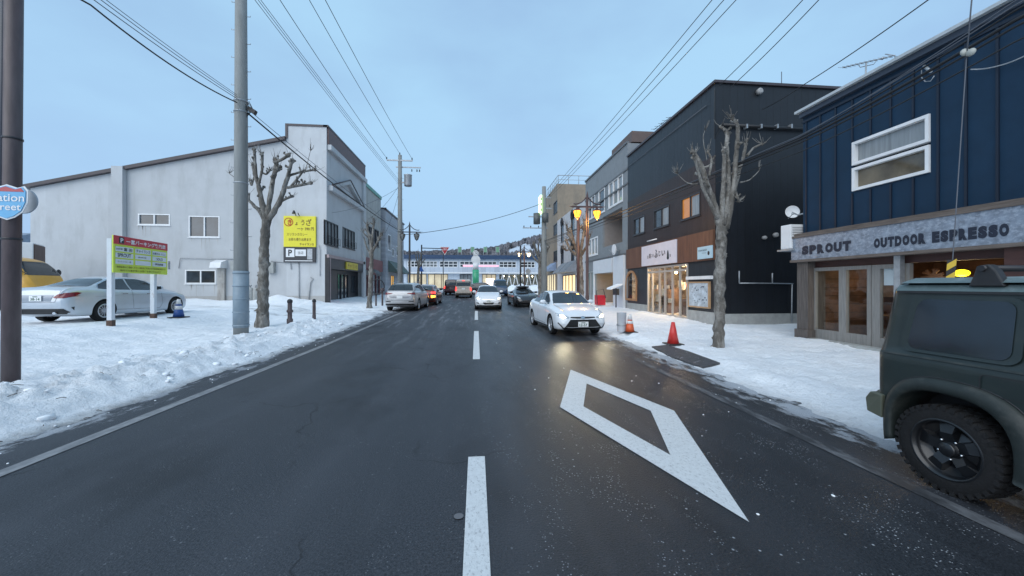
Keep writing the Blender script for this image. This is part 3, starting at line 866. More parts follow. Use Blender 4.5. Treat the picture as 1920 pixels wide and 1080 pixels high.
window(L3, (X3, ya), EYV, EX, ops[3][0], ops[3][1], ops[3][2] + .001, ops[3][3], emit('warm_lit_doorway', (1.0, .55, .15), .55), DARKF, nx=2, fw=.1, sill=False)
m = MB(); za = gz(45) + 4.0
m.prism([(X3 + .01, ya + 1.2, za), (X3 + 1.1, ya + 1.2, za - 1.3), (X3 + .01, ya + 1.2, za - 1.3)], (0, yb - ya - 2.5, 0))
L3.part('awning', m, M('green_awning', (0.09, 0.13, 0.12), rough=.7, var=.2, seam=(1, .5, .05, .7, .01)))
m = MB(); m.box(X3 - .1, X3 + .12, ya - .05, yb, zt, zt + .16); m.box(X3 - 9, X3 + .1, ya - .12, ya - .01, zt + .1, zt + .25); L3.part('roof_edge', m, DKROOF)

# far house roofs behind the far-left lot
fb = Thing('distant_house', 'distant grey-blue house at the left edge behind the yellow van', 'house', (-60, 46, gz(46)))
m = MB(); m.box(-66, -51.2, 44, 52, 0, zY(50, 456, 44)); fb.part('wall', m, M('distant_grey_wall', (0.25, 0.28, 0.32), var=.15, seam=(2, .5, .05, .8, .01)))
m = MB(); m.prism([(-67, 43.6, zY(50, 456, 44) + .01), (-67, 48, zY(50, 428, 44)), (-67, 52.4, zY(50, 456, 44) + .01)], (16.4, 0, 0)); fb.part('roof', m, M('snowy_slate_roof', (0.2, 0.24, 0.3), var=.2, dirt=(.7, .75, .8), dscale=(.6, .6, .6)))
m = MB()
for k in range(5): m.box(-65 + k * 2.7, -63.6 + k * 2.7, 43.93, 43.99, 2.2, 3.6)
fb.each('window', m, WIN)
# ------------------------------------------------------------------ right-hand buildings
XR = 9.2
def openR(u0, u1, v0, v1, X, y0, uref=None):
    a, b = yX(u0, X) - y0, yX(u1, X) - y0
    um = (u0 + u1) / 2 if uref is None else uref
    return (min(a, b), max(a, b), zX(um, v1, X), zX(um, v0, X))
# --- dark corner shop (charcoal siding, browner where lamplight is painted in)
ya, yb = 13.62, yX(1177, XR)
zt = zX(1346, 152, XR); gr = gz(16) + .1
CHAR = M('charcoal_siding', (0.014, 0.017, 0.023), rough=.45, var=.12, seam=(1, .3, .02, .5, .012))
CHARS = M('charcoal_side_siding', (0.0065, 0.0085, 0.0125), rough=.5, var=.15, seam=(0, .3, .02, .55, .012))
CHAR_LAMPLIT = M('lamp_tinted_siding', (0.030, 0.018, 0.016), rough=.5, var=.25, scale=2, stretch=(8, 8, .6), seam=(1, .2, .012, .5, .006))  # street-lamp warmth on the siding, painted in as dark brown
BROWN = M('brown_wood_band', (0.13, 0.058, 0.032), rough=.55, var=.3, scale=2.5, stretch=(6, 6, .5), seam=(1, .45, .01, .7, .004))
D = Thing('corner_shop', 'three-storey charcoal clad shop painted browner where lamplight falls, with a white Japanese name board', 'shop', (XR, 17.5, gz(17)))
zb0, zb1 = zX(1337, 487, XR), zX(1337, 431, XR)
zmid = zX(1300, 312, XR)
W3 = [openR(1188, 1209, 407, 440, XR, ya), openR(1226, 1255, 389, 421, XR, ya), openR(1277, 1313, 367, 412, XR, ya)]
wz0 = sum(o[2] for o in W3) / 3; wz1 = sum(o[3] for o in W3) / 3
W3 = [(o[0], o[1], wz0, wz1) for o in W3]
GL = (yX(1290, XR) - ya, yX(1214, XR) - ya, gr + .02, zb0 - .04)
AR = openR(1173, 1194, 507, 577, XR, ya)
m = MB(); m.wall((XR, ya, 0), EYV, yb - ya, zt, [], z0=zmid, inward=EX)
m.wall((XR, ya, 0), EX, 16, lambda s: zt - .0 * s, [], z0=gr - .4)
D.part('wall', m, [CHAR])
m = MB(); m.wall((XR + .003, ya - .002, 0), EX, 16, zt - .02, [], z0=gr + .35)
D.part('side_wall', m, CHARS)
m = MB(); m.wall((XR, ya, 0), EYV, yb - ya, zmid, W3, z0=zb1, inward=EX, reveal=.1)
D.part('upper_cladding', m, CHAR_LAMPLIT)
m = MB(); m.box(XR - .10, XR + .05, ya + .02, yb, zb0, zb1); D.part('wood_band', m, BROWN)
m = MB(); m.wall((XR + .02, ya, 0), EYV, yb - ya, zb0, [GL, (AR[0], AR[1], gr + .6, AR[3])], z0=gr + .45, inward=EX, reveal=.12)
D.part('ground_floor_cladding', m, M('black_boards', (0.02, 0.024, 0.03), rough=.4, var=.15, seam=(1, .25, .015, .6, .005)))
m = MB(); m.box(XR - .03, XR + .2, ya - .03, ya + GL[0] - .02, gr - .5, gr + .45); m.box(XR - .03, XR + .2, ya + GL[1] + .02, yb, gr - .5, gr + .45); m.box(XR + .201, XR + 16, ya - .03, ya + .15, gr - .5, gr + .40)
D.part('plinth', m, CONC)
m = MB(); m.box(XR - .08, XR + 16, ya - .08, ya + .1, zt, zt + .1); m.box(XR - .08, XR + .1, ya + .1, yb, zt, zt + .1); m.quad((XR, ya, zt), (XR + 16, ya, zt), (XR + 16, yb, zt), (XR, yb, zt)); m.quad((XR, yb, 0), (XR + 16, yb, 0), (XR + 16, yb, zt), (XR, yb, zt))
D.part('roof', m, DKROOF)
glow = M('lamp_lit_blind', (0.35, 0.2, 0.1), rough=.1, var=.5, scale=2.5, spec=.9)
for i, o in enumerate(W3): window(D, (XR, ya), EYV, -EX, *o, M('lamp_reflection_pane', (.06, .04, .03), rough=.06, var=.6, scale=2.2, spec=.9, emis=(1, .38, .05), estr=.30) if i == 2 else WIN, DARKF, nx=2, fw=.05, inset=.05)  # third pane: the street lamp's reflection painted in as orange emission
# blinds drawn behind half of each window
m = MB()
for o in W3: 
    mid = (o[0] + o[1]) / 2
    m.quad((XR + .045, ya + o[0] + .05, o[2] + .06), (XR + .045, ya + mid - .05, o[2] + .06), (XR + .045, ya + mid - .05, o[3] - .06), (XR + .045, ya + o[0] + .05, o[3] - .06))
D.each('blind', m, WINC)
# glazed shop front, room behind with warm lights
SF = [GL[0] + (GL[1] - GL[0]) * q for q in (.17, .34, .52, .66, .86)]
fo = window(D, (XR, ya), EYV, -EX, GL[0], GL[1], GL[2], GL[3], CLEAR, M('cream_aluminium', (0.45, 0.42, 0.38), rough=.4, metal=.2, var=.06), fw=.09, inset=.05, sill=False, xs=SF)
m = MB(); zt2 = gr + 2.15
m.box(XR - .01, XR + .06, ya + GL[0] + .09, ya + GL[1] - .09, zt2, zt2 + .09)
D.part('transom', m, M('cream_aluminium_rail', (0.45, 0.42, 0.38), rough=.4, metal=.2, var=.06))
room = MB()
rx0, rx1, ry0, ry1, rz0, rz1 = XR + .15, XR + 4.5, ya + .3, yb - .3, gr + .05, zb0 - .0
room.quad((rx1, ry0, rz0), (rx1, ry1, rz0), (rx1, ry1, rz1), (rx1, ry0, rz1)); room.quad((rx0, ry0, rz0), (rx1, ry0, rz0), (rx1, ry0, rz1), (rx0, ry0, rz1))
room.quad((rx0, ry1, rz0), (rx1, ry1, rz0), (rx1, ry1, rz1), (rx0, ry1, rz1)); room.quad((rx0, ry0, rz0), (rx1, ry0, rz0), (rx1, ry1, rz0), (rx0, ry1, rz0)); room.quad((rx0, ry0, rz1), (rx1, ry0, rz1), (rx1, ry1, rz1), (rx0, ry1, rz1))
D.part('interior', room, M('shop_interior_plaster', (0.5, 0.42, 0.33), var=.35, scale=1.8, dirt=(.12, .09, .07), dscale=(1.5, 1.5, 2.2), dlo=.5, dhi=.6, dmax=.8))
m = MB(); rr = random.Random(3)
for k in range(16):
    yy = rr.uniform(ry0 + .4, ry1 - 1); xx = rr.uniform(rx0 + .4, rx1 - 1); h = rr.uniform(.5, 1.5)
    m.box(xx, xx + rr.uniform(.3, .7), yy, yy + rr.uniform(.3, .9), rz0, rz0 + h)
D.each('shop_fittings', m, M('dark_shop_fittings', (0.10, 0.06, 0.045), var=.5, scale=4))
m = MB()
for k in range(18):
    yy = rr.uniform(ry0 + .5, ry1 - 1); xx = rr.uniform(rx0 + .3, rx0 + 2.2); zz = rz0 + rr.uniform(.5, 1.8)
    m.box(xx, xx + .05, yy, yy + rr.uniform(.2, .5), zz, zz + rr.uniform(.15, .4))
D.each('goods', m, M('pale_goods', (0.6, 0.56, 0.5), var=.4, scale=6))
m = MB(); BULB = emit('warm_bulb', (1.0, .62, .25), 14.0)
bulbs = [(rx0 + .9, ya + GL[0] + .7), (rx0 + 1.3, ya + GL[0] + 2.4), (rx0 + .8, ya + GL[1] - 1.2)]
for bx_, by_ in bulbs: m.blob((bx_, by_, rz1 - .35), .07, 1, 0, 2)
D.each('light_bulb', m, BULB)
m = MB(); m.lathe([(.32, 0), (.32, .05)], (rx0 + 1.6, ya + GL[0] + 1.7, rz1 - .12), 16); D.each('ceiling_light', m, emit('ceiling_lamp_white', (1, .9, .75), 5.0))
m = MB(); m.blob((rx0 + .5, ya + GL[0] + .95, rz0 + 1.45), .17, 2, .1, 2); D.part('red_lantern', m, emit('red_lantern', (1.0, .22, .1), 1.2))
def lamp(name, kind, loc, e, color, size=.15, parent=None, rot=None, spot=None, blend=.4):
    l = bpy.data.lights.new(name, kind); l.energy = e; l.color = color
    if kind == 'AREA': l.size = size
    else: l.shadow_soft_size = size
    if spot: l.spot_size = spot; l.spot_blend = blend
    o = bpy.data.objects.new(name, l); COL.objects.link(o); o.location = loc
    if rot: o.rotation_euler = rot
    if parent: o.parent = parent
    return o
lamp('shop_room_light', 'POINT', (rx0 + 1.3, ya + GL[0] + 2.4, rz1 - .5), 110, (1, .68, .38))
lamp('shop_room_light', 'POINT', (rx0 + 1.2, ya + GL[1] - 1.4, rz1 - .5), 80, (1, .68, .38))
# arched window
m = MB(); a0, a1 = ya + AR[0], ya + AR[1]; cy, ar = (a0 + a1) / 2, (a1 - a0) / 2; az0 = gr + .6; az1 = AR[3] - ar
outl = [(a0, az0), (a1, az0)] + [(cy + ar * math.cos(t), az1 + ar * math.sin(t)) for t in [math.pi * k / 12 for k in range(13)]]
inn = [(cy + (y - cy) * .84, (az0 + .12) if z < az0 + .01 else az1 + (z - az1) * .84) for y, z in outl]
n = len(outl)
m.add([(XR - .03, y, z) for y, z in outl] + [(XR - .03, y, z) for y, z in inn] + [(XR + .06, y, z) for y, z in inn] + [(XR + .019, y, z) for y, z in outl],
      [(i, (i + 1) % n, n + (i + 1) % n, n + i) for i in range(n)] + [(n + i, n + (i + 1) % n, 2 * n + (i + 1) % n, 2 * n + i) for i in range(n)] + [(i, (i + 1) % n, 3 * n + (i + 1) % n, 3 * n + i) for i in range(n)])
awf = D.part('arched_window', m, M('light_wood_frame', (0.36, 0.19, 0.09), rough=.5, var=.2))
m = MB(); m.add([(XR + .05, y, z) for y, z in inn], [tuple(range(n))]); D.part('pane', m, CLEAR, awf)
m = MB(); 
cs_ = [(a0 - .001, az1), (a0 - .001, AR[3] + .01)] + [(cy + ar * math.cos(t), az1 + ar * math.sin(t)) for t in [math.pi - math.pi / 2 * k / 6 for k in range(7)]][::-1]
m.add([(XR + .015, y, z) for y, z in cs_], [tuple(range(len(cs_)))])
cs_ = [(2 * cy - y, z) for y, z in cs_]; m.add([(XR + .015, y, z) for y, z in cs_], [tuple(range(len(cs_)))])
D.part('window_corner_boards', m, DKPANEL)
# white bar over the poster
m = MB(); m.box(XR - .16, XR + .0, ya + .1, ya + GL[0] - .1, zX(1310, 524, XR), zX(1310, 518, XR)); D.part('light_bar', m, WHITEF)
m = MB(); m.tube([(XR - .25, yX(1222, XR), zX(1230, 455, XR) + .12), (XR - .25, yX(1240, XR), zX(1230, 455, XR) + .12)], .03, 6); D.part('sign_light', m, WHITEF)
# details on the side wall: round vents, conduits, floodlights
m = MB(); Ys = ya - .02
for u, v, r_ in ((1422, 173, .12), (1452, 441, .09), (1431, 446, .07)):
    m.lathe([(r_, 0), (r_, -.12), (r_ * .6, -.16)], (xY(u, Ys), Ys, zY(u, v, Ys)), 12, 'y')
D.each('vent', m, M('grey_vent', (.3, .3, .3), var=.1))
m = MB()
for pts in (((1385, 531), (1420, 531), (1486, 532)), ((1484, 533), (1483, 604)), ((1385, 508), (1385, 531)), ((1447, 512), (1447, 531))):
    m.tube([(xY(u, Ys), Ys - .03, zY(u, v, Ys)) for u, v in pts], .025, 6)
D.part('conduit', m, GALV)
m = MB(); m.tube([(xY(1352, Ys), Ys - .1, zY(1352, 236, Ys)), (xY(1510, Ys), Ys - .1, zY(1510, 244, Ys))], .06, 8)
m.tube([(XR - .1, ya - .1, zt - .3), (XR - .1, ya - .1, zt - 2.2), (xY(1352, Ys), Ys - .1, zY(1352, 236, Ys))], .02, 6)
D.part('cable_duct', m, BLACKP)
m = MB()
for u in (1395, 1422, 1452, 1478): m.box(xY(u, Ys) - .03, xY(u, Ys) + .03, Ys - .18, Ys - .01, zY(u, 240, Ys) - .075, zY(u, 240, Ys) + .085)
D.each('duct_clip', m, GALV)
m = MB(); m.tube([(XR - .05, ya + .5, zt - .62), (XR - .05, yb, zt - .62)], .015, 5); m.tube([(XR + 3.2, ya + .5, zt), (XR + 3.2, ya + .5, zt + .9)], .015, 5); D.part('roof_wire', m, CABLEG)
m = MB(); p = onX(1241, 230, XR + .5); m.tube([(p.x, p.y, zt), (p.x, p.y, p.z)], .02, 5); m.tube([(p.x, p.y - .9, p.z - .1), (p.x, p.y + .9, p.z)], .015, 5)
for k in range(5): m.tube([(p.x - .2, p.y - .8 + k * .4, p.z - .1 + k * .02), (p.x + .25, p.y - .8 + k * .4, p.z - .05 + k * .02)], .01, 4)
D.part('aerial', m, CABLEG)

# signs on the shop
ns = Thing('name_board', 'white shop board with brushed Japanese name on the brown wood band', 'sign', (XR - .12, yX(1236, XR), zb0 + .2))
y0, y1 = yX(1268, XR - .15), yX(1204, XR - .15); sz0, sz1 = zX(1236, 496, XR - .15), zX(1236, 456, XR - .15)
XS = XR - .19
m = MB(); m.box(XS, XR - .101, y0, y1, sz0, sz1); ns.part('board', m, M('pale_board', (0.62, 0.60, 0.66), rough=.5, var=.05), bevel=.01)
m = MB(); Wn, Hn = y1 - y0, sz1 - sz0
def rt(s, a, b, wd, ht, bold=0): text_mesh(m, s, (XS - .006, y1 - a * Wn, sz0 + b * Hn), -EYV, EZ, wd * Wn, ht * Hn, bold=bold)
rt('お', .20, .35, .05, .16); rt('菓', .26, .34, .06, .24, .01); rt('子の', .33, .36, .08, .17); rt('ふ', .43, .33, .10, .40, .03); rt('じ', .555, .38, .05, .25, .03); rt('い', .64, .38, .10, .24, .03)
ns.part('lettering', m, BLACKP)
m = MB(); cyy, czz = y1 - .81 * Wn, sz0 + .3 * Hn
m.add([(XS - .006, cyy + math.cos(t) * Hn * .11 * (1.0 if math.sin(t) < 0 else .75), czz + math.sin(t) * Hn * (.13 if math.sin(t) < 0 else .3)) for t in [k * math.pi / 8 for k in range(16)]], [tuple(range(16))])
m.box(XS - .007, XS - .001, cyy - Hn * .22, cyy - Hn * .17, czz - .02, czz + Hn * .1)
ns.part('emblem', m, BLACKP)
s2 = Thing('small_sign', 'small pale blue sign board at the right end of the brown wood band', 'sign', (XR - .12, yX(1321, XR), zb0 + .1))
y0, y1 = yX(1334.5, XR - .15), yX(1308, XR - .15); z0_, z1_ = zX(1321, 485, XR - .15), zX(1321, 462, XR - .15)
m = MB(); m.box(XR - .16, XR - .101, y0, y1, z0_, z1_); s2.part('board', m, M('pale_blue_board', (0.42, 0.58, 0.66), rough=.5, var=.05))
m = MB(); text_mesh(m, 'KITAMI OKASHI', (XR - .166, y1 - .08, z0_ + .62 * (z1_ - z0_)), -EYV, EZ, (y1 - y0) * .6, .07)
text_mesh(m, 'ふじい', (XR - .166, y1 - .35 * (y1 - y0), z0_ + .42 * (z1_ - z0_)), -EYV, EZ, (y1 - y0) * .3, .06)
m.blob((XR - .162, y0 + .2 * (y1 - y0), z0_ + .2), .07, 1, 0, 2, (.05, 1, 1.2)); s2.part('lettering', m, BLACKP)
ps = Thing('poster_frame', 'framed pale poster on the black wall right of the lit shop front', 'poster', (XR, yX(1312, XR), gr + .8))
y0, y1 = yX(1332, XR), yX(1292, XR); z0_, z1_ = zX(1312, 577, XR), zX(1312, 528, XR)
m = MB(); b_ = .06
m.box(XR - .07, XR + .019, y0, y1, z0_, z0_ + b_); m.box(XR - .07, XR + .019, y0, y1, z1_ - b_, z1_); m.box(XR - .07, XR + .019, y0, y0 + b_, z0_ + b_, z1_ - b_); m.box(XR - .07, XR + .019, y1 - b_, y1, z0_ + b_, z1_ - b_)
ps.part('frame', m, M('pine_frame', (0.42, 0.27, 0.15), var=.15))
m = MB(); m.box(XR - .04, XR + .018, y0 + b_, y1 - b_, z0_ + b_, z1_ - b_)
ps.part('poster', m, M('pale_poster', (0.45, 0.52, 0.58), rough=.35, var=.35, scale=4.5))
m = MB(); rr = random.Random(5)
for k in range(26):
    yy = rr.uniform(y0 + .15, y1 - .3); zz = rr.uniform(z0_ + .15, z1_ - .2)
    m.box(XR - .045, XR - .041, yy, yy + rr.uniform(.03, .12), zz, zz + rr.uniform(.02, .06))
ps.part('poster_print', m, M('poster_print', (0.12, 0.15, 0.2), var=.3))

# --- grey three-storey building
G3 = Thing('grey_building', 'grey panelled three-storey building with recessed balcony and yellow-lit entrance', 'building', (XR, 26, gz(26)))
ya3, yb3 = yb + .01, yX(1098, XR); zt = zX(1177, 268, XR); gr3 = gz(26) + .08
GREYP = M('grey_panel_wall', (0.21, 0.23, 0.245), rough=.7, var=.08, bump=.002, dirt=(.15, .15, .15), dscale=(1, 1, .3), dmax=.35)
balc = openR(1130, 1167, 382, 465, XR, ya3); balc = (balc[0], balc[1], zX(1148, 459, XR), zX(1148, 398, XR))
w1 = openR(1141, 1168, 334, 384, XR, ya3); w2 = openR(1122, 1134, 357, 392, XR, ya3); w2 = (w2[0], w2[1], w1[2], w1[3]); w3 = openR(1103, 1121, 446, 479, XR, ya3); w4 = openR(1103, 1116, 380, 410, XR, ya3); w4 = (w4[0], w4[1], w1[2], w1[3])
shut = (yX(1150, XR) - ya3, yX(1117, XR) - ya3, zX(1132, 512, XR), zX(1132, 487, XR))
ent = (shut[0] + .02, shut[1], gr3, shut[2] - .02); shop = (shut[1] + .4, yb3 - ya3 - .3, gr3, gr3 + 2.5)
m = MB(); m.wall((XR, ya3, 0), EYV, yb3 - ya3, zt, [balc, w1, w2, w3, w4, ent, shop], z0=gr3 - .4, inward=EX, reveal=1.3 if False else .14)
m.quad((XR, ya3, 5), (XR + 12, ya3, 5), (XR + 12, ya3, zt), (XR, ya3, zt)); m.quad((XR, yb3, 0), (XR + 12, yb3, 0), (XR + 12, yb3, zt), (XR, yb3, zt)); m.quad((XR, ya3, zt), (XR, yb3, zt), (XR + 12, yb3, zt), (XR + 12, ya3, zt))
G3.part('wall', m, GREYP)
m = MB()
RECM = M('recess_wall_paint', (0.24, 0.22, 0.21), rough=.7, var=.1)
for (o, dx) in ((balc, 1.5), (ent, 1.8)):
    Y0, Y1, Z0, Z1 = ya3 + o[0], ya3 + o[1], o[2], o[3]
    m.quad((XR + dx, Y0, Z0), (XR + dx, Y1, Z0), (XR + dx, Y1, Z1), (XR + dx, Y0, Z1))
    for yy in (Y0, Y1): m.quad((XR + .14, yy, Z0), (XR + dx, yy, Z0), (XR + dx, yy, Z1), (XR + .14, yy, Z1))
    for zz in (Z0, Z1): m.quad((XR + .14, Y0, zz), (XR + dx, Y0, zz), (XR + dx, Y1, zz), (XR + .14, Y1, zz))
    G3.part('recess', m, RECM); m = MB()
(lambda *a: None)('recess', m, M('recess_wall', (0.24, 0.22, 0.21), rough=.7, var=.1))
wd_ = M('yellow_lit_door', (0.4, 0.22, 0.04), var=.4, scale=3, emis=(1, .5, .06), estr=.25)
m = MB(); m.box(XR + 1.7, XR + 1.79, ya3 + ent[0] + .3, ya3 + ent[0] + 2.0, gr3, gr3 + 2.2); G3.part('door', m, wd_)
lamp('entrance_lamp', 'POINT', (XR + .9, ya3 + ent[0] + 1.2, gr3 + 2.3), 150, (1, .62, .15))
for o, k in ((w1, 3), (w2, 1), (w3, 3), (w4, 2)): window(G3, (XR, ya3), EYV, -EX, *o, WINC if k == 3 else WIN, WHITEF, nx=k, fw=.1)
window(G3, (XR + 1.44, ya3), EYV, -EX, balc[0] + .2, balc[0] + 1.3, balc[2] + .2, balc[3] - .4, WIN, WHITEF, nx=2, fw=.1)
window(G3, (XR, ya3), EYV, -EX, shop[0], shop[1], shop[2] + .001, shop[3], WINC, ALUF, nx=2, fw=.08, sill=False)
m = MB(); m.box(XR - .12, XR + .02, ya3 + shut[0], ya3 + shut[1] + .1, shut[2], shut[3]); m.box(XR - .14, XR - .0, ya3 + .35, ya3 + shut[0] - .3, gr3 - .2, shut[3] + .03); m.box(XR - .1, XR - .0, ya3 + shut[1] + .15, ya3 + shut[1] + .35, gr3 - .2, shut[3])
G3.each('white_panel', m, M('white_panel', (0.62, 0.66, 0.70), rough=.4, var=.05))
m = MB()
for zz in (zX(1177, 318, XR), zX(1177, 345, XR), shut[3] + .06): m.box(XR - .06, XR - .001, ya3, yb3, zz, zz + .09)
m.box(XR - .08, XR + .1, ya3, yb3, zt, zt + .12)
G3.each('band_moulding', m, M('dark_band', (0.12, 0.13, 0.14), var=.1))
m = MB(); zz = zX(1175, 253, XR + .2); m.box(XR + .3, XR + 9, ya3 + .1, ya3 + 3.5, zt + .13, zt + .8); G3.part('penthouse', m, M('brown_penthouse', (0.12, 0.085, 0.075), var=.1))
dish = Thing('satellite_dish', 'white satellite dish under the recessed balcony of the grey building', 'satellite dish', onX(1154, 468, XR - .3))
p = onX(1154, 468, XR - .3); m = MB(); m.lathe([(.0, .03), (.2, .0), (.33, -.07), (.35, -.12)], p, 16, 'x'); dish.part('reflector', m, WHITEF)
m = MB(); m.tube([p, p + Vector((.3, 0, -.1))], .03, 6); m.tube([p + Vector((-.1, 0, -.3)), p + Vector((-.45, 0, 0))], .015, 5); dish.part('bracket', m, GALV)
# --- white building with oval ironwork windows
XW = XR - .02
W4 = Thing('white_shop', 'narrow white shop with oval ironwork windows and black awnings', 'shop', (XW, 35, gz(35)))
ya4, yb4 = yb3 + .01, yX(1045, XW); zt4 = zX(1062, 401, XW); gr4 = gz(36) + .08
ow = [openR(1071, 1077, 402, 440, XW, ya4), openR(1052, 1057, 412, 450, XW, ya4)]; z_a, z_b = zX(1062, 450, XW), zX(1062, 410, XW)
ow = [(o[0], o[1], z_a, z_b) for o in ow]; ow2 = [(o[0], o[1], zX(1062, 502, XW), zX(1062, 464, XW)) for o in ow]
g4 = (yX(1079, XW) - ya4, yX(1055, XW) - ya4, gr4, gr4 + 2.3)
m = MB(); m.wall((XW, ya4, 0), EYV, yb4 - ya4, zt4, ow + ow2 + [g4], z0=gr4 - .4, inward=EX, reveal=.15); m.quad((XW, ya4, zt4), (XW, yb4, zt4), (XW + 9, yb4, zt4), (XW + 9, ya4, zt4)); m.quad((XW, ya4, zt4), (XW + 9, ya4, zt4), (XW + 9, ya4, 0), (XW, ya4, 0))
W4.part('wall', m, M('white_shop_wall', (0.50, 0.50, 0.52), rough=.7, var=.08, dirt=(.3, .3, .3), dmax=.4))
for o in ow + ow2: window(W4, (XW, ya4), EYV, -EX, *o, WIN, DARKF, nx=1, fw=.08)
window(W4, (XW, ya4), EYV, -EX, g4[0], g4[1], g4[2] + .001, g4[3], emit('warm_lit_shop_window', (1, .72, .38), .8), DARKF, nx=4, fw=.07, sill=False)
m = MB()
for o in ow + ow2:
    cy = ya4 + (o[0] + o[1]) / 2; cz = o[3] - .1
    for rr_ in (.5, .3): m.tube([(XW - .08, cy + math.cos(t) * rr_, cz + math.sin(t) * rr_) for t in [k * math.pi / 8 for k in range(17)]], .035, 5)
    for k in range(8): a = k * math.pi / 4; m.tube([(XW - .08, cy, cz), (XW - .08, cy + math.cos(a) * .5, cz + math.sin(a) * .5)], .025, 4)
W4.part('ironwork', m, BLACKM)
m = MB()
for a, b in ((g4[0] - .3, (g4[0] + g4[1]) / 2 - .1), ((g4[0] + g4[1]) / 2 + .1, g4[1] + .4)):
    m.prism([(XW - .01, ya4 + a, gr4 + 3.6), (XW - 1.1, ya4 + a, gr4 + 2.5), (XW - .01, ya4 + a, gr4 + 2.5)], (0, b - a, 0))
W4.each('awning', m, M('grey_awning', (0.22, 0.24, 0.27), rough=.7, var=.15, seam=(1, .35, .04, .4, .01)))
# --- tall tan building
TB = Thing('tan_building', 'tall stained tan building with a rooftop railing behind the white ironwork shop', 'building', (XR, 45, gz(45)))
ya5, yb5 = yb4 + .01, yX(1024, XR); zt5 = zX(1052, 336, XR)
tops = [openR(1038, 1045, 378, 400, XR, ya5), openR(1038, 1045, 420, 440, XR, ya5), openR(1038, 1045, 470, 490, XR, ya5), (1.0, yb5 - ya5 - .6, gz(45), gz(45) + 2.6)]
m = MB(); m.wall((XR, ya5, 0), EYV, yb5 - ya5, zt5, tops, z0=gz(45) - .4, inward=EX, reveal=.3); m.quad((XR, ya5, 0), (XR + 11, ya5, 0), (XR + 11, ya5, zt5), (XR, ya5, zt5)); m.quad((XR, ya5, zt5), (XR, yb5, zt5), (XR + 11, yb5, zt5), (XR + 11, ya5, zt5)); m.quad((XR, yb5, 0), (XR + 11, yb5, 0), (XR + 11, yb5, zt5), (XR, yb5, zt5))
TB.part('wall', m, M('tan_concrete', (0.27, 0.22, 0.165), rough=.8, var=.1, bump=.004, dirt=(.14, .13, .11), dscale=(.9, .9, .25), dlo=.46, dhi=.7, dmax=.75))
for o in tops[:3]: window(TB, (XR, ya5), EYV, -EX, *o, WIN, DARKF, nx=2, fw=.06)
window(TB, (XR, ya5), EYV, -EX, tops[3][0], tops[3][1], tops[3][2] + .001, tops[3][3], emit('lit_shopfront', (1, .8, .5), .35), DARKF, nx=4, fw=.1, sill=False)
m = MB()
pts = [(XR + 9, ya5 + .1), (XR + .1, ya5 + .1), (XR + .1, yb5 - .1)]
m.tube([(x, y, zt5 + 1) for x, y in pts], .04, 5); m.tube([(x, y, zt5 + .5) for x, y in pts], .025, 5)
for k in range(8): m.tube([(XR + .1 + k * 1.2, ya5 + .1, zt5), (XR + .1 + k * 1.2, ya5 + .1, zt5 + 1)], .03, 4)
for k in range(7): yy = ya5 + .1 + (yb5 - ya5 - .2) * k / 6; m.tube([(XR + .1, yy, zt5), (XR + .1, yy, zt5 + 1)], .03, 4)
TB.part('railing', m, GALV)
m = MB(); m.prism([(XR - .01, ya5 + .5, gz(45) + 3.9), (XR - 1.2, ya5 + .5, gz(45) + 2.9), (XR - .01, ya5 + .5, gz(45) + 2.9)], (0, 3.5, 0)); TB.part('awning', m, M('blue_awning', (0.2, 0.27, 0.4), rough=.7, var=.1))

# --- navy espresso shop
XN = 9.72
ya, yb = 1.2, yX(1506, XN)
NAVY = M('navy_board_siding', (0.006, 0.028, 0.060), rough=.7, spec=.3, var=.12, scale=2, bump=.002, bscale=40, dirt=(.005, .023, .045), dscale=(1, 1, .3), dmax=.5)
S = Thing('espresso_shop', 'navy batten-clad two-storey espresso shop with a galvanised name band', 'shop', (XN, 6, .1))
zt = zX(1505, 214, XN); zn = zX(1500, 440, XN); L_ = yb - ya
wo = (yX(1745, XN) - ya, yX(1600, XN) - ya, 4.1, 5.36)
m = MB(); m.wall((XN, ya, 0), EYV, L_, zt, [wo], z0=zn, inward=EX, reveal=.08)
m.wall((XN, yb, 0), EX, 12, zt, [], z0=0); m.quad((XN, ya, zt), (XN, yb, zt), (XN + 12, yb, zt), (XN + 12, ya, zt)); m.wall((XN, ya, 0), EX, 12, zt, [], z0=0)
m.box(XN + .05, XN + .4, ya, yb, zn - .03, zn + .02)
S.part('wall', m, NAVY)
m = MB(); k = 0; yy = yb - .12
while yy > ya:
    segs = [(zn + .02, zt - .3)]
    if wo[0] - .03 < yy - ya < wo[1] + .03: segs = [(zn + .02, wo[2] - .05), (wo[3] + .05, zt - .3)]
    for a, b in segs: m.box(XN - .03, XN - .001, yy - .02, yy + .02, a, b)
    yy -= .452
m.box(XN - .04, XN - .001, ya, yb, zt - .3, zt - .24)
m.box(XN + .02, XN + .04, yb + .001, yb + .02, zn, zt)
S.part('batten', m, M('navy_batten', (0.004, 0.011, 0.026), rough=.5, var=.1))
m = MB(); m.box(XN - .22, XN + .3, ya, yb + .08, zt, zt + .07); S.part('roof_edge', m, M('pale_roof_flashing', (0.42, 0.46, 0.48), rough=.4, var=.15))
m = MB(); m.box(XN - .12, XN - .001, ya, yb + .02, zt - .14, zt - .001); S.part('eaves_board', m, M('navy_eaves', (0.035, 0.05, 0.075), var=.1))
zm = (wo[2] + wo[3]) / 2
window(S, (XN, ya), EYV, -EX, wo[0], wo[1], zm + .035, wo[3], WINC, WHITEF, nx=1, fw=.07, proud=.05, sill=False)
window(S, (XN, ya), EYV, -EX, wo[0], wo[1], wo[2], zm - .035, M('reflecting_pane', (0.10, 0.08, 0.05), rough=.06, var=.6, scale=1.4, spec=.9), WHITEF, nx=1, fw=.07, proud=.05, sill=False)
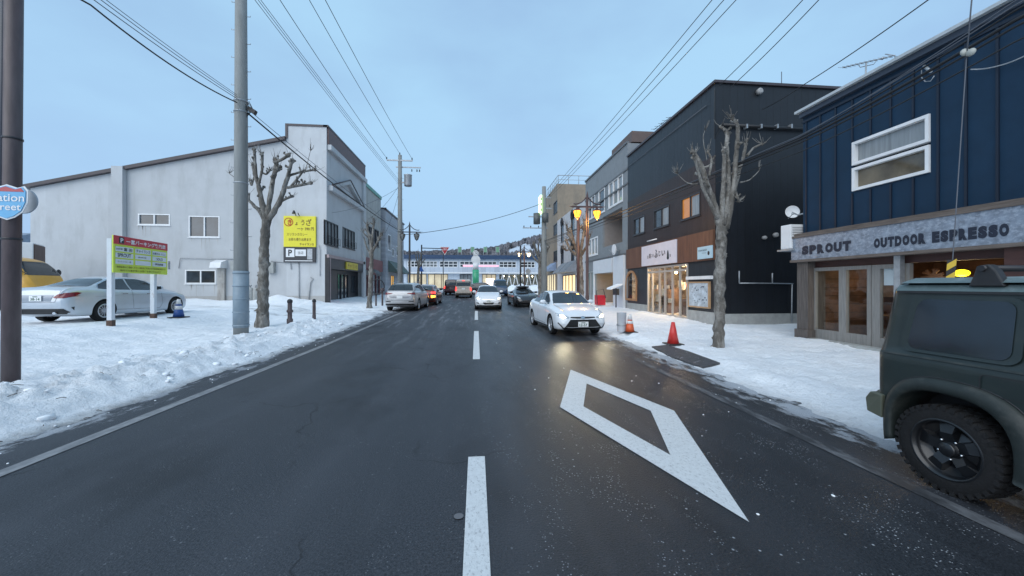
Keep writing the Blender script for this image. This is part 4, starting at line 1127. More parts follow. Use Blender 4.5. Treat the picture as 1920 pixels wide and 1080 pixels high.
# name band
XB = XN - .28
bz0, bz1 = zX(1493, 487, XB), zX(1497, 447, XB)
bz0, bz1 = zX(1600, 479, XB) , zX(1600, 431, XB)
print('band', bz0, bz1, zn)
GALVS = M('galvanised_name_band', (0.23, 0.27, 0.33), rough=.42, metal=.25, var=.35, scale=7, dirt=(.42, .47, .55), dscale=(13, 13, 20), dlo=.50, dhi=.60, dmax=.6)
ybn = yb + .12
m = MB(); m.box(XB, XN + .1, ya, ybn, bz0, bz1); S.part('name_band', m, GALVS)
m = MB(); m.box(XB - .03, XN + .1, ya, ybn + .02, bz0 - .07, bz0 - .001); m.box(XB - .03, XN - .001, ya, ybn + .02, bz1 + .001, bz1 + .06)
m.box(XB + .04, XN - .002, ya, ybn - .02, bz1 + .061, zn + .0)
S.part('band_trim', m, M('weathered_wood', (0.13, 0.105, 0.09), rough=.8, var=.35, scale=3, stretch=(4, 1, 12)))
m = MB()
NAVT = M('navy_letters', (0.012, 0.018, 0.035), rough=.5, var=.1)
def band_text(s, u0, u1, h0, h1, bold=.05):
    a, b = yX(u0, XB), yX(u1, XB)
    text_mesh(m, s, (XB - .008, a, bz0 + h0), -EYV, EZ, a - b, h1 - h0, bold=bold)
bh = bz1 - bz0
for s, u0, u1 in (('SPROUT', 1504, 1598), ('OUTDOOR', 1639, 1738), ('ESPRESSO', 1748, 1895)):
    # wide block capitals set one by one
    a, b = yX(u0, XB), yX(u1, XB); n = len(s); cw = (a - b) / n
    for i, ch in enumerate(s):
        text_mesh(m, ch, (XB - .008, a - i * cw, bz0 + bh * .20), -EYV, EZ, cw * .90, bh * (.40 if s == 'SPROUT' else .36), bold=.085)
    S.part('name_lettering', m, NAVT); m = MB()
# ground floor
XG = XN + .05
WOODW = M('weathered_grey_wood', (0.095, 0.082, 0.075), rough=.8, var=.35, scale=4, stretch=(6, 6, .5), bump=.004, bscale=20)
GREYW = M('greyed_door_wood', (0.21, 0.205, 0.195), rough=.75, var=.2, scale=4, stretch=(6, 6, .5), bump=.003, bscale=25)
DKRED = M('dark_red_brown_boards', (0.055, 0.022, 0.018), rough=.6, var=.3, scale=3, stretch=(1, 1, 6))
yP = yX(1530, XG); g_ = .1
m = MB(); m.box(XG - .25, XG + .3, yP, yb, g_ - .3, bz0 - .071); m.box(XG - .30, XG + .3, yP - .04, yb + .04, g_ - .3, g_ + .28); S.part('pillar', m, WOODW)
dz0, dz1 = zX(1580, 645, XG), zX(1580, 500, XG)
yD0, yD1 = yX(1637, XG), yX(1526, XG)
yM = yX(1583, XG)
m = MB()
fw = .095
for a, b in ((yM + .002, yD1), (yD0, yM - .002)):
    m.box(XG - .06, XG + .04, a, a + fw, dz0, dz1); m.box(XG - .06, XG + .04, b - fw, b, dz0, dz1); m.box(XG - .055, XG + .035, a + fw, b - fw, dz1 - fw, dz1); m.box(XG - .055, XG + .035, a + fw, b - fw, dz0, dz0 + .32)
S.part('sliding_doors', m, GREYW)
m = MB(); m.quad((XG, yD0 + .1, dz0 + .3), (XG, yD1 - .1, dz0 + .3), (XG, yD1 - .1, dz1 - .1), (XG, yD0 + .1, dz1 - .1))
S.part('door_pane', m, CLEAR)
yE = yX(1905, XG)
m = MB(); yQ = yX(1700, XG)
m.box(XG - .05, XG + .04, yD0 - .2, yD0 - .01, dz0, dz1); m.box(XG - .05, XG + .04, yQ - .1, yQ, dz0, dz1); m.box(XG - .045, XG + .035, yQ, yD0 - .2, dz1 - .1, dz1); m.box(XG - .045, XG + .035, yQ, yD0 - .2, dz0, dz0 + .3)
S.part('window_frame', m, GREYW)
m = MB(); m.quad((XG, yQ, dz0 + .2), (XG, yD0 - .1, dz0 + .2), (XG, yD0 - .1, dz1 - .05), (XG, yQ, dz1 - .05)); S.part('side_pane', m, CLEAR)
m = MB(); m.box(XG + .03, XG + .04, yX(1683, XG), yX(1655, XG), zX(1668, 535, XG), zX(1668, 502, XG)); S.part('paper_notice', m, M('white_paper', (.6, .62, .65), var=.05))
m = MB(); m.box(XG - .22, XG - .10, yX(1689, XG - .2), yX(1677, XG - .2), g_, bz0 - .071); S.part('post', m, GALV)
m = MB(); m.box(XG - .02, XG + .1, yE, yD1, dz1 + .01, bz0 - .071); m.box(XG - .25, XG + .3, ya, yE - .001, g_, bz0 - .071); m.box(XG - .02, XG + .1, yE, yQ - .1, g_, g_ + .9); S.part('boarding', m, DKRED)
m = MB(); m.box(XG - .3, XG + .12, yE, yD1 + .2, g_ - .35, g_ + .06); S.part('step', m, CONC)
m = MB()
rx0, rx1, ry0, ry1, rz0, rz1 = XG + .1, XG + 4.2, ya + .2, yb - .1, g_, bz0
m.quad((rx1, ry0, rz0), (rx1, ry1, rz0), (rx1, ry1, rz1), (rx1, ry0, rz1))
for yy in (ry0, ry1): m.quad((rx0, yy, rz0), (rx1, yy, rz0), (rx1, yy, rz1), (rx0, yy, rz1))
for zz in (rz0, rz1): m.quad((rx0, ry0, zz), (rx1, ry0, zz), (rx1, ry1, zz), (rx0, ry1, zz))
S.part('interior', m, M('dim_wooden_interior', (0.13, 0.07, 0.045), var=.5, scale=2.5, seam=(2, .25, .02, .6, .004)))
m = MB(); rr = random.Random(9)
for k in range(5):
    yy = ry1 - 1.0 - k * 1.25; xx = rx0 + rr.uniform(.8, 2.6)
    m.box(xx, xx + .6, yy, yy + .7, rz0 + .70, rz0 + .74)
    for a, b in ((0, 0), (.55, 0), (0, .65), (.55, .65)): m.box(xx + a, xx + a + .05, yy + b, yy + b + .05, rz0, rz0 + .7)
m.box(rx0 + 1.4, rx0 + 1.9, ry1 - 4.3, ry1 - .8, rz0 + 1.25, rz0 + 1.55)
for k in range(3): m.box(rx1 - .35, rx1 - .02, ry0 + 1, ry1 - 1, rz0 + .9 + k * .45, rz0 + .94 + k * .45)
S.part('tables_and_shelves', m, M('warm_oak', (0.30, 0.16, 0.08), var=.3, scale=6))
m = MB()
for k in range(30): yy = rr.uniform(ry0 + 1.1, ry1 - 1.2); z_ = rz0 + .945 + .45 * rr.randint(0, 2); m.lathe([(.05, 0), (.05, .13), (.02, .2)], (rx1 - .2, yy, z_), 8)
S.part('jars_on_shelves', m, M('jar_glass', (0.3, 0.28, 0.2), rough=.2, var=.5, scale=3))
m = MB()
p = onX(1803, 512, XG + 1.1); m.blob(p, .13, 1, 0, 3, (1, 1, .62)); S.part('pendant_lamp', m, emit('yellow_pendant', (1.0, .78, .02), 2.0))
p2 = onX(1868, 518, XG + 1.4); m = MB(); m.blob(p2, .045, 1, 0, 2); m.blob(onX(1575, 511, XG + 2), .05, 2, 0, 2, (1, 4, .7)); m.blob(onX(1610, 514, XG + 2), .05, 2, 0, 2, (1, 3, .7)); S.each('light_bulb', m, emit('cafe_bulb', (1.0, .85, .6), 6.0))
lamp('cafe_light', 'POINT', p + Vector((0, 0, -.3)), 16, (1, .72, .35)); lamp('cafe_light', 'POINT', (XG + 1.8, yX(1590, XG) - .2, 2.2), 14, (1, .72, .42))
# carved wooden ornament leaning in the opening
p = onX(1748, 520, XG + .6); m = MB(); 
for k in range(6):
    a = k * 1.05; m.tube([p + Vector((0, -.22 * math.cos(a), .2 * math.sin(a))), p + Vector((0.03, .05 * math.sin(k), .04)), p + Vector((0, .22 * math.cos(a + .4), -.2 * math.sin(a + .4)))], .03, 6)
m.box(p.x - .1, p.x + .1, p.y - .4, p.y + .4, g_, p.z - .24)
single('carved_ornament', m, M('carved_wood', (0.32, 0.15, 0.07), var=.3), 'carved wooden ornament in the open front of the espresso shop', 'ornament')
# dish, outdoor unit and aerial on the navy shop
p = Vector((xY(1485, yb + .45), yb + .45, zY(1485, 398, yb + .45)))
dish = Thing('satellite_dish', 'round white satellite dish on the left corner of the navy shop', 'satellite dish', p)
m = MB(); ax = Vector((-.35, .5, -.1)).normalized()
bm_ = MB().lathe([(.0, 0), (.10, .015), (.18, .04), (.195, .055), (.18, .03), (.09, .0), (0, -.015)], (0, 0, 0), 20, 'y'); q = Vector((0, 1, 0)).rotation_difference(Vector((-.45, -.9, .12)).normalized())
m.add([p + q @ v for v in bm_.v], bm_.f, 0, True); dish.part('reflector', m, M('dish_white', (.72, .74, .76), rough=.35, var=.05))
m = MB(); m.tube([p, p + Vector((.1, -.1, -.1)), Vector((XN + .05, yb, p.z - .12))], .025, 6); m.tube([p + q @ Vector((0, 0, -.22)), p + q @ Vector((0, .3, -.18))], .012, 5); m.blob(p + q @ Vector((0, .32, -.16)), .04, 1, 0, 1)
dish.part('bracket', m, GALV)
p = Vector((xY(1478, yb + .2), yb + .2, zY(1487, 467, yb + .2)))
ac = Thing('air_conditioner_unit', 'white outdoor air conditioner on the left side wall of the navy shop', 'air conditioner', p)
m = MB(); m.box(p.x, XN + .0, yb + .04, yb + .44, p.z, zY(1487, 422, yb + .2)); 
m = MB(); axx = xY(1474, yb + .06) + .14; m.box(axx, axx + .62, yb + .06, yb + .42, p.z, zY(1487, 422, yb + .2)); ac.part('casing', m, WHITEF, bevel=.015)
m = MB()
for k in range(9): zz = p.z + .06 + k * .07; m.box(axx + .06, axx + .45, yb + .048, yb + .058, zz, zz + .02)
ac.part('grille', m, ALUF)
m = MB(); m.box(axx - .05, axx + .62, yb + .0, yb + .5, p.z - .06, p.z - .01); ac.part('bracket', m, GALV)
p = onX(1622, 148, XN + .6); pt_ = onX(1624, 118, XN + .6)
an = Thing('roof_aerial', 'television aerial standing on the roof edge of the navy shop', 'aerial', Vector((p.x, p.y, zt)))
m = MB(); m.tube([(p.x, p.y, zt), pt_], .02, 6); an.part('mast', m, GALV)
m = MB(); a_, b_ = onX(1580, 127, XN + .6), onX(1665, 103, XN + .6); b_.x += .2
m.tube([a_, b_], .014, 5); d_ = b_ - a_
for k in range(12): q = a_ + d_ * (k / 11.5); m.tube([q - Vector((.14, 0, 0)), q + Vector((.14, 0, 0))], .006, 4)
m.tube([b_ + Vector((-.1, .15, .12)), b_, b_ + Vector((.1, .1, -.25))], .012, 4); m.tube([a_ + d_ * .33 + Vector((0, 0, -.03)), a_ + d_ * .36 + Vector((0, 0, -.1)), a_ + d_ * .62 + Vector((0, 0, -.1)), a_ + d_ * .68], .01, 4)
m.blob(a_ + d_ * .78, .04, 0, 0, 1)
an.part('yagi_boom', m, GALV)
# --- station and hill
ST = 74.0
gs = gz(80)
xs0, xs1 = xY(700, ST), xY(1110, ST)
zr = zY(900, 486, ST); Ls = xs1 - xs0
def so(u0, u1, v0, v1): return (xY(u0, ST) - xs0, xY(u1, ST) - xs0, zY(900, v1, ST), zY(900, v0, ST))
T_ = Thing('station_building', 'long pale two-storey station building with a navy roof edge across the end of the street', 'station', (0, ST, gs))
uo = [so(u0, u1, 490, 501.5) for u0, u1 in ((764, 790), (792, 820), (824, 858), (862, 897), (899, 931), (936, 968), (976, 1003), (1030, 1060))]
lo = [so(u0, u1, 514, 541) for u0, u1 in ((764, 800), (802, 840), (862, 884), (904, 930))]
rec = so(936, 1046, 514, 543)
m = MB(); m.wall((xs0, ST, 0), EX, Ls, zr, uo + lo + [rec], z0=gs - 1, inward=EYV, reveal=.3)
m.quad((xs0, ST, zr), (xs1, ST, zr), (xs1, ST + 12, zr), (xs0, ST + 12, zr)); m.quad((xs0, ST, 0), (xs0, ST + 12, 0), (xs0, ST + 12, zr), (xs0, ST, zr))
T_.part('wall', m, M('station_wall', (0.46, 0.52, 0.60), rough=.6, var=.06, seam=(0, .9, .06, .8, .01)))
m = MB(); m.box(xs0, xs1, ST - .6, ST + .4, zr, zr + .75); T_.part('roof_edge', m, M('navy_roof_edge', (0.02, 0.05, 0.11), rough=.4, var=.1))
m = MB(); m.box(xs0, xs1, ST - .9, ST - .01, zY(900, 513, ST), zY(900, 511, ST)); T_.part('canopy', m, WHITEF)
for o in uo: window(T_, (xs0, ST), EX, -EYV, *o, WIN if o is not uo[1] else WINC, WHITEF, nx=4, nz=2, fw=.12, inset=.2, sill=False)
litc = M('lit_station_window', (.4, .36, .25), var=.6, scale=.6, emis=(1, .85, .6), estr=.28)
for i, o in enumerate(lo): window(T_, (xs0, ST), EX, -EYV, *o, litc if i != 2 else WINC, DARKF, nx=3, fw=.1, inset=.2, sill=False)
m = MB(); X0, X1 = xs0 + rec[0], xs0 + rec[1]
m.quad((X0, ST + 5, rec[2]), (X1, ST + 5, rec[2]), (X1, ST + 5, rec[3]), (X0, ST + 5, rec[3])); m.quad((X0, ST + .3, rec[3] - .01), (X1, ST + .3, rec[3] - .01), (X1, ST + 5, rec[3]), (X0, ST + 5, rec[3])); m.quad((X1, ST + .3, rec[2]), (X1, ST + 5, rec[2]), (X1, ST + 5, rec[3]), (X1, ST + .3, rec[3]))
T_.part('concourse', m, M('concourse_wall', (.3, .32, .3), var=.5, scale=.5))
m = MB(); n = 9
for k in range(n):
    a = X0 + (X1 - X0) * k / n; b = X0 + (X1 - X0) * (k + .5) / n; c = X0 + (X1 - X0) * (k + 1) / n
    for p, q in (((a, rec[2]), (b, rec[3])), ((b, rec[3]), (c, rec[2]))): m.tube([(p[0], ST - .1, p[1]), (q[0], ST - .1, q[1])], .09, 6)
T_.each('diagonal_column', m, WHITEF)
m = MB()
for k in range(9): m.blob((X0 + 1 + k * (X1 - X0 - 2) / 8, ST + 1.5 + (k % 3), rec[3] - .35), .16, k, 0, 1)
T_.each('concourse_lamp', m, emit('concourse_lamp', (1, .85, .55), 6.0))
m = MB(); q = so(911, 927, 522, 536); m.box(xs0 + q[0], xs0 + q[1], ST - .08, ST - .02, q[2], q[3]); T_.part('lit_sign', m, emit('white_lit_panel', (1, .75, .6), 1.2))
m = MB(); q = so(868, 935, 497, 500); m.box(xs0 + q[0], xs0 + q[1], ST - .08, ST - .02, q[2], q[3]); T_.part('pink_sign_strip', m, emit('pink_strip', (.9, .45, .55), .5))
for k, u in enumerate((862, 886, 910, 933)):
    zb_ = zr + .7; x = xY(u, ST + 3); zt_ = zY(u, 463, ST + 3)
    t = Thing('green_banner', 'green banner on two poles above the station roof, ' + ['leftmost', 'second from left', 'second from right', 'rightmost'][k] + ' of four', 'banner', (x, ST + 3, zr), group='green banners above the station roof')
    m = MB(); m.tube([(x - .35, ST + 3, zr), (x - .35, ST + 3, zt_)], .05, 5); m.tube([(x + .35, ST + 3, zr), (x + .35, ST + 3, zt_)], .05, 5); t.each('pole', m, GALV)
    m = MB(); m.box(x - .34, x + .34, ST + 2.97, ST + 3.0, zt_ - 1.1, zt_); t.part('cloth', m, M('green_cloth', (0.16, 0.32, 0.2), var=.2))
# monument column
p = G(892, 551)
p = Vector((xY(892, 60), 60, gz(60)))
mo = Thing('monument_clock', 'green glazed column topped by two stacked white discs in front of the station', 'monument', p)
zz = lambda v: zY(892, v, 60)
m = MB().lathe([(.45, 0), (.45, zz(541) - p.z)], p, 14); mo.part('base', m, WHITEF)
m = MB().lathe([(.52, zz(541) - p.z), (.52, zz(506) - p.z)], p, 14); mo.part('green_column', m, M('green_column', (0.03, 0.22, 0.12), rough=.25, var=.2, seam=(2, 1.0, .06, .6, .01), emis=(.05, .35, .2), estr=.25))
m = MB().lathe([(.46, zz(506) - p.z + .01), (.46, zz(494) - p.z)], p, 14); mo.part('white_collar', m, WHITEF)
m = MB(); 
for cv, r_ in ((487, .72), (475, .48)): m.lathe([(0, -.2), (r_, -.16), (r_, .16), (0, .2)], (p.x, p.y, zz(cv)), 20, 'y', smooth=False)
mo.each('disc', m, WHITEF)
m = MB()
for k in range(12): a = k * math.pi / 6; m.box(p.x + math.sin(a) * .36 - .03, p.x + math.sin(a) * .36 + .03, p.y - .23, p.y - .205, zz(475) + math.cos(a) * .36 - .05, zz(475) + math.cos(a) * .36 + .05)
m.obox((p.x - .02, p.y - .24, zz(475)), (.04, 0, 0), (0, .02, 0), (0, 0, .3)); m.obox((p.x, p.y - .24, zz(475) - .02), (.2, 0, .0), (0, .02, 0), (0, 0, .04))
mo.part('clock_face', m, BLACKP)
# hill behind
def hz(x, y):
    t = math.sin(math.pi * max(0, min(1, (y - 150) / 330)))
    ridge = 24 + 5 * math.sin(x * .012 + 1.2) + 15 * sstep(-10, 90, x) * 1.0 + 5 * fbm(x * .01, 4.4)
    return gz(80) - 1 + max(0, t) * ridge * (1 + .06 * fbm(x * .03, y * .03))
struct('hill', sheet(span((-420, 420, 14)), span((150, 480, 14)), hz), M('snowy_hill', (0.5, 0.55, 0.62), var=.2, scale=.03, dirt=(.2, .2, .22), dscale=(.05, .05, .05), dmax=.7))
m = MB(); rr = random.Random(21)
for k in range(5200):
    y = rr.uniform(190, 340); x = rr.uniform(-190, 190)
    if x > 22 and y < 290 and rr.random() < .8 and x < 55: continue
    z = hz(x, y) - .5; h = rr.uniform(3.6, 5.2); r_ = rr.uniform(1.2, 2.6)
    for j in range(5):
        a = rr.uniform(0, 3.14); dx, dy = math.cos(a) * r_, math.sin(a) * r_
        zc = z + h * rr.uniform(.35, .8); tl = rr.uniform(-.6, .6)
        m.add([(x, y, z), (x - dx, y - dy, zc), (x + tl, y + tl, z + h * rr.uniform(.85, 1.05)), (x + dx, y + dy, zc + rr.uniform(-1, 1))], [(0, 1, 2, 3)])
struct('wooded_hillside', m, M('bare_wood', (0.17, 0.17, 0.19), rough=.9, var=.5, scale=.15), 'stuff')
# ------------------------------------------------------------------ vehicles
def interp(tab, x):
    """monotone cubic through (x, y) pairs"""
    n = len(tab)
    if x <= tab[0][0]: return tab[0][1]
    if x >= tab[-1][0]: return tab[-1][1]
    d = [(tab[i + 1][1] - tab[i][1]) / (tab[i + 1][0] - tab[i][0]) for i in range(n - 1)]
    def slope(i):
        if i == 0: return d[0]
        if i == n - 1: return d[-1]
        return 0 if d[i - 1] * d[i] <= 0 else 2 * d[i - 1] * d[i] / (d[i - 1] + d[i])
    for i in range(n - 1):
        if tab[i][0] <= x <= tab[i + 1][0]:
            h = tab[i + 1][0] - tab[i][0]; t = (x - tab[i][0]) / h
            return (2 * t**3 - 3 * t**2 + 1) * tab[i][1] + (t**3 - 2 * t**2 + t) * h * slope(i) + (-2 * t**3 + 3 * t**2) * tab[i + 1][1] + (t**3 - t**2) * h * slope(i + 1)
SEDAN = dict(L=4.6, W=1.78,
    top=[(0, .80), (.012, 1.0), (.05, 1.07), (.13, 1.10), (.17, 1.13), (.25, 1.27), (.33, 1.39), (.42, 1.44), (.52, 1.43), (.60, 1.37), (.70, 1.16), (.77, 1.0), (.86, .93), (.94, .82), (.98, .70), (1, .55)],
    sh=[(0, .76), (.03, .98), (.1, 1.02), (.3, .99), (.5, .95), (.75, .91), (.86, .85), (.94, .76), (.985, .64), (1, .5)],
    tw=[(0, .60), (.05, .68), (.13, .68), (.20, .64), (.33, .56), (.45, .56), (.58, .57), (.70, .64), (.77, .70), (.86, .66), (.95, .58), (1, .48)],
    w=[(0, .64), (.02, .76), (.08, .85), (.2, .89), (.5, .89), (.8, .885), (.92, .84), (.975, .74), (1, .60)],
    bot=[(0, .42), (.02, .30), (.1, .20), (.5, .17), (.9, .19), (.97, .22), (1, .30)], wb=(.205, .80), r=.325)
HATCH = dict(SEDAN, L=4.3, W=1.72,
    top=[(0, .85), (.015, 1.02), (.05, 1.14), (.12, 1.32), (.2, 1.44), (.35, 1.51), (.5, 1.52), (.60, 1.46), (.70, 1.24), (.78, 1.06), (.87, .97), (.94, .86), (.98, .72), (1, .55)],
    sh=[(0, .8), (.03, .98), (.1, 1.04), (.3, 1.0), (.5, .97), (.75, .94), (.86, .87), (.94, .78), (.985, .66), (1, .5)],
    tw=[(0, .62), (.05, .66), (.15, .60), (.33, .58), (.45, .58), (.58, .58), (.70, .64), (.78, .69), (.86, .66), (.95, .58), (1, .48)])
SUV = dict(SEDAN, L=4.6, W=1.86,
    top=[(0, .95), (.012, 1.14), (.04, 1.25), (.09, 1.48), (.14, 1.60), (.3, 1.68), (.5, 1.69), (.60, 1.62), (.70, 1.36), (.77, 1.20), (.86, 1.12), (.94, 1.02), (.985, .86), (1, .65)],
    sh=[(0, .9), (.03, 1.10), (.1, 1.14), (.3, 1.13), (.5, 1.10), (.75, 1.08), (.86, 1.02), (.94, .94), (.985, .8), (1, .6)],
    tw=[(0, .70), (.05, .72), (.12, .66), (.3, .64), (.5, .64), (.60, .65), (.70, .71), (.77, .76), (.86, .74), (.95, .66), (1, .55)],
    w=[(0, .74), (.015, .84), (.06, .91), (.2, .93), (.5, .93), (.8, .93), (.92, .89), (.98, .80), (1, .66)],
    bot=[(0, .45), (.02, .34), (.1, .25), (.5, .23), (.9, .24), (.97, .27), (1, .36)], r=.37)
VAN = dict(SEDAN, L=4.7, W=1.74,
    top=[(0, 1.1), (.006, 1.6), (.03, 1.86), (.08, 1.93), (.3, 1.96), (.6, 1.96), (.74, 1.88), (.82, 1.66), (.89, 1.30), (.94, 1.12), (.98, .9), (1, .6)],
    sh=[(0, .9), (.03, 1.06), (.1, 1.08), (.5, 1.08), (.8, 1.06), (.9, 1.0), (.96, .88), (1, .55)],
    tw=[(0, .72), (.03, .72), (.1, .72), (.3, .73), (.74, .72), (.85, .74), (.94, .72), (1, .58)],
    w=[(0, .80), (.01, .84), (.05, .87), (.2, .87), (.8, .87), (.94, .84), (.98, .76), (1, .64)],
    bot=[(0, .45), (.02, .34), (.1, .25), (.5, .23), (.9, .24), (.97, .27), (1, .36)], wb=(.2, .83), r=.33)
LOW = dict(SEDAN, L=4.3, W=1.77,
    top=[(0, .78), (.015, .92), (.06, .98), (.14, 1.02), (.25, 1.13), (.38, 1.25), (.48, 1.27), (.56, 1.22), (.66, 1.05), (.73, .93), (.82, .88), (.92, .78), (.97, .66), (1, .48)],
    sh=[(0, .72), (.03, .88), (.15, .92), (.4, .88), (.6, .87), (.75, .85), (.86, .82), (.94, .70), (.985, .58), (1, .44)],
    tw=[(0, .56), (.06, .66), (.2, .60), (.36, .53), (.5, .53), (.6, .57), (.72, .66), (.86, .64), (.95, .56), (1, .46)])

class Car:
    def __init__(c, T, spec, paint, ns=64, sub=3):
        c.T = T; s = c.s = spec; c.L, c.W = s['L'], s['W']
        kw = s['W'] / 2 / max(v for _, v in s['w'])
        xs = sorted(set([0, .002, .006] + [i / ns for i in range(1, ns)] + [.994, .998, 1]))
        rings = []
        for t in xs:
            w_, zs, zt_, tw, zb = interp(s['w'], t) * kw, interp(s['sh'], t), interp(s['top'], t), interp(s['tw'], t) * kw, interp(s['bot'], t)
            zs = min(zs, zt_ - .02); e = zt_ - zs
            cp = [(0, zb), (w_ - .22, zb), (w_ - .06, zb + .02), (w_ - .015, zb + .12), (w_, zb + .45 * (zs - zb)), (w_ - .008, zb + .72 * (zs - zb)), (w_ - .035, zs - .05), (w_ - .075, zs - .004)]
            tw = min(tw, w_ - .09)
            k = min(1, e / .25)
            cp += [((w_ - .085) * .45 + tw * .55, zs + e * .42 * k + e * .5 * (1 - k)), (tw + .015, zs + e * .84), (tw - .06, zt_ - .035 * min(1, e / .1)), (tw * .55, zt_ - .008), (0, zt_)]
            pts = []
            for i in range(len(cp) - 1):
                p0, p1, p2, p3 = cp[max(0, i - 1)], cp[i], cp[i + 1], cp[min(len(cp) - 1, i + 2)]
                for j in range(sub):
                    q = j / sub
                    pts.append(tuple(.5 * (2 * p1[a] + (p2[a] - p0[a]) * q * .8 + (2 * p0[a] - 5 * p1[a] + 4 * p2[a] - p3[a]) * q * q * .8 + (-p0[a] + 3 * p1[a] - 3 * p2[a] + p3[a]) * q**3 * .8 + (p2[a] - p1[a]) * .4 * q ) if False else p1[a] + (p2[a] - p1[a]) * q for a in (0, 1)))
            pts.append(cp[-1])
            # light smoothing of the outline keeps creases soft
            for _ in range(2):
                pts = [pts[0]] + [tuple((pts[i - 1][a] + 2 * pts[i][a] + pts[i + 1][a]) / 4 for a in (0, 1)) for i in range(1, len(pts) - 1)] + [pts[-1]]
            rings.append([(y, z) for y, z in pts] + [(-y, z) for y, z in pts[-2:0:-1]])
        n = len(rings[0]); vs = []
        for t, rg_ in zip(xs, rings): vs += [((t - .5) * c.L, y, z) for y, z in rg_]
        fs = [(i * n + j, i * n + (j + 1) % n, (i + 1) * n + (j + 1) % n, (i + 1) * n + j) for i in range(len(xs) - 1) for j in range(n)]
        for i, flip in ((0, 1), (len(xs) - 1, 0)):
            h = n // 2
            for j in range(h):            # strip cap across the section
                a, b, d, e = i * n + j, i * n + (j + 1), i * n + (n - j - 1) % n, i * n + (n - j) % n
                f = [a, b, d, e]; f = [q for k, q in enumerate(f) if q not in f[:k]]
                if len(f) > 2: fs.append(f if flip else f[::-1])
        me = bpy.data.meshes.new('body'); me.from_pydata(vs, [], fs)
        bm = bmesh.new(); bm.from_mesh(me); bmesh.ops.recalc_face_normals(bm, faces=bm.faces)
        c.bvh = BVHTree.FromBMesh(bm); bm.to_mesh(me); bm.free()
        me.materials.append(paint); me.materials.append(BLACKP)
        c.ax = [(t - .5) * c.L for t in s['wb']]; r = s['r']
        body = bpy.data.objects.new('body', me); COL.objects.link(body)
        cut = MB()
        for ax_ in c.ax:
            for sy in (-1, 1):
                cut.lathe([(r + .055, sy * (s['W'] / 2 - .30)), (r + .055, sy * (s['W'] / 2 + .3))][::sy], (ax_, 0, r - .0), 36, 'y', mi=0, smooth=False)
        co = cut.build('wheel_cutter', [BLACKP])
        for p in co.data.polygons: pass
        bm = bmesh.new(); bm.from_mesh(co.data); bmesh.ops.recalc_face_normals(bm, faces=bm.faces); bm.to_mesh(co.data); bm.free()
        md = body.modifiers.new('b', 'BOOLEAN'); md.object = co; md.operation = 'DIFFERENCE'; md.solver = 'EXACT'; md.material_mode = 'TRANSFER'
        dg = bpy.context.evaluated_depsgraph_get()
        nm = bpy.data.meshes.new_from_object(body.evaluated_get(dg))
        body.modifiers.clear(); body.data = nm
        bpy.data.objects.remove(co)
        for p in nm.polygons:
            p.use_smooth = True
        nm.set_sharp_from_angle(angle=R(42))
        body.parent = T.o; c.body = body
    def hit(c, a, b, ax):
        if ax == 'side+': o, d = Vector((a, 5, b)), Vector((0, -1, 0))
        elif ax == 'side-': o, d = Vector((a, -5, b)), Vector((0, 1, 0))
        elif ax == 'front': o, d = Vector((8, a, b)), Vector((-1, 0, 0))
        elif ax == 'rear': o, d = Vector((-8, a, b)), Vector((1, 0, 0))
        else: o, d = Vector((a, b, 6)), Vector((0, 0, -1))
        h = c.bvh.ray_cast(o, d)
        return (h[0], h[1], d) if h[0] is not None else None
    def patch(c, name, poly, ax, mat, off=.004, step=.05, parent=None, mb=None):
        """a panel following the body, outlined in side (x, z), front/rear (y, z) or top (x, y) view"""
        pts = []
        n = len(poly)
        for i in range(n):
            p, q = Vector(poly[i]), Vector(poly[(i + 1) % n]); k = max(1, int((q - p).length / step))
            pts += [p + (q - p) * j / k for j in range(k)]
        nb = len(pts)
        x0, x1 = min(p.x for p in pts), max(p.x for p in pts); y0, y1 = min(p.y for p in pts), max(p.y for p in pts)
        def inside(q):
            r_ = False
            for i in range(nb):
                a, b = pts[i], pts[i - 1]
                if (a.y > q.y) != (b.y > q.y) and q.x < (b.x - a.x) * (q.y - a.y) / (b.y - a.y) + a.x: r_ = not r_
            return r_
        ins = []
        i = x0 + step / 2
        while i < x1:
            j = y0 + step / 2
            while j < y1:
                q = Vector((i, j))
                if inside(q) and min((q - p).length for p in pts) > step * .4: ins.append(q)
                j += step
            i += step
        res = delaunay_2d_cdt(pts + ins, [], [list(range(nb))], 1, 1e-5)
        vs, ok = [], []
        for v in res[0]:
            h = c.hit(v.x, v.y, ax)
            if h is None: vs.append((0, 0, 0)); ok.append(False)
            else:
                nn = h[1] if h[1].dot(h[2]) < 0 else -h[1]
                vs.append(h[0] + nn * off - h[2] * off * .5); ok.append(True)
        fs = [list(f) for f in res[2] if all(ok[i] for i in f)]
        # drop slivers that span a jump in depth
        fs = [f for f in fs if max((Vector(vs[a]) - Vector(vs[b])).length for a in f for b in f) < step * 4.5]
        m = mb or MB()
        used = sorted({i for f in fs for i in f}); rm = {a: b for b, a in enumerate(used)}
        m.add([vs[i] for i in used], [[rm[i] for i in f] for f in fs], 0, True)
        if mb is None and m.f: return c.T.part(name, m, mat, parent)
        return m
    def line(c, name, pts, ax, mat, wd=.008, off=.004, parent=None):
        m = MB()
        for p, q in zip(pts, pts[1:]):
            p, q = Vector(p), Vector(q); d = (q - p); 
            if d.length < 1e-6: continue
            nrm = Vector((-d.y, d.x)).normalized() * wd / 2
            c.patch('', [p - nrm, q - nrm, q + nrm, p + nrm], ax, mat, off, .08, mb=m)
        return c.T.part(name, m, mat, parent) if m.f else None
    def wheels(c, rim=ALLOY, spokes=10, width=.21):
        r = c.s['r']
        for ax_ in c.ax:
            for sy in (1, -1):
                wheel(c.T, Vector((ax_, sy * (c.W / 2 - width / 2 - .012), r)), r, width, sy, rim, spokes)
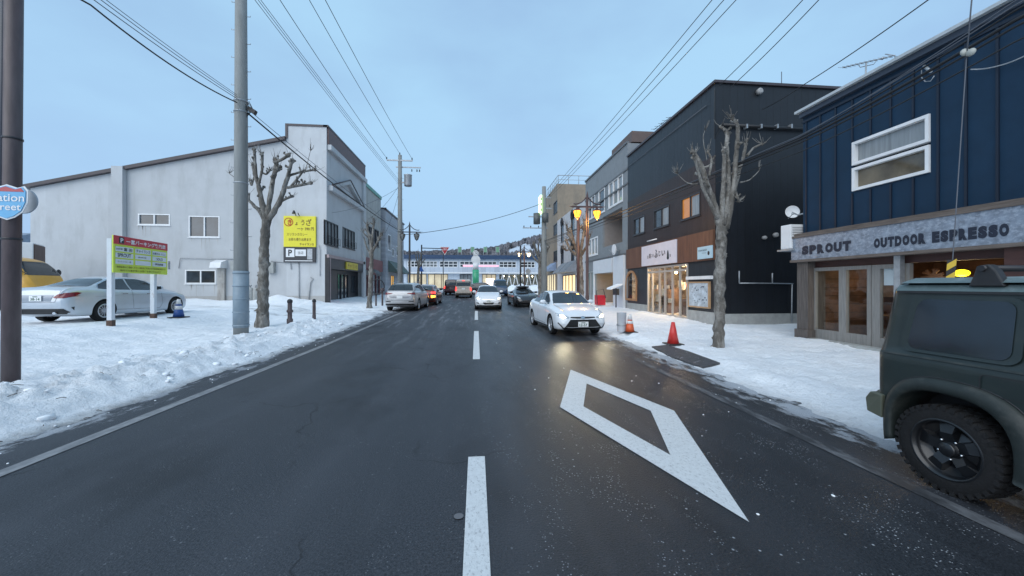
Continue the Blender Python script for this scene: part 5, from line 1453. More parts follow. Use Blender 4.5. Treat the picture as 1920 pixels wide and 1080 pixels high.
    def sm(c, poly): return [(x, y) for x, y in poly]

def wheel(T, ctr, r, width, sy, rim, spokes, ratio=.66, lobes=False, parent=None):
    e = bpy.data.objects.new('wheel', None); COL.objects.link(e); e.parent = T.o; e.location = ctr
    h = width / 2; ri = r * ratio
    t = MB().lathe([(ri, -h * .9), (r * .93, -h), (r * .985, -h * .82), (r, -h * .5), (r, h * .5), (r * .985, h * .82), (r * .93, h), (ri, h * .9), (ri - .012, h * .8), (ri - .012, -h * .8), (ri, -h * .9)], (0, 0, 0), 40, 'y', cap=False)
    to = t.build('tyre', RUBBER, e)
    m = MB(); f = sy
    pr = [(ri - .012, -f * h * .85), (ri - .02, -f * h * .8), (ri - .03, f * h * .2), (ri - .018, f * h * .82), (ri + .006, f * h * .86), (ri + .006, f * h * .93), (ri - .03, f * h * .9), (ri - .04, f * h * .5)]
    m.lathe(pr, (0, 0, 0), 40, 'y', cap=False)
    m.lathe([(.0, f * h * .78), (r * .16, f * h * .76), (r * .2, f * h * .6), (r * .2, f * h * .2)], (0, 0, 0), 20, 'y')
    if lobes:
        for k in range(spokes):
            a = 2 * math.pi * k / spokes; u = Vector((math.cos(a), 0, math.sin(a))); v = Vector((-math.sin(a), 0, math.cos(a)))
            P = lambda q, s_, d: u * q + v * s_ + Vector((0, f * d, 0))
            vs = [P(r * .15, -r * .12, h * .55), P(r * .15, r * .12, h * .55), P(ri * .62, r * .11, h * .78), P(ri * .62, -r * .11, h * .78), P(ri - .02, r * .16, h * .62), P(ri - .02, -r * .16, h * .62),
                  P(r * .15, -r * .14, h * .2), P(r * .15, r * .14, h * .2), P(ri * .62, r * .15, h * .3), P(ri * .62, -r * .15, h * .3), P(ri - .02, r * .2, h * .2), P(ri - .02, -r * .2, h * .2)]
            m.add(vs, [(0, 1, 2, 3), (3, 2, 4, 5), (0, 3, 9, 6), (3, 5, 11, 9), (1, 7, 8, 2), (2, 8, 10, 4), (4, 10, 11, 5)])
    else:
        for k in range(spokes):
            a = 2 * math.pi * k / spokes; u = Vector((math.cos(a), 0, math.sin(a))); v = Vector((-math.sin(a), 0, math.cos(a)))
            m.obox(u * r * .1 - v * r * .035 + Vector((0, f * h * .45, 0)), u * (ri - .03 - r * .1), v * r * .07, Vector((0, f * h * .36, 0)) )
    ro = m.build('rim', rim, e)
    d = MB().lathe([(0, f * h * .1), (ri - .03, f * h * .08), (ri - .03, f * h * .02)], (0, 0, 0), 24, 'y')
    d.build('brake_disc', BLACKM, e)
    return e

def plate(T, x, y, z, f, txt='', w_=.33, name='number_plate', nrm=None):
    """small number plate; f = +1 faces forward, -1 rearward (car coordinates)"""
    m = MB(); h = .165
    m.box(x - .006, x + .006, y - w_ / 2, y + w_ / 2, z - h / 2, z + h / 2)
    p = T.part(name, m, PLATE)
    if txt:
        m = MB(); text_mesh(m, txt, (x + f * .0085, y - f * w_ * .38, z - h * .38), Vector((0, f, 0)), EZ, w_ * .76, h * .48, bold=.02)
        m.box(x + f * .0072, x + f * .0085, y - w_ * .2, y + w_ * .2, z + h * .22, z + h * .36)
        T.part('plate_digits', m, PLATEG, p)
def mirrorb(c, x, z, mat, size=(.10, .20, .13)):
    for sy in (1, -1):
        h = c.hit(x, z, 'side+' if sy > 0 else 'side-')
        y = h[0].y if h else sy * c.W / 2
        m = MB(); 
        m.blob((x + .02, y + sy * (.06 + size[1] / 2), z + .06), 1, 1, 0, 2, (size[0] * .62, size[1] * .62, size[2] * .62))
        m.tube([(x + .03, y - sy * .03, z - .02), (x + .02, y + sy * .09, z + .04)], .025, 6)
        mo_ = c.T.part('wing_mirror', m, mat)
        m = MB(); m.box(x - .048, x - .042, y + sy * .06 + (0 if sy > 0 else -size[1]) , y + sy * .06 + (size[1] if sy > 0 else 0), z + .0, z + .11)
        c.T.part('mirror_glass', m, CARGLASS, mo_)
def handle(c, x, z, mat=CHROME):
    for ax in ('side+', 'side-'):
        c.patch('door_handle', [(x - .1, z - .013), (x + .1, z - .013), (x + .1, z + .013), (x - .1, z + .013)], ax, mat, .022, .04)
TAIL = M('tail_lamp_red', (0.16, 0.006, 0.012), rough=.15, var=.3, scale=14, coat=.6)
TAILL = M('tail_lamp_lit', (0.5, 0.02, 0.02), rough=.15, var=.1, emis=(1, .06, .05), estr=1.6)
HEADL = M('headlamp_glass', (0.55, 0.58, 0.60), rough=.08, var=.5, scale=16, metal=.5, coat=.6)
HEADON = emit('headlamp_lit', (1.0, .90, .58), 22.0)
GRILLE = M('grille_black', (0.012, 0.012, 0.014), rough=.35, var=.3, scale=30, seam=(2, .03, .012, .3, .004))
WHITEP = M('white_car_paint', (0.66, 0.70, 0.74), rough=.28, var=.03, coat=.6, dirt=(.42, .43, .43), dscale=(1.5, 1.5, 3), dlo=.55, dhi=.8, dmax=.35)
SILVERP = M('silver_car_paint', (0.50, 0.54, 0.59), rough=.3, metal=.35, var=.03, coat=.6, dirt=(.34, .35, .36), dscale=(2, 2, 3), dmax=.3)
GREYCP = M('warm_silver_paint', (0.46, 0.46, 0.47), rough=.32, metal=.35, var=.04, coat=.5, dirt=(.28, .28, .27), dscale=(2, 2, 3), dmax=.5)
BLACKCP = M('black_car_paint', (0.012, 0.013, 0.016), rough=.22, var=.1, coat=.8, dirt=(.08, .08, .08), dmax=.3)
REDCP = M('dark_orange_red_paint', (0.16, 0.03, 0.015), rough=.25, var=.1, coat=.7)
BLUECP = M('dark_blue_paint', (0.02, 0.05, 0.11), rough=.3, var=.1, coat=.6)
CREAMP = M('cream_van_paint', (0.52, 0.46, 0.40), rough=.35, var=.05, coat=.3, dirt=(.35, .3, .28), dmax=.4)
YELP = M('yellow_van_paint', (0.62, 0.32, 0.035), rough=.4, var=.06, coat=.3, dirt=(.4, .22, .05), dmax=.4)

def glasshouse(c, side, wind=None, rear=None, pillars=()):
    for ax in ('side+', 'side-'):
        for poly in side: c.patch('side_window', poly, ax, CARGLASS)
    if wind: c.patch('windscreen', wind, 'front', CARGLASS, off=.007, step=.04)
    if rear: c.patch('rear_window', rear, 'rear', CARGLASS, off=.008, step=.03)
def sym(half): return half + [(-y, z) for y, z in half[::-1]]

# --- white sedan coming towards the camera on the right, headlamps lit
def facing(label, cat, name, u, v, yawdeg, spec, lift=0.0, group=None):
    """yawdeg: heading of the car's nose measured from world +Y, clockwise; (u, v) is the ground point under the car's centre"""
    p = G(u, v, lift) if isinstance(u, (int, float)) and v is not None else u
    return Thing(name, label, cat, p, R(90 - yawdeg), group, local=True)
def place(T, spec, lx, ly, P, yawdeg):
    """move the thing so that its local point (lx, ly) stands at ground point P"""
    rz = R(90 - yawdeg); c_, s_ = math.cos(rz), math.sin(rz)
    T.o.rotation_euler = (0, 0, rz)
    T.o.location = (P.x - (lx * c_ - ly * s_), P.y - (lx * s_ + ly * c_), P.z)

T = Thing('sedan_car', 'white sedan with lit headlamps and black trapezoid grille coming closest towards the camera', 'car', local=True)
c = Car(T, dict(SEDAN, L=4.5, W=1.72, top=[(a, b + .03) if b > 1.2 else (a, b + .01) for a, b in SEDAN['top']], tw=[(0, .60), (.05, .68), (.13, .68), (.20, .65), (.33, .60), (.45, .60), (.58, .61), (.70, .67), (.77, .72), (.86, .70), (.95, .64), (1, .54)], w=[(0, .64), (.02, .76), (.08, .85), (.2, .89), (.5, .89), (.8, .888), (.93, .865), (.98, .80), (1, .68)]), WHITEP, ns=90, sub=4)
hx = c.L / 2
place(T, c.s, hx - .75, -c.W / 2 + .1, G(1038, 627), 180 - 4.5)
glasshouse(c, [[(-1.30, 1.03), (-1.22, 1.16), (-.82, 1.33), (-.42, 1.375), (-.36, 1.37), (-.33, .995), (-1.0, 1.02)], [(-.28, .995), (-.30, 1.37), (.15, 1.365), (.42, 1.30), (.78, 1.08), (.86, .99), (.6, .975)]],
           sym([(.66, 1.03), (.60, 1.18), (.53, 1.33), (.49, 1.365), (.2, 1.39)]), sym([(.60, 1.14), (.52, 1.32), (.46, 1.36)]))
for ax in ('side+', 'side-'):
    c.line('window_surround', [(-1.30, 1.04), (-1.24, 1.17), (-.83, 1.345), (-.42, 1.39), (.15, 1.38), (.43, 1.315), (.80, 1.09)], ax, BLACKP, .02, .007)
    c.line('door_seam', [(-.31, 1.0), (-.33, .75), (-.30, .34), (.72, .32), (.80, .5), (.78, .95)], ax, BLACKP, .009, .004)
    c.line('rear_door_seam', [(-.33, .34), (-1.0, .36), (-1.16, .6), (-1.1, .95)], ax, BLACKP, .009, .004)
    c.patch('sill', [(-.95, .19), (1.0, .19), (1.0, .27), (-.95, .27)], ax, BLACKP, .003, .08)
for s_ in (1, -1):
    c.patch('headlight', [(s_ * .44, .63), (s_ * .62, .71), (s_ * .82, .76), (s_ * .80, .68), (s_ * .68, .60), (s_ * .48, .59)], 'front', HEADL, .006, .03)
    c.patch('headlight_beam', [(s_ * .56, .62), (s_ * .66, .695), (s_ * .72, .70), (s_ * .72, .64), (s_ * .66, .61)], 'front', HEADON, .012, .02)
    c.patch('fog_lamp_trim', [(s_ * .60, .26), (s_ * .66, .27), (s_ * .80, .44), (s_ * .79, .47)], 'front', BLACKP, .006, .03)
g_o = c.patch('grille', [(-.42, .555), (.42, .555), (.64, .27), (.61, .23), (-.61, .23), (-.64, .27)], 'front', GRILLE, .006, .04)
c.patch('bonnet_slot', [(-.42, .605), (-.40, .64), (.40, .64), (.42, .605), (.2, .585), (-.2, .585)], 'front', BLACKP, .006, .03)
c.patch('emblem', [(.07 * math.cos(k * math.pi / 6), .615 + .045 * math.sin(k * math.pi / 6)) for k in range(12)], 'front', CHROME, .014, .02)
c.patch('lower_lip', [(-.66, .205), (.66, .205), (.62, .225), (-.62, .225)], 'front', WHITEP, .02, .04)
h = c.hit(0, .40, 'front'); plate(T, h[0].x + .02, .0, .405, 1, '12-57', .34)
c.line('bonnet_seam', [(.86, .62), (1.2, .66), (2.0, .56)], 'top', BLACKP, .007, .003); c.line('bonnet_seam', [(.86, -.62), (1.2, -.66), (2.0, -.56)], 'top', BLACKP, .007, .003)
m = MB()
for s_ in (.15, -.35): m.tube([(.93, s_, 1.035), (.80, s_ + .42, 1.11)], .01, 5)
T.each('wiper', m, BLACKP)
mirrorb(c, .62, 1.0, WHITEP); handle(c, -.62, .84, WHITEP); handle(c, -.0 - .12, .82, WHITEP)
c.wheels(ALLOY, 10, .20)
wl = T.o
for s_ in (1, -1):
    hl = c.hit(s_ * .68, .66, 'front')[0]
    lamp('headlight_lamp', 'SPOT', hl + Vector((.12, 0, 0)), 24, (1, .90, .60), .06, T.o, (0, R(-90 + 7), 0) , R(80), 1.0)
# --- second white sedan on the centre of the street
T = Thing('sedan_car', 'pale silver-white sedan with dark lower grille driving towards the camera beside the centre line', 'car', local=True)
c = Car(T, dict(HATCH, L=4.3, W=1.72), WHITEP, ns=48, sub=3)
place(T, c.s, c.L / 2 - .15, 0, G(916, 581), 180)
glasshouse(c, [[(-1.55, 1.10), (-1.35, 1.3), (-.4, 1.42), (-.38, 1.03)], [(-.33, 1.03), (-.33, 1.42), (.2, 1.40), (.6, 1.2), (.78, 1.04)]], sym([(.67, 1.08), (.60, 1.25), (.54, 1.42), (.3, 1.46)]), sym([(.56, 1.12), (.50, 1.36)]))
for s_ in (1, -1):
    c.patch('headlight', [(s_ * .46, .66), (s_ * .60, .78), (s_ * .76, .84), (s_ * .74, .70), (s_ * .62, .64)], 'front', HEADL, .006, .03)
    c.patch('headlight_beam', [(s_ * .56, .68), (s_ * .64, .75), (s_ * .68, .75), (s_ * .68, .69)], 'front', HEADON, .012, .02)
    c.patch('fog_lamp_trim', [(s_ * .60, .38), (s_ * .74, .42), (s_ * .74, .47), (s_ * .6, .46)], 'front', BLACKP, .006, .03)
c.patch('grille', [(-.36, .46), (.36, .46), (.26, .34), (-.26, .34)], 'front', GRILLE, .006, .04); c.patch('upper_grille', [(-.40, .66), (.40, .66), (.34, .61), (-.34, .61)], 'front', CHROME, .006, .04)
c.patch('bumper_base', [(-.7, .24), (.7, .24), (.72, .30), (-.72, .30)], 'front', BLACKP, .006, .05)
h = c.hit(0, .5, 'front'); plate(T, h[0].x + .02, 0, .52, 1, '34-08', .33)
mirrorb(c, .60, 1.05, WHITEP); c.wheels(ALLOY, 7)
# --- black low coupe parked on the right facing the camera
T = Thing('coupe_car', 'low black sports coupe parked nose towards us at the right kerb', 'car', local=True)
c = Car(T, dict(LOW, L=4.3, W=1.77), BLACKCP, ns=48, sub=3)
place(T, c.s, c.L / 2 - .2, 0, G(990, 576), 180 - 4)
glasshouse(c, [[(-1.05, .96), (-.8, 1.08), (-.3, 1.20), (-.25, .93)], [(-.2, .93), (-.22, 1.2), (.1, 1.19), (.4, 1.08), (.6, .95)]], sym([(.62, .95), (.55, 1.08), (.49, 1.20), (.2, 1.235)]), sym([(.5, .98), (.45, 1.15)]))
for s_ in (1, -1): c.patch('headlight', [(s_ * .50, .60), (s_ * .60, .68), (s_ * .74, .72), (s_ * .73, .64), (s_ * .6, .58)], 'front', HEADL, .006, .03)
c.patch('grille', [(-.42, .44), (.42, .44), (.5, .26), (-.5, .26)], 'front', GRILLE, .006, .04)
h = c.hit(-.0, .4, 'front'); plate(T, h[0].x + .02, .42, .42, 1, '', .33)
mirrorb(c, .42, .93, BLACKCP); c.wheels(BLACKM, 7)
m = MB(); 
for x in (-.25, .25): m.tube([(x - .1, -.55, 1.27), (x - .1, .55, 1.27)], .02, 6)
m.blob((-.05, 0, 1.36), 1, 2, .1, 2, (.5, .5, .09)); T.part('roof_box', m, BLACKP)
# --- silver crossover parked on the left, rear towards us
T = Thing('crossover_car', 'silver crossover parked at the left kerb with its rear towards the camera', 'car', local=True)
c = Car(T, SUV, GREYCP, ns=60, sub=3)
place(T, c.s, -c.L / 2 + .2, 0, G(751, 584), 3.5)
glasshouse(c, [[(-1.85, 1.22), (-1.62, 1.44), (-.45, 1.58), (-.42, 1.18)], [(-.36, 1.18), (-.36, 1.58), (.25, 1.54), (.75, 1.28), (.85, 1.16)]], sym([(.7, 1.22), (.58, 1.55)]), sym([(.72, 1.22), (.70, 1.32), (.60, 1.55), (.52, 1.58)]))
for s_ in (1, -1):
    c.patch('tail_light', [(s_ * .42, 1.07), (s_ * .84, 1.11), (s_ * .86, .98), (s_ * .70, .99), (s_ * .44, 1.03)], 'rear', TAIL, .008, .04)
    c.patch('reflector', [(s_ * .5, .60), (s_ * .82, .64), (s_ * .8, .58), (s_ * .52, .55)], 'rear', BLACKP, .006, .04)
c.patch('lower_bumper', [(-.85, .37), (.85, .37), (.80, .46), (-.80, .46)], 'rear', BLACKP, .008, .05)
c.patch('tailgate_shade_patch', [(-.62, .88), (.62, .88), (.5, .80), (-.5, .80)], 'rear', M('tailgate_shade_panel', (0.30, 0.30, 0.32), rough=.3, metal=.3, var=.05), .006, .05)
c.line('tailgate_seam', [(-.78, 1.22), (-.76, .95), (-.66, .66), (.66, .66), (.76, .95), (.78, 1.22)], 'rear', BLACKP, .012, .005)
h = c.hit(0, .84, 'rear'); plate(T, h[0].x - .02, 0, .84, -1, '', .33)
m = MB()
for s_ in (1, -1): m.tube([(-1.4, s_ * .62, 1.69), (-.9, s_ * .62, 1.73), (.1, s_ * .62, 1.73), (.4, s_ * .62, 1.69)], .018, 6)
T.part('roof_rail', m, CHROME); mirrorb(c, .68, 1.2, GREYCP); c.wheels(ALLOY, 6); handle(c, -.6, 1.0); handle(c, .1, .98)
# --- red-orange car ahead of it with amber flasher
T = Thing('hatchback_car', 'dark orange-red hatchback with a glowing amber flasher ahead of the silver crossover', 'car', local=True)
c = Car(T, dict(HATCH, L=4.1, W=1.75), REDCP, ns=40, sub=3)
place(T, c.s, -c.L / 2 + .2, 0, G(795, 573), 2)
glasshouse(c, [[(-1.6, 1.1), (-1.35, 1.32), (-.4, 1.42), (-.38, 1.04)], [(-.33, 1.04), (-.33, 1.42), (.2, 1.40), (.7, 1.08)]], None, sym([(.60, 1.10), (.50, 1.42)]))
AMB = emit('amber_flasher', (1.0, .36, .04), 3.5)
for s_ in (1, -1):
    c.patch('tail_light', [(s_ * .50, .98), (s_ * .80, 1.0), (s_ * .80, .84), (s_ * .54, .86)], 'rear', TAILL, .008, .04)
c.patch('flasher', [(.80, .72), (.55, .74), (.56, .56), (.80, .60)] if False else [(-.80, .72), (-.52, .74), (-.54, .56), (-.80, .60)], 'rear', AMB, .014, .04)
c.patch('lower_bumper', [(-.7, .38), (.7, .38), (.72, .5), (-.72, .5)], 'rear', BLACKP, .008, .05)
h = c.hit(0, .8, 'rear'); plate(T, h[0].x - .02, 0, .78, -1, '', .33); mirrorb(c, .62, 1.08, BLACKP, (.1, .22, .16)); c.wheels(ALLOY, 6)
# --- cream van braking
T = Thing('delivery_van', 'cream van with glowing brake lights driving away in the left lane', 'van', local=True)
c = Car(T, dict(VAN, W=1.70), CREAMP, ns=40, sub=3)
place(T, c.s, -c.L / 2 + .2, 0, G(869, 559), 0)
glasshouse(c, [[(-2.1, 1.18), (-2.05, 1.72), (-.5, 1.76), (-.5, 1.16)], [(-.4, 1.16), (-.4, 1.76), (.9, 1.72), (1.4, 1.18)]], None, sym([(.70, 1.22), (.68, 1.68), (.6, 1.72)]))
for s_ in (1, -1): c.patch('brake_light', [(s_ * .66, 1.12), (s_ * .82, 1.12), (s_ * .82, .72), (s_ * .68, .74)], 'rear', TAILL, .010, .04)
c.patch('high_brake_light', [(-.14, 1.80), (.14, 1.80), (.14, 1.74), (-.14, 1.74)], 'rear', TAILL, .012, .04)
c.patch('lower_bumper', [(-.74, .38), (.74, .38), (.74, .50), (-.74, .50)], 'rear', BLACKP, .008, .05)
h = c.hit(0, .95, 'rear'); plate(T, h[0].x - .02, 0, .95, -1, '', .33); mirrorb(c, 1.45, 1.2, CREAMP); c.wheels(GALV, 8)
# --- dark van waiting further away on the left
T = Thing('dark_van', 'dark maroon minivan with red tail lights left of the cream van', 'van', local=True)
c = Car(T, dict(VAN, W=1.69), M('dark_maroon_paint', (0.05, 0.02, 0.025), rough=.3, var=.1, coat=.5), ns=32, sub=2)
place(T, c.s, -c.L / 2 + .2, 0, G(845, 553.5), 6)
glasshouse(c, [[(-2.1, 1.18), (-2.05, 1.72), (.9, 1.72), (1.4, 1.18)]], None, sym([(.70, 1.22), (.68, 1.7)]))
for s_ in (1, -1): c.patch('tail_light', [(s_ * .62, 1.12), (s_ * .82, 1.12), (s_ * .82, .8), (s_ * .64, .8)], 'rear', TAILL, .010, .04)
c.wheels(GALV, 6)
# --- dark blue car behind the oncoming sedan
T = Thing('blue_car', 'dark blue hatchback half hidden behind the oncoming pale sedan', 'car', local=True)
c = Car(T, dict(VAN, W=1.69, L=3.9), BLUECP, ns=32, sub=2)
place(T, c.s, c.L / 2 - .2, 0, G(939, 555.5), 180)
glasshouse(c, [[(-1.7, 1.18), (-1.65, 1.72), (.6, 1.72), (1.1, 1.18)]], sym([(.72, 1.2), (.66, 1.75)]), None)
for s_ in (1, -1): c.patch('headlight', [(s_ * .62, .9), (s_ * .80, .94), (s_ * .8, .8), (s_ * .62, .78)], 'front', HEADL, .010, .04)
c.wheels(GALV, 6)
T = Thing('distant_car', 'small dark car crossing in front of the green station column', 'car', local=True)
c = Car(T, dict(HATCH, W=1.69, L=4.0), BLACKCP, ns=32, sub=2)
place(T, c.s, 0, 0, G(906, 551.5), 90)
glasshouse(c, [[(-1.5, 1.1), (-1.3, 1.32), (-.4, 1.42), (.2, 1.4), (.7, 1.08)]])
for s_ in (1, -1): c.patch('headlight', [(s_ * .5, .66), (s_ * .72, .74), (s_ * .7, .64)], 'front', HEADON, .01, .04)
c.wheels(GALV, 6)

# --- silver saloon parked in the snowy lot on the left
T = Thing('sedan_car', 'silver saloon with red tail lamps parked in the snowy lot behind the parking board', 'car', local=True)
c = Car(T, dict(SEDAN, L=4.7, W=1.83, r=.335, wb=(.225, .825), top=[(x, z + (.03 if z > 1.05 else .02)) for x, z in SEDAN['top']], sh=[(x, z + .02) for x, z in SEDAN['sh']]), SILVERP, ns=90, sub=4)
pr_ = G(192, 604, .44); pr_.z = left_z(pr_.x, pr_.y) - .01
hd = 1.0
place(T, c.s, c.ax[0], -c.W / 2 + .1, pr_, hd)
glasshouse(c, [[(-1.42, 1.06), (-1.30, 1.19), (-.9, 1.34), (-.42, 1.385), (-.36, 1.38), (-.33, 1.01), (-1.1, 1.03)], [(-.28, 1.01), (-.30, 1.38), (.15, 1.375), (.45, 1.31), (.82, 1.09), (.92, 1.0), (.6, .985)]],
           sym([(.66, 1.05), (.53, 1.33), (.48, 1.37)]), sym([(.62, 1.135), (.56, 1.24), (.50, 1.35), (.40, 1.385)]))
for ax in ('side+', 'side-'):
    c.line('window_surround', [(-1.42, 1.065), (-1.32, 1.20), (-.9, 1.355), (-.42, 1.40), (.15, 1.39), (.46, 1.325), (.84, 1.10)], ax, CHROME, .016, .007)
    c.line('door_seam', [(-.31, 1.0), (-.33, .75), (-.30, .34), (.78, .32), (.88, .5), (.85, .95)], ax, BLACKP, .009, .004)
    c.line('rear_door_seam', [(-.33, .34), (-.98, .36), (-1.14, .6), (-1.08, .95)], ax, BLACKP, .009, .004)
    c.line('shoulder_crease_shade', [(-1.6, .80), (-.6, .84), (.6, .83), (1.3, .80)], ax, M('crease_shade', (0.36, 0.39, 0.43), rough=.3, metal=.3, var=.03), .010, .003)
for s_ in (1, -1):
    c.patch('tail_light', [(s_ * .46, .80), (s_ * .56, .89), (s_ * .82, .955), (s_ * .90, .93), (s_ * .87, .84), (s_ * .70, .775), (s_ * .52, .775)], 'rear', TAIL, .008, .03)
    c.patch('tail_light', [(-2.29, .93), (-2.06, .955), (-1.96, .93), (-2.08, .86), (-2.29, .78)], 'side+' if s_ > 0 else 'side-', TAIL, .009, .03)
    c.patch('bumper_vent', [(s_ * .80, .50), (s_ * .83, .52), (s_ * .82, .40)], 'rear', BLACKP, .008, .03)
c.patch('diffuser', [(-.70, .46), (.70, .46), (.78, .36), (.70, .30), (-.70, .30), (-.78, .36)], 'rear', BLACKP, .008, .05)
c.patch('plate_recess', [(-.46, .87), (.46, .87), (.38, .68), (-.38, .68)], 'rear', M('silver_recess', (0.30, 0.33, 0.37), rough=.3, metal=.3, var=.05), .005, .05)
h = c.hit(0, .78, 'rear'); plate(T, h[0].x - .03, 0, .775, -1, '38-14', .33)
c.line('boot_seam', [(-.62, 1.08), (-.60, .9), (-.50, .66), (.50, .66), (.60, .9), (.62, 1.08)], 'rear', BLACKP, .008, .004)
mirrorb(c, .70, 1.02, SILVERP); handle(c, -.62, .88); handle(c, .30, .86); c.wheels(ALLOY, 12, .22)
m = MB()
for s_ in (1, -1): m.lathe([(.035, 0), (.04, -.08)], (-c.L / 2 + .05, s_ * .5, .33), 10, 'x')
T.each('exhaust_pipe', m, CHROME)

# --- yellow van at the far left
VB = dict(VAN, L=5.4, W=2.0)
sc_ = 1.30
VB['top'] = [(0, 1.3), (.006, 1.95), (.03, 2.35), (.08, 2.48), (.3, 2.52), (.7, 2.50), (.82, 2.36), (.89, 2.05), (.95, 1.55), (.98, 1.15), (1, .8)]
VB['sh'] = [(0, 1.2), (.03, 1.48), (.1, 1.50), (.5, 1.50), (.8, 1.49), (.92, 1.40), (.97, 1.1), (1, .75)]
VB['r'] = .37
T = Thing('yellow_van', 'yellow high-roofed van at the far left behind the brown steel post', 'van', local=True)
c = Car(T, VB, YELP, ns=60, sub=3)
P = atD(99, 535, 17.6); P.z = left_z(P.x - 2, P.y)
place(T, c.s, c.L / 2 - .05, 0, P, 80)
for ax in ('side-', 'side+'):
    c.patch('side_window', [(1.18, 1.60), (1.18, 2.24), (1.55, 2.24), (1.95, 1.98), (2.2, 1.62)], ax, CARGLASS)
    c.patch('side_window', [(-.1, 1.60), (-.1, 2.26), (.95, 2.26), (.95, 1.60)], ax, M('van_pale_window', (.3, .34, .34), rough=.1, var=.4, scale=2) if ax == 'side-' else CARGLASS)
    c.patch('side_window', [(-2.3, 1.60), (-2.3, 2.26), (-.25, 2.26), (-.25, 1.60)], ax, CARGLASS)
    c.line('door_seam', [(1.05, 2.3), (1.05, .5)], ax, BLACKP, .014, .005); c.line('door_seam', [(2.2, 1.55), (2.1, .9), (1.95, .6)], ax, BLACKP, .014, .005)
    c.line('roof_gutter', [(-2.5, 2.36), (1.2, 2.36), (1.7, 2.24), (2.3, 1.7)], ax, BLACKP, .02, .008)
c.patch('windscreen', sym([(.86, 1.62), (.76, 2.2), (.6, 2.26)]), 'front', CARGLASS)
mirrorb(c, 2.12, 1.72, BLACKP, (.12, .2, .26)); c.wheels(GALV, 6, .2)
# --- white truck box with brown rear end behind it
P = atD(68, 535, 21); 
T = Thing('box_truck', 'white box truck with a brown end panel behind the yellow van', 'truck', local=True)
T.o.location = (P.x, P.y, left_z(P.x, P.y)); T.o.rotation_euler = (0, 0, R(35))
m = MB(); m.box(-5.4, .1, -1.0, 1.0, 1.0, 3.5); T.part('cargo_box', m, WHITEF, bevel=.03)
m = MB(); m.box(.101, .14, -.96, .96, 1.05, 3.42); T.part('rear_door', m, M('brown_end_panel', (0.07, 0.04, 0.035), var=.2, seam=(1, .25, .02, .6, .006)))
m = MB(); m.box(-7.2, -5.5, -.95, .95, .6, 2.6); T.part('cab', m, WHITEF, bevel=.12)
m = MB(); m.box(-7.0, -.1, -.5, .5, .55, .95); T.part('chassis', m, BLACKM)
for x in (-6.4, -1.5):
    for sy in (1, -1): wheel(T, Vector((x, sy * .85, .42)), .42, .26, sy, GALV, 6)

# ------------------------------------------------------------------ green off-road wagon close on the right
GRN = M('dull_green_paint', (0.0125, 0.0215, 0.021), rough=.42, var=.08, scale=5, coat=.25, dirt=(.04, .044, .04), dscale=(2.5, 2.5, 5), dlo=.5, dhi=.75, dmax=.45, bump=.0006, bscale=220)
GRT = M('pale_roof_green', (0.09, 0.13, 0.135), rough=.5, var=.15, coat=.2, dirt=(.4, .44, .46), dscale=(3, 3, 3), dmax=.5)
FEND = M('flared_fender_plastic', (0.0145, 0.0215, 0.021), rough=.6, var=.2, scale=10, bump=.001, bscale=160, dirt=(.06, .06, .055), dscale=(5, 5, 5), dlo=.5, dhi=.7, dmax=.6)
JX = 3.72                                  # world x of the fender side; nose points towards -Y, side seen is the car's right side
tw_ = onX(1770, 856, JX)
T = Thing('offroad_wagon', 'dull green boxy off-road wagon parked close on the right with black steel wheels', 'car', local=True)
# car coordinates: x forward, y left; rear wheel axle at x = 0
T.o.rotation_euler = (0, 0, R(-90)); Wj = 1.60
T.o.location = (JX + Wj / 2, tw_.y + .02, 0)
wr = .347
hb = Wj / 2 - .055                         # half width of the body sides without fenders
xr = -.56                                  # rear panel
m = MB()
# body side profile sections (y half width, z) with slight tumblehome, swept along x with rounded rear corners
zs_ = [.52, .60, .80, .98, 1.04, 1.07, 1.12, 1.30, 1.55, 1.63, 1.675, 1.70, 1.715]
def hw(z):
    if z < 1.05: return hb - .012 * abs(z - .85)
    if z < 1.10: return hb - .010 - (z - 1.05) * .5
    if z < 1.62: return hb - .035 - (z - 1.10) * .13
    return hb - .10 - ((z - 1.62) / .095) ** 2 * .14
def ringx(t):                               # list of (x, side inset) around the rear corner
    return t
xs_ = [xr, xr + .004, xr + .02, xr + .05, xr + .10] + [xr + .1 + .12 * k for k in range(1, 24)]
def inset(x): 
    d = x - xr
    return 0 if d > .1 else .1 - math.sqrt(max(0, .01 - (.1 - d) ** 2))
def zlean(z): return max(0, (z - 1.05)) * .10     # rear panel leans forward above the belt
vs = []; 
for x in xs_:
    k = max(0, 1 - (x - xr) / .6)
    for z in zs_:
        vs.append((x + zlean(z) * k, -(hw(z) - inset(x)), z))
nz_ = len(zs_)
vs2 = [(x, -y, z) for x, y, z in vs]
fs = [(i * nz_ + j, (i + 1) * nz_ + j, (i + 1) * nz_ + j + 1, i * nz_ + j + 1) for i in range(len(xs_) - 1) for j in range(nz_ - 1)]
m.add(vs, fs, 0, True); m.add(vs2, [f[::-1] for f in fs], 0, True)
n1 = len(vs)
m2 = [(j, j + 1, n1 + j + 1, n1 + j) for j in range(nz_ - 1)]
m.f += m2; m.mi += [0] * len(m2); m.sm += [False] * len(m2)
o = (len(xs_) - 1) * nz_
rf_ = [(i * nz_ + nz_ - 1, (i + 1) * nz_ + nz_ - 1, n1 + (i + 1) * nz_ + nz_ - 1, n1 + i * nz_ + nz_ - 1) for i in range(len(xs_) - 1)]
m.f += rf_; m.mi += [0] * len(rf_); m.sm += [False] * len(rf_)
bf_ = [(i * nz_, n1 + i * nz_, n1 + (i + 1) * nz_, (i + 1) * nz_) for i in range(len(xs_) - 1)]
m.f += bf_; m.mi += [0] * len(bf_); m.sm += [False] * len(bf_)
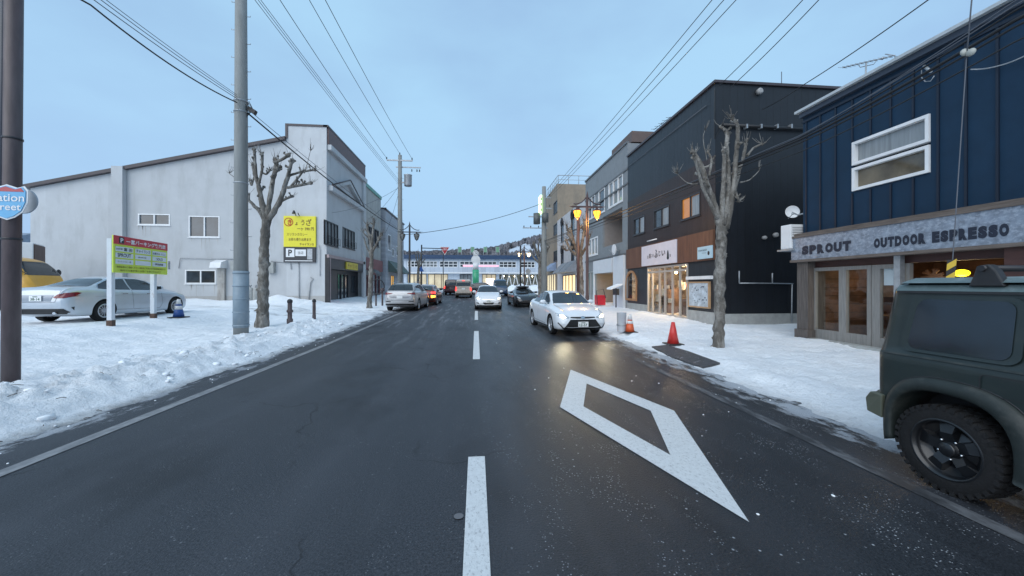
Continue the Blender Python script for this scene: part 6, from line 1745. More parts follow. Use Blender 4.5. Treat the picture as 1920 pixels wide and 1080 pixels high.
ff_ = [(o + j, n1 + o + j, n1 + o + j + 1, o + j + 1) for j in range(nz_ - 1)]
m.f += ff_; m.mi += [0] * len(ff_); m.sm += [False] * len(ff_)
# wheel well cut: build as solid, then boolean
me_ob = m.build('body', GRN, T.o)
bm = bmesh.new(); bm.from_mesh(me_ob.data); bmesh.ops.remove_doubles(bm, verts=bm.verts, dist=.0005)
bmesh.ops.holes_fill(bm, edges=[e for e in bm.edges if e.is_boundary]); bmesh.ops.recalc_face_normals(bm, faces=bm.faces)
jb = BVHTree.FromBMesh(bm); bm.to_mesh(me_ob.data); bm.free()
cut = MB()
for sy in (-1, 1): 
    pf = [(wr + .10) * 1.0, 0]
    poly = []
    for k in range(33):
        a = math.pi * k / 32
        poly.append((math.cos(a) * .405, .0, .42 + math.sin(a) * .41))
    poly += [(-.405, 0, .1), (.405, 0, .1)]
    cut.prism([(x, sy * .42, z) for x, _, z in poly], (0, sy * .7, 0))
co = cut.build('cutter', BLACKP); co.parent = T.o
bm = bmesh.new(); bm.from_mesh(co.data); bmesh.ops.recalc_face_normals(bm, faces=bm.faces); bm.to_mesh(co.data); bm.free()
md = me_ob.modifiers.new('b', 'BOOLEAN'); md.object = co; md.operation = 'DIFFERENCE'; md.solver = 'EXACT'; md.material_mode = 'TRANSFER'
bpy.context.view_layer.update()
dg = bpy.context.evaluated_depsgraph_get()
nm = bpy.data.meshes.new_from_object(me_ob.evaluated_get(dg)); me_ob.modifiers.clear(); me_ob.data = nm
bpy.data.objects.remove(co)
for p in nm.polygons: p.use_smooth = True
nm.set_sharp_from_angle(angle=R(35))
# flared fender
def flare(sy, name='fender'):
    m = MB(); N_ = 40; ring_in, ring_out, ring_top = [], [], []
    for k in range(N_ + 1):
        a = math.pi * (-.10 + 1.20 * k / N_)
        ca, sa = math.cos(a), math.sin(a)
        # squared-off arch: wide at the front, blunt at the back
        q = (abs(ca) ** 2.6 + abs(sa) ** 2.6) ** (-1 / 2.6)
        ix, iz = ca * q * (.395 if ca > 0 else .375), .41 + sa * q * .385
        ox, oz = ca * q * (.53 if ca > 0 else .455), .41 + sa * q * .495
        if ca > 0 and sa < .55: ox += .07 * (.55 - sa)
        ring_in.append((ix, iz)); ring_out.append((ox, oz))
    yo, yi = sy * (Wj / 2), sy * (hb - .012)
    vs = []
    for (ix, iz), (ox, oz) in zip(ring_in, ring_out):
        mx_, mz_ = ix + (ox - ix) * .12, iz + (oz - iz) * .12
        vs += [(ix, sy * .55, iz), (ix, yo - sy * .02, iz), (mx_, yo, mz_), (ix + (ox - ix) * .55, yo - sy * .006, iz + (oz - iz) * .55), (ix + (ox - ix) * .9, yo - sy * .022, iz + (oz - iz) * .9), (ox, yo - sy * .045, oz), (ox, yi, oz)]
    for i in range(N_):
        for j in range(6):
            f = (i * 7 + j, i * 7 + j + 1, (i + 1) * 7 + j + 1, (i + 1) * 7 + j)
            m.f.append(f); m.mi.append(0); m.sm.append(True)
    m.v = [Vector(v) for v in vs]
    for s0 in (0, N_ * 7): m.f.append([s0 + j for j in range(7)]); m.mi.append(0); m.sm.append(False)
    f_ob = T.part(name, m, FEND)
    g = MB().tube([(ox + (ox - ix) * .035, sy * (hb - .004), oz + (oz - iz) * .035) for (ix, iz), (ox, oz) in zip(ring_in, ring_out)], .007, 5)
    T.part('fender_seam', g, BLACKP, f_ob)
    return f_ob
flare(-1); flare(1)
# rear window, right side then the same on the left
def jpanel(name, poly, sy, mat, off, parent=None, step=.06):
    fake = Car.__new__(Car); fake.bvh = jb; fake.T = T
    return fake.patch(name, poly, 'side-' if sy < 0 else 'side+', mat, off, step, parent)
def rrect(x0, x1, z0, z1, r_, sk=0):
    out = []
    for cx, cz, a0 in ((x1 - r_, z1 - r_, 0), (x0 + r_, z1 - r_, 90), (x0 + r_, z0 + r_, 180), (x1 - r_, z0 + r_, 270)):
        for k in range(5):
            a = R(a0 + 90 * k / 4); z = cz + math.sin(a) * r_
            out.append((cx + math.cos(a) * r_ + (sk * (z - z0) if cx < (x0 + x1) / 2 else 0), z))
    return out
for sy in (-1, 1):
    jpanel('window_recess', rrect(-.36, .40, 1.09, 1.58, .08, .13), sy, GRN, .010)
    w_ = jpanel('side_window', rrect(-.30, .35, 1.12, 1.55, .07, .13), sy, M('smoked_glass', (0.008, 0.014, 0.022), rough=.10, var=.5, scale=3, spec=.7), .014)
    jpanel('roof_side', [(-.44, 1.62), (2.1, 1.62), (2.1, 1.665), (-.44, 1.665)], sy, GRT, .012)
    jpanel('gutter', [(-.42, 1.600), (2.1, 1.600), (2.1, 1.618), (-.42, 1.618)], sy, BLACKP, .012)
    jpanel('door_seam', [(.62, 1.58), (.63, 1.58), (.63, .60), (.62, .60)], sy, BLACKP, .006)
    jpanel('belt_crease', [(-.5, 1.045), (2.0, 1.045), (2.0, 1.060), (-.5, 1.060)], sy, GRT if False else FEND, .008)
fake0 = Car.__new__(Car); fake0.bvh = jb; fake0.T = T
fake0.line('corner_seam', [(-.47, 1.60), (-.49, 1.06), (-.50, .70)], 'side-', BLACKP, .006, .004)
fl = rrect(.20, .45, .855, 1.0, .03); 
fake = Car.__new__(Car); fake.bvh = jb; fake.T = T
fake.line('fuel_flap_seam', fl + fl[:1], 'side-', BLACKP, .007, .005)
m = MB(); m.box(.17, .25, -hw(1.2) - .017, -hw(1.2) + .0, 1.155, 1.175); T.part('window_sticker', m, WHITEF)
# small sticker made to follow the glass
# roof, rack, bumper
m = MB(); 
m.add([(-.40, -.66, 1.69), (2.1, -.66, 1.69), (2.1, .66, 1.69), (-.40, .66, 1.69), (-.34, -.58, 1.735), (2.1, -.58, 1.735), (2.1, .58, 1.735), (-.34, .58, 1.735)], [(4, 5, 6, 7), (0, 1, 5, 4), (2, 3, 7, 6), (0, 4, 7, 3)])
T.part('roof', m, GRT)
for x in (.16, 1.25):
    m = MB(); m.tube([(x, -.68, 1.80), (x, .68, 1.80)], .024, 8); T.part('roof_bar', m, BLACKM)
    for sy in (-1, 1):
        m = MB(); m.prism([(x - .09, sy * .66, 1.66), (x + .12, sy * .66, 1.66), (x + .07, sy * .66, 1.78), (x + .03, sy * .66, 1.83), (x - .04, sy * .66, 1.82), (x - .06, sy * .66, 1.74)], (0, -sy * .07, 0)); T.part('bar_foot', m, BLACKP, bevel=.01)
m = MB(); m.prism([(xr - .08, -.62, .44), (xr - .12, -.62, .50), (xr - .12, -.62, .60), (xr - .06, -.62, .66), (xr + .12, -.62, .66), (xr + .12, -.62, .44)], (0, 1.24, 0))
m.prism([(xr - .05, -.76, .46), (xr - .08, -.74, .58), (xr - .02, -.76, .655), (xr + .10, -.78, .655), (xr + .10, -.78, .44)], (0, .139, 0)); m.prism([(xr - .05, .62, .46), (xr - .08, .62, .58), (xr - .02, .62, .655), (xr + .10, .62, .655), (xr + .10, .62, .44)], (0, .14, 0))
T.part('rear_bumper', m, M('bumper_olive', (0.09, 0.10, 0.075), rough=.5, var=.15), bevel=.012)
m = MB(); m.box(xr - .128, xr - .121, -.60, -.48, .52, .6); T.part('rear_lamp', m, TAIL)
m = MB(); m.lathe([(.0, -.2), (.33, -.2), (.36, -.1), (.36, .0), (.33, .02)], (xr - .02, 0, 1.0), 28, 'x'); T.part('spare_wheel', m, RUBBER)
# side step / sill, arches inside
m = MB(); m.box(.68, 2.2, -hb - .0, -hb + .3, .40, .53); m.box(.68, 2.2, hb - .3, hb, .40, .53); T.each('sill', m, BLACKP)
m = MB(); m.box(-.46, 2.4, -.42, .42, .28, .42); T.part('chassis', m, BLACKM)
JR = M('satin_black_wheel', (0.007, 0.008, 0.010), rough=.35, var=.2, scale=8, coat=.3)
def jwheel(x, sy):
    e = bpy.data.objects.new('wheel', None); COL.objects.link(e); e.parent = T.o; e.location = (x, sy * (Wj / 2 - .13), wr)
    h = .11; r = wr; ri = .235
    t = MB().lathe([(ri, -h * .9), (r * .93, -h), (r * .975, -h * .85), (r * .985, -h * .5), (r * .985, h * .5), (r * .975, h * .85), (r * .93, h), (ri + .04, h * 1.0), (ri, h * .85), (ri - .01, h * .7), (ri - .01, -h * .8), (ri, -h * .9)], (0, 0, 0), 56, 'y', cap=False)
    for k in range(36):                     # tread blocks
        a = 2 * math.pi * k / 36
        u_ = Vector((math.cos(a), 0, math.sin(a))); v_ = Vector((-math.sin(a), 0, math.cos(a)))
        for (y0, y1, sh) in ((-h * .96, -h * .38, 0), (-h * .3, h * .3, .5), (h * .38, h * .96, 0)):
            b = a + sh * 2 * math.pi / 36; ub = Vector((math.cos(b), 0, math.sin(b))); vb = Vector((-math.sin(b), 0, math.cos(b)))
            t.obox(ub * (r * .975) - vb * .019 + Vector((0, y0, 0)), ub * .013, vb * .038, Vector((0, y1 - y0, 0)))
        t.obox(u_ * (r * .90) - v_ * .016 + Vector((0, sy * h * .93, 0)), u_ * .036, v_ * .032, Vector((0, sy * h * .10, 0)))
    t.build('tyre', RUBBER, e)
    m = MB(); f = sy
    m.lathe([(ri + .004, f * h * .90), (ri - .004, f * h * .95), (ri - .014, f * h * .93), (ri - .022, f * h * .55), (ri - .035, f * h * .35), (.16, f * h * .10), (.15, f * h * .05)], (0, 0, 0), 48, 'y', cap=False)
    m.lathe([(.0, f * h * .80), (.048, f * h * .80), (.056, f * h * .72), (.058, f * h * .30), (.10, f * h * .22), (.14, f * h * .05)], (0, 0, 0), 30, 'y', cap=False)
    for k in range(5):
        a = 2 * math.pi * k / 5 + .4
        u_ = Vector((math.cos(a), 0, math.sin(a))); v_ = Vector((-math.sin(a), 0, math.cos(a)))
        Pq = lambda q, s_, d: u_ * q + v_ * s_ + Vector((0, f * h * d, 0))
        vs = [Pq(.055, -.045, .42), Pq(.055, .045, .42), Pq(.13, .038, .62), Pq(.13, -.038, .62), Pq(ri - .025, .055, .40), Pq(ri - .025, -.055, .40),
              Pq(.055, -.05, .05), Pq(.055, .05, .05), Pq(.13, .052, .08), Pq(.13, -.052, .08), Pq(ri - .02, .075, .1), Pq(ri - .02, -.075, .1)]
        m.add(vs, [(0, 1, 2, 3), (3, 2, 4, 5), (0, 3, 9, 6), (3, 5, 11, 9), (1, 7, 8, 2), (2, 8, 10, 4), (4, 10, 11, 5)])
    m.build('rim', JR, e)
    m = MB()
    for k in range(5):
        a = 2 * math.pi * (k + .5) / 5 + .4
        m.lathe([(.011, f * h * .2), (.011, f * h * .5), (.006, f * h * .56), (0, f * h * .57)], (math.cos(a) * .078, 0, math.sin(a) * .078), 8, 'y')
    m.build('wheel_nuts', CHROME, e)
    m = MB().lathe([(0, f * h * .03), (ri - .03, f * h * .02), (ri - .03, -f * h * .1)], (0, 0, 0), 30, 'y'); m.build('brake_drum', BLACKM, e)
jwheel(0, -1); jwheel(0, 1); jwheel(2.25, -1); jwheel(2.25, 1)
# the rest of the car, beyond the frame: bonnet, windscreen and grille
m = MB(); zc = [.50, .9, 1.04]
m.box(2.2, 2.88, -hb + .05, hb - .05, .45, 1.06); T.part('bonnet', m, GRN, bevel=.05)
m = MB(); m.add([(2.24, -.62, 1.07), (2.24, .62, 1.07), (2.12, .58, 1.66), (2.12, -.58, 1.66)], [(0, 1, 2, 3)]); T.part('windscreen', m, CARGLASS)
m = MB(); m.box(2.881, 2.90, -.5, .5, .66, .95); T.part('grille', m, BLACKP)
m = MB(); m.box(2.86, 2.98, -.76, .76, .42, .62); T.part('front_bumper', m, BLACKP, bevel=.03)
# ------------------------------------------------------------------ poles, lamps, trees, signs, cables
def ground(u, v, side='l', lift=.12):
    p = G(u, v, lift)
    for _ in range(6):
        z = left_z(p.x, p.y) if side == 'l' else right_z(p.x, p.y)
        p = G(u, v, z - gz(p.y))
    p.z = (left_z if side == 'l' else right_z)(p.x, p.y)
    return p
POLEC = M('pole_concrete', (0.24, 0.25, 0.245), rough=.8, var=.14, scale=3, stretch=(2, 2, .4), bump=.003, dirt=(.12, .12, .11), dscale=(3, 3, .5), dmax=.5)
SLEEVE = M('pole_sleeve_plastic', (0.21, 0.27, 0.32), rough=.5, var=.15, scale=3, bump=.002, dirt=(.4, .42, .42), dscale=(3, 3, 1), dmax=.5)
BRSTEEL = M('brown_painted_steel', (0.075, 0.052, 0.054), rough=.5, var=.25, scale=4, stretch=(3, 3, .6), bump=.002, bscale=30, dirt=(.13, .11, .11), dscale=(4, 4, .6), dlo=.45, dhi=.7, dmax=.5)

# brown steel post at the far left with its shield sign
p0 = ground(20, 713)
T = Thing('steel_post', 'thick brown painted steel post at the left edge of the photo', 'post', p0)
m = MB(); r_ = 19.5 / 700 * G(20, 713, .12).y / (CA - (20 - U0) / FPX * SA); r_ *= .60; ptop = onY(26, 0, p0.y); lean = (ptop - p0) / (ptop.z - p0.z)
m.tube([p0 - lean * .2, p0 + lean * 3, p0 + lean * 8], [r_, r_, r_ * .98], 28); T.part('shaft', m, BRSTEEL)
m = MB(); m.tube([p0 + lean * 1.2 + Vector((-r_, -.04, 0)), p0 + lean * 8 + Vector((-r_, -.04, 0))], .04, 10); T.part('conduit_pipe', m, M('dark_pipe', (.03, .035, .05), rough=.4, var=.2))
def zat(p, v): return EYE + (V0 - v) / FPX * ((p.y + 0) / ((CA * 1.0) - 0) * 1.0) if False else EYE + (V0 - v) / FPX * (p.x * SA + p.y * CA)
m = MB()
for v in (262, 450): zz = zat(p0, v); m.lathe([(r_ + .004, 0), (r_ + .010, 0), (r_ + .010, .03), (r_ + .004, .03)], p0 + lean * (zz - p0.z), 28)
T.each('clamp_band', m, BLACKM)
cs = atD(14, 378, p0.x * SA + p0.y * CA - r_ - .02)
T = Thing('shield_sign', 'blue and white shield sign reading Station Street on the brown post', 'sign', cs)
face = Vector((.05, -1, 0)).normalized(); rt_ = Vector((-face.y, face.x, 0))
def shield(s): return [(x * s * .79, z * s) for x, z in ((-.36, .18), (-.30, .25), (-.18, .22), (0, .27), (.18, .22), (.30, .25), (.36, .18), (.355, .0), (.27, -.16), (.13, -.25), (0, -.29), (-.13, -.25), (-.27, -.16), (-.355, .0))][:]
for nme, s, d0, mt in (('backing', 1.0, 0, WHITEF), ('blue_face', .92, .012, M('sign_blue', (0.12, 0.38, 0.62), rough=.35, var=.08))):
    m = MB(); m.prism([cs + rt_ * x + EZ * z + face * d0 for x, z in shield(s)], face * .01); T.part(nme, m, mt)
m = MB(); m.prism([cs + rt_ * x + EZ * z + face * .023 for x, z in ((-.245, .155), (-.205, .215), (-.126, .19), (0, .235), (.126, .19), (.205, .215), (.245, .155))], face * .003); T.part('red_top', m, M('sign_red_top', (0.42, 0.06, 0.07), rough=.35, var=.1))
m = MB(); text_mesh(m, 'Station', cs - rt_ * .25 + EZ * .00 + face * .028, rt_, EZ, .50, .12, bold=.01); text_mesh(m, 'Street', cs - rt_ * .205 - EZ * .14 + face * .028, rt_, EZ, .41, .11, bold=.01); T.part('lettering', m, WHITEF)
dsk = atD(43, 377, p0.x * SA + p0.y * CA + .20)
m = MB(); q = Vector((0, 1, 0)).rotation_difference(-face); b = MB().lathe([(0, 0), (.20, 0), (.21, .012), (0, .02)], (0, 0, 0), 28, 'y')
m.add([dsk + q @ v for v in b.v], b.f); m.tube([dsk, dsk + face * .15 - rt_ * .2], .02, 6)
single('round_sign', m, M('sign_back_grey', (0.38, 0.42, 0.46), rough=.4, metal=.3, var=.1), 'round grey sign seen from behind, clamped to the brown post', 'sign')

# concrete utility poles
def utility_pole(u, v, side, rpx, label, top, sleeve=None, p=None, group='utility poles'):
    p = p or ground(u, v, side); D_ = p.x * SA + p.y * CA; r = rpx / FPX * D_ * D_ / math.hypot(p.x, p.y)
    T = Thing('utility_pole', label, 'utility pole', p, group=group)
    m = MB(); m.tube([p + Vector((0, 0, -.2)), p + Vector((0, 0, (top - p.z) * .5)), Vector((p.x, p.y, top))], [r, r * .86, r * .68], 24); T.part('shaft', m, POLEC)
    if sleeve:
        zs = zat(p, sleeve); m = MB().tube([p + Vector((0, 0, .25)), Vector((p.x, p.y, zs))], [r + .012, r * .97 + .012], 24); T.part('sleeve', m, SLEEVE)
        m = MB()
        for k in range(5): zz = p.z + .3 + k * (zs - p.z - .3) / 4.2; m.lathe([(r + .013, 0), (r + .024, .01), (r + .024, .035), (r + .013, .045)], (p.x, p.y, zz), 24)
        T.each('band', m, SLEEVE)
    m = MB(); k = 0; zz = p.z + 2.6
    while zz < top - .6:
        sx = 1 if k % 2 else -1; rr = r * (1 - .32 * (zz - p.z) / (top - p.z)) * .9
        m.tube([(p.x + sx * rr, p.y, zz), (p.x + sx * (rr + .13), p.y, zz), (p.x + sx * (rr + .13), p.y, zz + .03)], .010, 5); zz += .42; k += 1
    T.each('step_bolt', m, GALV)
    return T, p, r
TA, pA, rA = utility_pole(452, 626, 'l', 15, 'thick grey concrete pole with a bluish sleeve between the parking board and the pruned tree', 14, 508)
m = MB()
for v in (192, 212, 345): m.lathe([(rA * .9, 0), (rA * .9 + .02, .01), (rA * .9 + .02, .03), (rA * .9, .04)], (pA.x, pA.y, zat(pA, v)), 20)
TA.each('strap', m, GALV)
m = MB(); q = Vector((pA.x, pA.y, zat(pA, 205)))
m.obox(q + Vector((rA * .9, -.05, -.02)), (.22, 0, -.13), (0, .12, 0), (.05, 0, .12)); TA.part('cable_closure', m, BLACKP, bevel=.01)
m = MB()
for k in range(4): m.tube([q + Vector((rA * .8, -.05, .12 - k * .05)), q + Vector((rA + .1, -.12, .2 - k * .04)), q + Vector((rA + .16, -.02, .0)), q + Vector((rA * .8, -.02, -.1 - .05 * k))], .008, 5)
TA.part('cable_loops', m, CABLE)
pB = G(750, 574); pB = atD(750, 535, 29.5); pB.z = left_z(pB.x, pB.y)
TB_, pB, rB = utility_pole(0, 0, 'l', 5.2, 'grey concrete pole with a transformer behind the parked silver crossover', zat(pB, 291), p=pB)
topB = zat(pB, 291)
def insul(m, p): m.lathe([(.02, 0), (.05, .03), (.03, .07), (.055, .10), (.03, .14), (.05, .18), (.0, .2)], p, 8)
m = MB(); m.box(pB.x - 1.0, pB.x + 1.0, pB.y - .14, pB.y - .06, topB - .5, topB - .4); m.box(pB.x - .35, pB.x + 1.6, pB.y + .06, pB.y + .14, topB - .95, topB - .87); TB_.each('crossarm', m, GALV)
m = MB()
for x in (-1.0, 0, .95): insul(m, (pB.x + x, pB.y - .1, topB - .4 + (.38 if x == 0 else 0)))
for x in (.9, 1.3, 1.5): insul(m, (pB.x + x, pB.y + .1, topB - 1.25))
TB_.each('insulator', m, BLACKP)
m = MB().lathe([(.0, 0), (.28, .02), (.3, .1), (.3, .85), (.33, .9), (.0, .95)], (pB.x + .62, pB.y, topB - 2.45), 16); TB_.part('transformer', m, GALV)
m = MB(); m.box(pB.x, pB.x + .6, pB.y - .05, pB.y + .05, topB - 2.2, topB - 2.1); TB_.part('bracket', m, GALV)
pC = atD(1020, 535, 33); pC.z = right_z(pC.x, pC.y)
TC_, pC, rC = utility_pole(0, 0, 'r', 5.5, 'dark concrete pole with transformers and a lit sign in front of the tan building', zat(pC, 350), p=pC)
topC = zat(pC, 350)
m = MB(); 
for vv, x0, x1 in ((372, -.1, .6), (392, -.1, .7), (408, -1.4, .3), (429, -1.9, .3)): zz = zat(pC, vv); m.box(pC.x + x0, pC.x + x1, pC.y - .15, pC.y - .07, zz, zz + .08)
TC_.each('crossarm', m, GALV)
m = MB().lathe([(.0, 0), (.3, .02), (.3, .95), (.0, 1.0)], (pC.x - .66, pC.y - .1, zat(pC, 421)), 14).lathe([(.0, 0), (.28, .02), (.28, .8), (.0, .85)], (pC.x + .02, pC.y - .55, zat(pC, 419)), 14); TC_.each('transformer', m, M('transformer_dark', (.09, .1, .1), rough=.5, var=.2))
m = MB()
for x in (-1.8, -1.2, -.5): insul(m, (pC.x + x, pC.y - .1, zat(pC, 428)))
for vv in (368, 388): insul(m, (pC.x + .5, pC.y - .1, zat(pC, vv)))
TC_.each('insulator', m, BLACKP)
T = Thing('lit_pole_sign', 'tall narrow glowing yellow-green sign hung beside the dark utility pole', 'sign', Vector((pC.x - .3, pC.y - .1, zat(pC, 402))))
m = MB(); m.box(pC.x - .42, pC.x - .26, pC.y - .5, pC.y + .5, zat(pC, 402), zat(pC, 368)); T.part('light_box', m, emit('green_white_lightbox', (.72, 1.0, .50), 1.1))
m = MB()
for k in range(3): m.box(pC.x - .39, pC.x - .29, pC.y - .508, pC.y - .501, zat(pC, 398 - k * 10), zat(pC, 393 - k * 10))
T.part('sign_marks', m, M('light_box_marks', (.1, .3, .08), var=.1))

# pruned trees
BARK = M('plane_tree_bark', (0.115, 0.105, 0.092), rough=.9, var=.3, scale=5, stretch=(2, 2, .8), bump=.03, bscale=26, dirt=(.30, .29, .27), dscale=(5, 5, 2.5), dlo=.46, dhi=.6, dmax=.75)
def smooth_path(pts, rs, n=4):
    P, Q = [], []
    for i in range(len(pts) - 1):
        p0, p1, p2, p3 = pts[max(0, i - 1)], pts[i], pts[i + 1], pts[min(len(pts) - 1, i + 2)]
        for j in range(n):
            t = j / n
            P.append(.5 * (2 * p1 + (p2 - p0) * t + (2 * p0 - 5 * p1 + 4 * p2 - p3) * t * t + (3 * p1 - p0 - 3 * p2 + p3) * t**3)); Q.append(rs[i] + (rs[i + 1] - rs[i]) * t)
    P.append(pts[-1]); Q.append(rs[-1]); return P, Q
def pruned_tree(base, trunk, limbs, label, seed, twigs=90, knob=1.35, burls=8, wob=.35):
    rr = random.Random(seed); Y = base.y; D_ = base.x * SA + base.y * CA; k = D_ / FPX * D_ / math.hypot(base.x, base.y)
    T = Thing('pruned_tree', label, 'tree', base, group='pruned street trees')
    def W(u, v, dy=0): 
        p = onY(u, v, Y); return p + Vector((0, dy, 0))
    def rough(mb, v0, amp):
        for i in range(v0, len(mb.v)):
            v = mb.v[i]; mb.v[i] = v + Vector((noise.noise(v * 6), noise.noise(v * 6 + Vector((9, 0, 0))), noise.noise(v * 6 + Vector((0, 9, 0))))) * amp
    m = MB(); pts = [W(u, v) for u, v, r in trunk]; pts[0].z = base.z - .15
    P, Q = smooth_path(pts, [r * k * .93 for _, _, r in trunk], 16)
    m.tube(P, Q, 24)
    for _ in range(burls):
        i = rr.randrange(2, len(P) - 2); a = rr.uniform(0, 6.28)
        m.blob(P[i] + Vector((math.cos(a), -abs(math.sin(a)) if rr.random() < .75 else math.sin(a), 0)) * Q[i] * .72, Q[i] * rr.uniform(.35, .6), rr.random() * 50, .5, 2)
    rough(m, 0, trunk[-1][2] * k * .30)
    T.part('trunk', m, BARK)
    tips = []
    for li, lb in enumerate(limbs):
        m = MB(); d = rr.uniform(-1, 1) * wob; n = len(lb)
        lb = [(u, v, r * .84) for u, v, r in lb]; pts = [W(u, v, d * (i / (n - 1)) if n > 1 else 0) for i, (u, v, r) in enumerate(lb)]
        P, Q = smooth_path(pts, [r * k for _, _, r in lb], 6)
        m.tube(P, Q, 10)
        if lb[-1][2] > 1.5: m.blob(P[-1], Q[-1] * knob, rr.random() * 40, .55, 2)
        for _ in range(3):
            i = rr.randrange(1, len(P)); 
            if Q[i] > 1.3 * k: m.blob(P[i] + Vector((rr.uniform(-1, 1), rr.uniform(-1, 1), 0)) * Q[i] * .6, Q[i] * rr.uniform(.6, 1.0), rr.random() * 40, .6, 1)
        for s_ in range(rr.choice((2, 3, 4)) if len(lb) > 2 else 1):      # pollard stubs
            i = rr.randrange(len(P) // 3, len(P)); q0 = min(Q[i], 4.5 * k)
            if q0 < 1.6 * k: continue
            dd = Vector((rr.uniform(-1, 1), rr.uniform(-1, 1), rr.uniform(.1, .9))).normalized(); l = q0 * rr.uniform(2.2, 4.5)
            e_ = P[i] + dd * l + Vector((0, 0, l * .25))
            m.tube([P[i], P[i] + dd * l * .5, e_], [q0 * .75, q0 * .55, q0 * .5], 8); m.blob(e_, q0 * .72, rr.random() * 30, .6, 2)
        rough(m, 0, max(.010, lb[0][2] * k * .30))
        T.part('limb', m, BARK); tips.append((P[-1], Q[-1], P[-1] - P[-3]))
    m = MB()
    for t in range(twigs):
        p, q, dr = rr.choice(tips); dr = dr.normalized() if dr.length > 0 else EZ
        l = rr.uniform(.15, .5) * min(1.0, k * 50) * 1.2; a = (dr * .5 + Vector((rr.uniform(-1, 1), rr.uniform(-1, 1), rr.uniform(.2, 1.3)))).normalized()
        b = (a + Vector((rr.uniform(-.4, .4), 0, .5))).normalized()
        m.tube([p, p + a * l * .5, p + a * l * .5 + b * l * .5], [.009, .006, .003], 5)
    T.part('twigs', m, BARK)
    return T
b1 = ground(492, 613)
pruned_tree(b1, [(491, 616, 17), (493, 585, 13), (494, 526, 11), (496, 460, 10), (499, 412, 10)],
    [[(499, 420, 8), (490, 400, 5), (477, 385, 4), (465, 371, 3.2)], [(465, 371, 2.2), (452, 345, 1.4), (432, 326, .8)],
     [(499, 416, 8), (492, 385, 6.5), (485, 351, 5.5), (477, 326, 4.5), (473, 308, 4)], [(481, 334, 3.5), (481, 305, 3.6), (482, 284, 3.2)], [(484, 350, 3.4), (492, 318, 3.2), (493, 291, 3.2)],
     [(477, 330, 2), (468, 345, 2.6), (462, 336, 2.4)], [(500, 410, 7), (507, 351, 6), (513, 306, 5), (509, 294, 4.4)], [(513, 306, 4.2), (526, 298, 3.8), (538, 288, 3.8)],
     [(503, 412, 8), (526, 375, 6.5), (542, 326, 5), (548, 302, 4.6)], [(541, 330, 3.2), (560, 320, 3), (583, 314, 2.6)], [(538, 352, 3.8), (555, 349, 3.6), (583, 343, 3.4)], [(545, 350, 3), (560, 336, 3), (572, 325, 3)],
     [(527, 378, 3.2), (537, 372, 3), (547, 368, 3.2)], [(508, 332, 3), (518, 328, 3), (528, 320, 3.4)], [(571, 325, 1), (575, 300, .8), (578, 279, .5)], [(489, 322, 2.6), (498, 326, 2.4), (504, 318, 2.4)]],
    'knobbly pruned tree on the left pavement right beside the thick concrete pole', 3)
b2 = ground(1348, 651, 'r')
pruned_tree(b2, [(1347, 653, 13), (1348, 620, 11.5), (1350, 525, 11.5), (1352, 460, 11), (1353, 425, 11)],
    [[(1352, 432, 9), (1343, 380, 7), (1332, 342, 7.5), (1325, 305, 6), (1312, 277, 4)], [(1346, 410, 5), (1317, 361, 4), (1300, 318, 3.6), (1290, 298, 3)], [(1308, 345, 1.6), (1290, 342, 1.3), (1273, 325, .7)],
     [(1353, 425, 8), (1356, 342, 5.2), (1357, 284, 4.6)], [(1356, 420, 8), (1368, 347, 5.6), (1366, 284, 5.4), (1369, 246, 4.6), (1358, 232, 2.6)], [(1361, 428, 9), (1375, 347, 6.2), (1378, 284, 5.6), (1379, 240, 5), (1368, 226, 3)],
     [(1363, 425, 7), (1385, 332, 5), (1399, 299, 4.8), (1409, 266, 3.6)], [(1401, 292, 3.4), (1416, 276, 2.6), (1435, 268, 2)], [(1388, 342, 1.8), (1410, 335, 1.4), (1430, 317, .8)], [(1326, 300, 1.2), (1322, 262, 1), (1328, 240, .6)],
     [(1330, 330, 3), (1336, 300, 3), (1331, 283, 2.6)], [(1378, 360, 2.6), (1380, 372, 2.8), (1378, 380, 3)]],
    'tall knobbly pruned tree on the right pavement before the charcoal shop', 5, burls=16)
b3 = ground(693, 577)
pruned_tree(b3, [(692, 578, 6), (694, 545, 4.6), (696, 500, 4.2), (697, 468, 4)],
    [[(697, 470, 3.5), (690, 440, 2.6), (684, 420, 2.2)], [(697, 468, 3), (700, 440, 2.4), (704, 418, 2)], [(698, 472, 3), (708, 455, 2.4), (716, 440, 2.2)], [(690, 445, 1.6), (682, 437, 1.5)], [(708, 452, 1.6), (716, 452, 1.6)], [(696, 480, 2), (686, 462, 1.8), (681, 448, 1.6)]],
    'slim pruned tree on the left pavement in front of the grey stucco shop', 8, wob=.5)
b4 = atD(1086, 535, 19.5); b4.z = right_z(b4.x, b4.y)
pruned_tree(b4, [(1088, 590, 8), (1088, 545, 7), (1087, 500, 6.4), (1086, 478, 6)],
    [[(1086, 480, 5), (1076, 455, 3.6), (1070, 430, 3)], [(1087, 478, 4.6), (1090, 450, 3.4), (1092, 420, 3)], [(1086, 482, 4), (1070, 470, 3), (1060, 452, 2.6)], [(1088, 480, 4), (1100, 462, 3), (1106, 442, 2.6)], [(1078, 460, 2.6), (1068, 442, 2.4), (1064, 425, 2)], [(1090, 452, 2.4), (1098, 436, 2.2), (1096, 418, 2)], [(1084, 478, 3), (1080, 448, 2.6), (1083, 428, 2.2)], [(1073, 462, 2.2), (1062, 470, 2), (1055, 466, 2)]],
    'stubby pruned tree behind the lit street lamp, before the white ironwork shop', 12, twigs=90, wob=.6)
b5 = atD(1012, 535, 36); b5.z = right_z(b5.x, b5.y)
